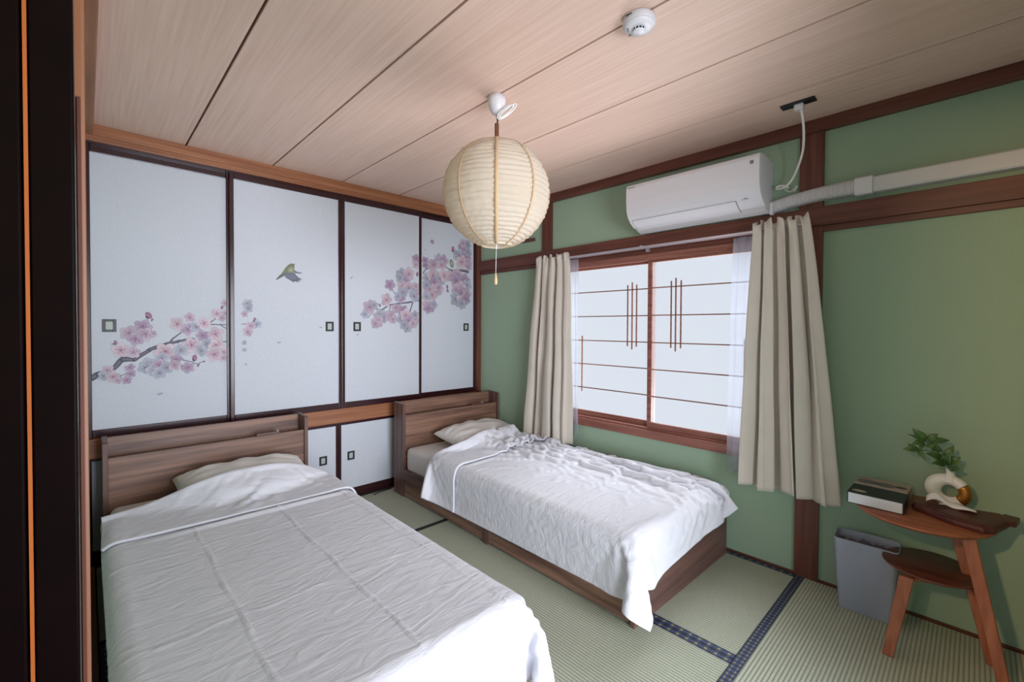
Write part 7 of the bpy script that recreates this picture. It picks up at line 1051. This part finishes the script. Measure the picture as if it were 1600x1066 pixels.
# pipe duct
du = empty('pipe_duct', (-.03, -3.0, 2.02)); tag(du, 'white plastic pipe duct with ribbed flexible hose along the green wall', 'pipe duct')
def flexpt(t):
    y = -2.600-(.395)*t; return y, 1.996+.034*t+.010*math.sin(math.pi*t), .052+.004*(1-t)
P = []
K = 336
for i in range(K+1):
    t = i/K; y, z, hw = flexpt(t); rb = .0045*abs(math.sin(math.pi*42*t)); hh = .029+.004*t+rb; ww = .030+rb
    row = []
    for k in range(17):
        a = math.pi/2+math.pi*k/16
        row.append((-.028+ (ww)*math.copysign(abs(math.cos(a))**.6, math.cos(a)) , y, z+hh*math.copysign(abs(math.sin(a))**.6, math.sin(a))))
    P.append([(0.0, row[0][1], row[0][2])]+row+[(0.0, row[-1][1], row[-1][2])])
MB().grid(P, K+1, 19).build('ribbed_hose', WHITE2, du)
def ductp(z0, z1, x1): return [(0, z0), (x1+.008, z0), (x1, z0+.008), (x1, z1-.008), (x1+.008, z1), (0, z1)]
prismy(ductp(1.983, 2.068, -.066), -3.052, -2.982).build('duct_collar', WHITE, du, bevel=.002)
prismy(ductp(1.988, 2.063, -.060), YN, -3.050).build('duct_cover', WHITE2, du, bevel=.002)
prismy([(0,1.955),(-.062,1.955),(-.062,2.02),(0,2.02)], -2.618, -2.600).build('hose_flange', WHITE, du, bevel=.004)

# ------------------------------------------------------------------ ceiling outlet and plug lead
cp = empty('ceiling_outlet', (-.285, -2.79, H)); tag(cp, 'dark ceiling outlet plate near the wall beam', 'outlet')
o = MB().box(-.027,.027,-.073,.073,-.007,0).build('outlet_plate', BLACK, cp, local=True, bevel=.002)
MB().box(-.014,.014,-.050,-.016,-.009,-.006).build('outlet_socket', mat('black_socket', S(20,20,26), .3), cp, local=True)
lead = empty('power_lead', (-.28, -2.795, H-.01)); tag(lead, 'white power lead hanging from the ceiling outlet to the air conditioner', 'cable')
MB().box(-.297,-.262,-2.813,-2.773,H-.034,H-.0075).build('plug', WHITE, lead, bevel=.005)
ct = [(-.278,-2.800,2.390),(-.272,-2.803,2.37),(-.245,-2.803,2.33),(-.20,-2.795,2.285),(-.150,-2.780,2.235),(-.110,-2.755,2.185),(-.080,-2.722,2.130),(-.065,-2.690,2.098),(-.055,-2.655,2.088),(-.050,-2.632,2.094),(-.050,-2.640,2.104),(-.052,-2.668,2.100),(-.050,-2.69,2.085)]
def smooth_path(pts, k=8):
    a = np.array(pts, float)[:, None, :]; n = len(pts); t = np.linspace(0, n-1, (n-1)*k+1); i = np.minimum(t.astype(int), n-2); f = (t-i)[:, None]
    a = a[:, 0]; g = lambda j: a[np.clip(j, 0, n-1)]; p0, p1, p2, p3 = g(i-1), g(i), g(i+1), g(i+2)
    return [tuple(x) for x in .5*((2*p1)+(-p0+p2)*f+(2*p0-5*p1+4*p2-p3)*f**2+(-p0+3*p1-3*p2+p3)*f**3)]
MB().tube(smooth_path(ct), .0058, 8).build('cord', IVORY, lead)
MB().tube(smooth_path([(-.05,-2.66,2.095),(-.04,-2.68,2.075),(-.04,-2.70,2.066),(-.04,-2.73,2.09),(-.04,-2.715,2.062)]), .0025, 6).build('cord_tie', IVORY, lead)
pw = MB().tube(smooth_path([(-1.14,-.10,.004),(-1.09,-.075,.004),(-1.03,-.07,.004),(-.97,-.06,.004)]), .0035, 6).build('floor_cable', BLACK)
tag(pw, 'thin dark cable along the closet base between the beds', 'cable')

# ------------------------------------------------------------------ bin
def rrect(cx, cy, hx, hy, r, n=6):
    out = []
    for (sx, sy, a0) in ((1,1,0),(-1,1,90),(-1,-1,180),(1,-1,270)):
        for k in range(n+1):
            a = R(a0+90*k/n); out.append((cx+sx*(hx-r)+r*math.cos(a), cy+sy*(hy-r)+r*math.sin(a)))
    return out
BN = mat('grey_bin_plastic', S(164,167,184), .55)
bn = empty('waste_bin', (-.127, -3.063, 0), R(2)); tag(bn, 'slim grey plastic waste bin on the tatami against the green wall', 'bin')
rings = []
for (z, hx, hy, r) in ((0,.058,.098,.014),(.003,.060,.100,.016),(.33,.0725,.121,.022),(.334,.074,.1225,.023),(.337,.0725,.121,.022),(.334,.070,.1185,.020),(.30,.069,.117,.02),(.02,.056,.096,.014)):
    rings.append([(x, y, z) for x, y in rrect(0, 0, hx, hy, r)])
mb = MB(); n = len(rings[0])
for rg in rings: mb.v += rg
for i in range(len(rings)-1):
    for k in range(n): mb.f.append((i*n+k, i*n+(k+1) % n, (i+1)*n+(k+1) % n, (i+1)*n+k)); mb.smooth.append(True)
mb.f += [tuple(range(n)), tuple((len(rings)-1)*n+k for k in range(n))]; mb.smooth += [False, False]
mb.build('bin_body', BN, bn, local=True)
rng = random.Random(3); P = []
for i in range(25):
    s = i/24; P.append([(-.066+.132*t/14, -.113+.226*s, .292+.016*math.sin(s*17+t*.8)+.012*math.sin(t*2.1+s*9)+rng.uniform(-.006,.006)-.02*abs(t/14-.5)) for t in range(15)])
BAG = mat('clear_bin_liner', S(150,140,150), .15, Alpha=.55)
lo = MB().grid(P, 25, 15).build('bin_liner', BAG, None, recalc=False); lo.parent = bn

# ------------------------------------------------------------------ two tier side table
tb = empty('side_table', (-.23, -3.26, 0)); tag(tb, 'reddish wooden two tier side table with round tops and splayed legs', 'table')
TW = teak('y')
def disc(name, cx, cy, r, z, th, m_):
    mbb = MB().lathe([(0, z-th), (r-.020, z-th), (r-.006, z-th*.62), (r, z-th*.3), (r-.001, z-.002), (r-.004, z), (0, z)], (cx, cy), 72)
    return mbb.build(name, m_, tb)
disc('table_top', -.236, -3.258, .228, .560, .020, TW)
disc('lower_shelf', -.205, -3.288, .160, .330, .018, wood('darker_table_wood', S(112,62,48), S(92,50,40), 'y', .35))
def leg(p0, p1, w0=.034, d0=.024, w1=.026, d1=.020, ax=(0,1,0)):
    p0, p1 = Vector(p0), Vector(p1); a = Vector(ax); vs = []
    b = Vector((1,0,0)) if abs(a.y) > .5 else Vector((0,1,0))
    for p, w_, d_ in ((p0,w0,d0),(p1,w1,d1)):
        for sx, sy in ((-1,-1),(1,-1),(1,1),(-1,1)): vs.append(p+a*(w_/2*sx)+b*(d_/2*sy))
    return MB().add(vs, [(0,1,2,3),(4,7,6,5),(0,4,5,1),(1,5,6,2),(2,6,7,3),(3,7,4,0)]).build('leg', teak('z'), tb, bevel=.006, seg=3)
leg((-.352, -3.400, .543), (-.430, -3.512, 0), .044, .026, .034, .024)
leg((-.165, -3.352, .543), (-.200, -3.474, 0), .040, .026, .032, .024)
leg((-.350, -3.225, .314), (-.424, -3.176, 0), .048, .026, .036, .024)
MB().tube([(-.335,-3.235,.305),(-.27,-3.33,.302),(-.225,-3.425,.300)], [.010,.012,.012], 8).build('stretcher', TW, tb)
MB().tube([(-.375,-3.432,.300),(-.185,-3.418,.300)], .011, 8).build('stretcher', TW, tb)

# boxes on the table
bk = empty('black_box', (-.27, -3.115, .5605), R(-1)); tag(bk, 'flat black topped box with a white long side and oval emblem, on the table', 'box')
DK = mat('black_card', S(38,44,44), .5); WC = mat('white_card', S(226,226,232), .55)
MB().box(-.074,.070,-.098,.096,0,.0505).build('box_body', DK, bk, local=True, bevel=.002)
MB().box(-.0755,-.0738,-.093,.091,.004,.0465).build('box_side', WC, bk, local=True, label='white side')
def flat_ellipse(cx, cy, a, b, z, name, m_, parent, ang=0):
    pts = [(cx+a*math.cos(t)*math.cos(ang)-b*math.sin(t)*math.sin(ang), cy+a*math.cos(t)*math.sin(ang)+b*math.sin(t)*math.cos(ang)) for t in [2*math.pi*k/28 for k in range(28)]]
    return MB().prism(pts, 'z', z, z+.0006).build(name, m_, parent, local=True)
flat_ellipse(-.035, .058, .016, .026, .0504, 'box_emblem', mat('emblem_tan', S(176,164,148), .5), bk)
bb = empty('printed_box', (-.128, -3.118, .5605), R(-3)); tag(bb, 'tan box printed with dark round lenses, behind the black topped box', 'box')
TAN = mat('tan_card', S(176,158,146), .6)
MB().box(-.064,.060,-.096,.094,0,.055).build('box_body', TAN, bb, local=True, bevel=.002)
LG = mat('lens_grey', S(112,104,104), .4); LD = mat('lens_dark', S(44,36,36), .3)
flat_ellipse(-.022, .052, .034, .040, .0548, 'box_emblem', LG, bb); flat_ellipse(-.022, -.012, .034, .034, .0548, 'box_emblem', LG, bb)
flat_ellipse(-.012, -.066, .016, .024, .0549, 'box_emblem', LD, bb)
MB().box(-.03,-.01,-.0965,-.0955,.01,.045).build('box_label', LG, bb, local=True)
MB().box(.030,.034,.045,.085,.0548,.0553).build('box_print', LG, bb, local=True)
MB().box(.020,.023,-.085,-.05,.0548,.0553).build('box_print', LG, bb, local=True)

# leather tissue case with tissue
ts = empty('tissue_case', (-.235, -3.37, .5605)); tag(ts, 'dark brown leather tissue case lying at the table edge', 'tissue case')
LEA = noise_mat('brown_leather', S(92,46,42), S(74,36,34), (1,1,1), 60, 5, .42, bump=.3)
# outline in world x,y following the folded pouch
out = [(-.245,-3.236),(-.215,-3.226),(-.185,-3.262),(-.150,-3.40),(-.125,-3.50),(-.165,-3.515),(-.215,-3.508),(-.325,-3.470),(-.350,-3.440),(-.330,-3.36)]
def pouch(out, z0, z1, inset):
    c = Vector((sum(p[0] for p in out)/len(out), sum(p[1] for p in out)/len(out))); mbb = MB(); n = len(out)
    rr = [(1.0, z0), (1.02, z0+(z1-z0)*.45), (1-inset*.5, z0+(z1-z0)*.85), (1-inset*1.6, z1)]
    for s, z in rr: mbb.v += [(c.x+(p[0]-c.x)*s, c.y+(p[1]-c.y)*s, z) for p in out]
    for i in range(len(rr)-1):
        for k in range(n): mbb.f.append((i*n+k, i*n+(k+1) % n, (i+1)*n+(k+1) % n, (i+1)*n+k)); mbb.smooth.append(False)
    mbb.f += [tuple(range(n)), tuple((len(rr)-1)*n+k for k in range(n))]; mbb.smooth += [False, False]; return mbb
pouch(out, .5606, .592, .10).build('case_body', LEA, ts, bevel=.004, seg=3)
MB().prism([(-.115,-3.497),(-.128,-3.543),(-.20,-3.53),(-.215,-3.495)], 'z', .566, .588).build('case_flap', LEA, ts, bevel=.003)
MB().tube([(-.31,-3.30,.588),(-.335,-3.38,.586),(-.345,-3.44,.585)], .0018, 6).build('case_seam', mat('leather_seam', S(60,30,28), .5), ts)
nu, nv = 18, 8; P = []
for i in range(nu):
    s = i/(nu-1); row = []
    for j in range(nv):
        t = j/(nv-1); y = -3.272-.150*s; x = -.222+.048*t+.006*math.sin(5*s+t)
        z = .593+(.036*math.exp(-((s-.22)/.22)**2)+.012)*math.sin(math.pi*(.15+.75*t))+.004*math.sin(9*s+3*t)
        row.append((x, y, z))
    P.append(row)
tt = MB().grid(P, nu, nv).build('tissue', mat('tissue_paper', S(232,230,232), .9), None, recalc=False); tt.modifiers.new('t','SOLIDIFY').thickness = .0006
tag(tt, 'white paper tissue sticking out of the brown leather case', 'tissue')

# ring vase
vs_ = empty('ring_vase', (-.105, -3.33, .5605), 0); tag(vs_, 'white ring shaped ceramic vase with one copper coloured side', 'vase')
VY, VZ, RA, RB = -3.338, .636, .051, .047
def vpt(a): return Vector((-.105+.012*math.cos(a), VY+RA*math.cos(a), VZ+RB*math.sin(a)))
full = [vpt(2*math.pi*k/60) for k in range(60)]
def rad(k): a = 2*math.pi*k/60; return .0215+.008*max(0, math.cos(a-.3))**2
# copper side: toward smaller y, low
gold = [k for k in range(60) if 6*k >= 142 and 6*k <= 226]
MB().tube([full[k] for k in gold], [rad(60-k if False else k)*1.002 for k in gold], 20).build('vase_copper', GOLD, vs_, label='copper glazed side')
rest = [k % 60 for k in range(gold[-1], gold[0]+61)]
MB().tube([full[k] for k in rest], [rad(k) for k in rest], 20).build('vase_body', CERAM, vs_)
MB().lathe([(.030,.678),(.024,.692),(.0155,.706),(.0135,.716),(.0165,.728),(.0175,.731),(.014,.731),(.0115,.716),(.012,.69)], (-.105, VY-.004), 28).build('vase_neck', CERAM, vs_)
MB().lathe([(0,.5607),(.032,.5607),(.034,.566),(.026,.580),(.012,.590)], (-.105, VY), 28).build('vase_foot', CERAM, vs_)

# leafy sprig
sp = empty('leafy_sprig', (-.105, VY-.004, .71)); tag(sp, 'green leafy sprig standing in the white ring vase', 'plant')
LEAFM = noise_mat('leaf_green', S(88,120,62), S(62,94,50), (1,1,1), 40, 3, .4); STEM = mat('stem_green', S(86,94,60), .5)
b0 = Vector((-.105, VY-.004, .700))
st = [b0, Vector((-.115,-3.330,.755)), Vector((-.125,-3.300,.800)), Vector((-.13,-3.272,.828)), Vector((-.135,-3.262,.850))]
s1 = smooth_path(st, 6); MB().tube(s1, [.0026-.0012*i/len(s1) for i in range(len(s1))], 6).build('stem', STEM, sp)
s2 = smooth_path([Vector((-.118,-3.322,.770)), Vector((-.125,-3.29,.795)), Vector((-.13,-3.25,.797)), Vector((-.135,-3.222,.790))], 6); MB().tube(s2, .0016, 6).build('stem', STEM, sp)
s3 = smooth_path([b0, Vector((-.10,-3.345,.75)), Vector((-.11,-3.348,.785))], 6); MB().tube(s3, .002, 6).build('stem', STEM, sp)
def leafm(base, tip, wd, curl, nrm):
    base, tip, nrm = Vector(base), Vector(tip), Vector(nrm).normalized(); d = tip-base; d = d*1.12; L = d.length; t = d.normalized(); wd = wd*1.35; sd = t.cross(nrm).normalized(); up = sd.cross(t)
    P = []
    for i in range(9):
        s = i/8; w_ = wd*max(.02, math.sin(math.pi*min(1, s**.8))**.9)*(1-.25*s); row = []
        for j in (-1, -.5, 0, .5, 1):
            row.append(base+t*(L*s)+sd*(w_*j)+up*(curl*L*math.sin(math.pi*s)*.5+abs(j)*w_*.35))
        P.append(row)
    o = MB().grid(P, 9, 5).build('leaf', LEAFM, sp, recalc=False); o.modifiers.new('t','SOLIDIFY').thickness = .0005; return o
# positions read off as (y, z) on the plane of the plant
V = lambda y, z, x=-.125: (x, y, z)
cam_n = (-1, .05, .45)
for (b, t_, w_) in [(V(-3.262,.838), V(-3.222,.885,-.14), .016), (V(-3.268,.842), V(-3.298,.874,-.12), .011), (V(-3.268,.836), V(-3.330,.850,-.10), .012),
                    (V(-3.262,.838,-.12), V(-3.208,.862,-.15), .007), (V(-3.258,.834), V(-3.222,.822,-.15), .012), (V(-3.228,.812,-.13), V(-3.208,.800,-.14), .009),
                    (V(-3.255,.832), V(-3.246,.806,-.15), .009), (V(-3.27,.828), V(-3.285,.812,-.14), .010), (V(-3.245,.797), V(-3.192,.790,-.13), .012),
                    (V(-3.222,.795), V(-3.205,.815,-.12), .007), (V(-3.238,.796), V(-3.262,.762,-.15), .0085), (V(-3.30,.800,-.12), V(-3.296,.838,-.15), .014),
                    (V(-3.315,.775), V(-3.268,.793,-.16), .013), (V(-3.322,.772,-.13), V(-3.348,.828,-.12), .014), (V(-3.328,.752,-.12), V(-3.285,.752,-.15), .012),
                    (V(-3.333,.748,-.12), V(-3.368,.786,-.12), .017), (V(-3.325,.76,-.14), V(-3.34,.80,-.16), .015), (V(-3.336,.735,-.12), V(-3.374,.742,-.14), .013),
                    (V(-3.33,.755,-.12), V(-3.31,.772,-.17), .010), (V(-3.275,.826,-.11), V(-3.30,.848,-.09), .009)]:
    leafm(b, t_, w_, .18, cam_n)
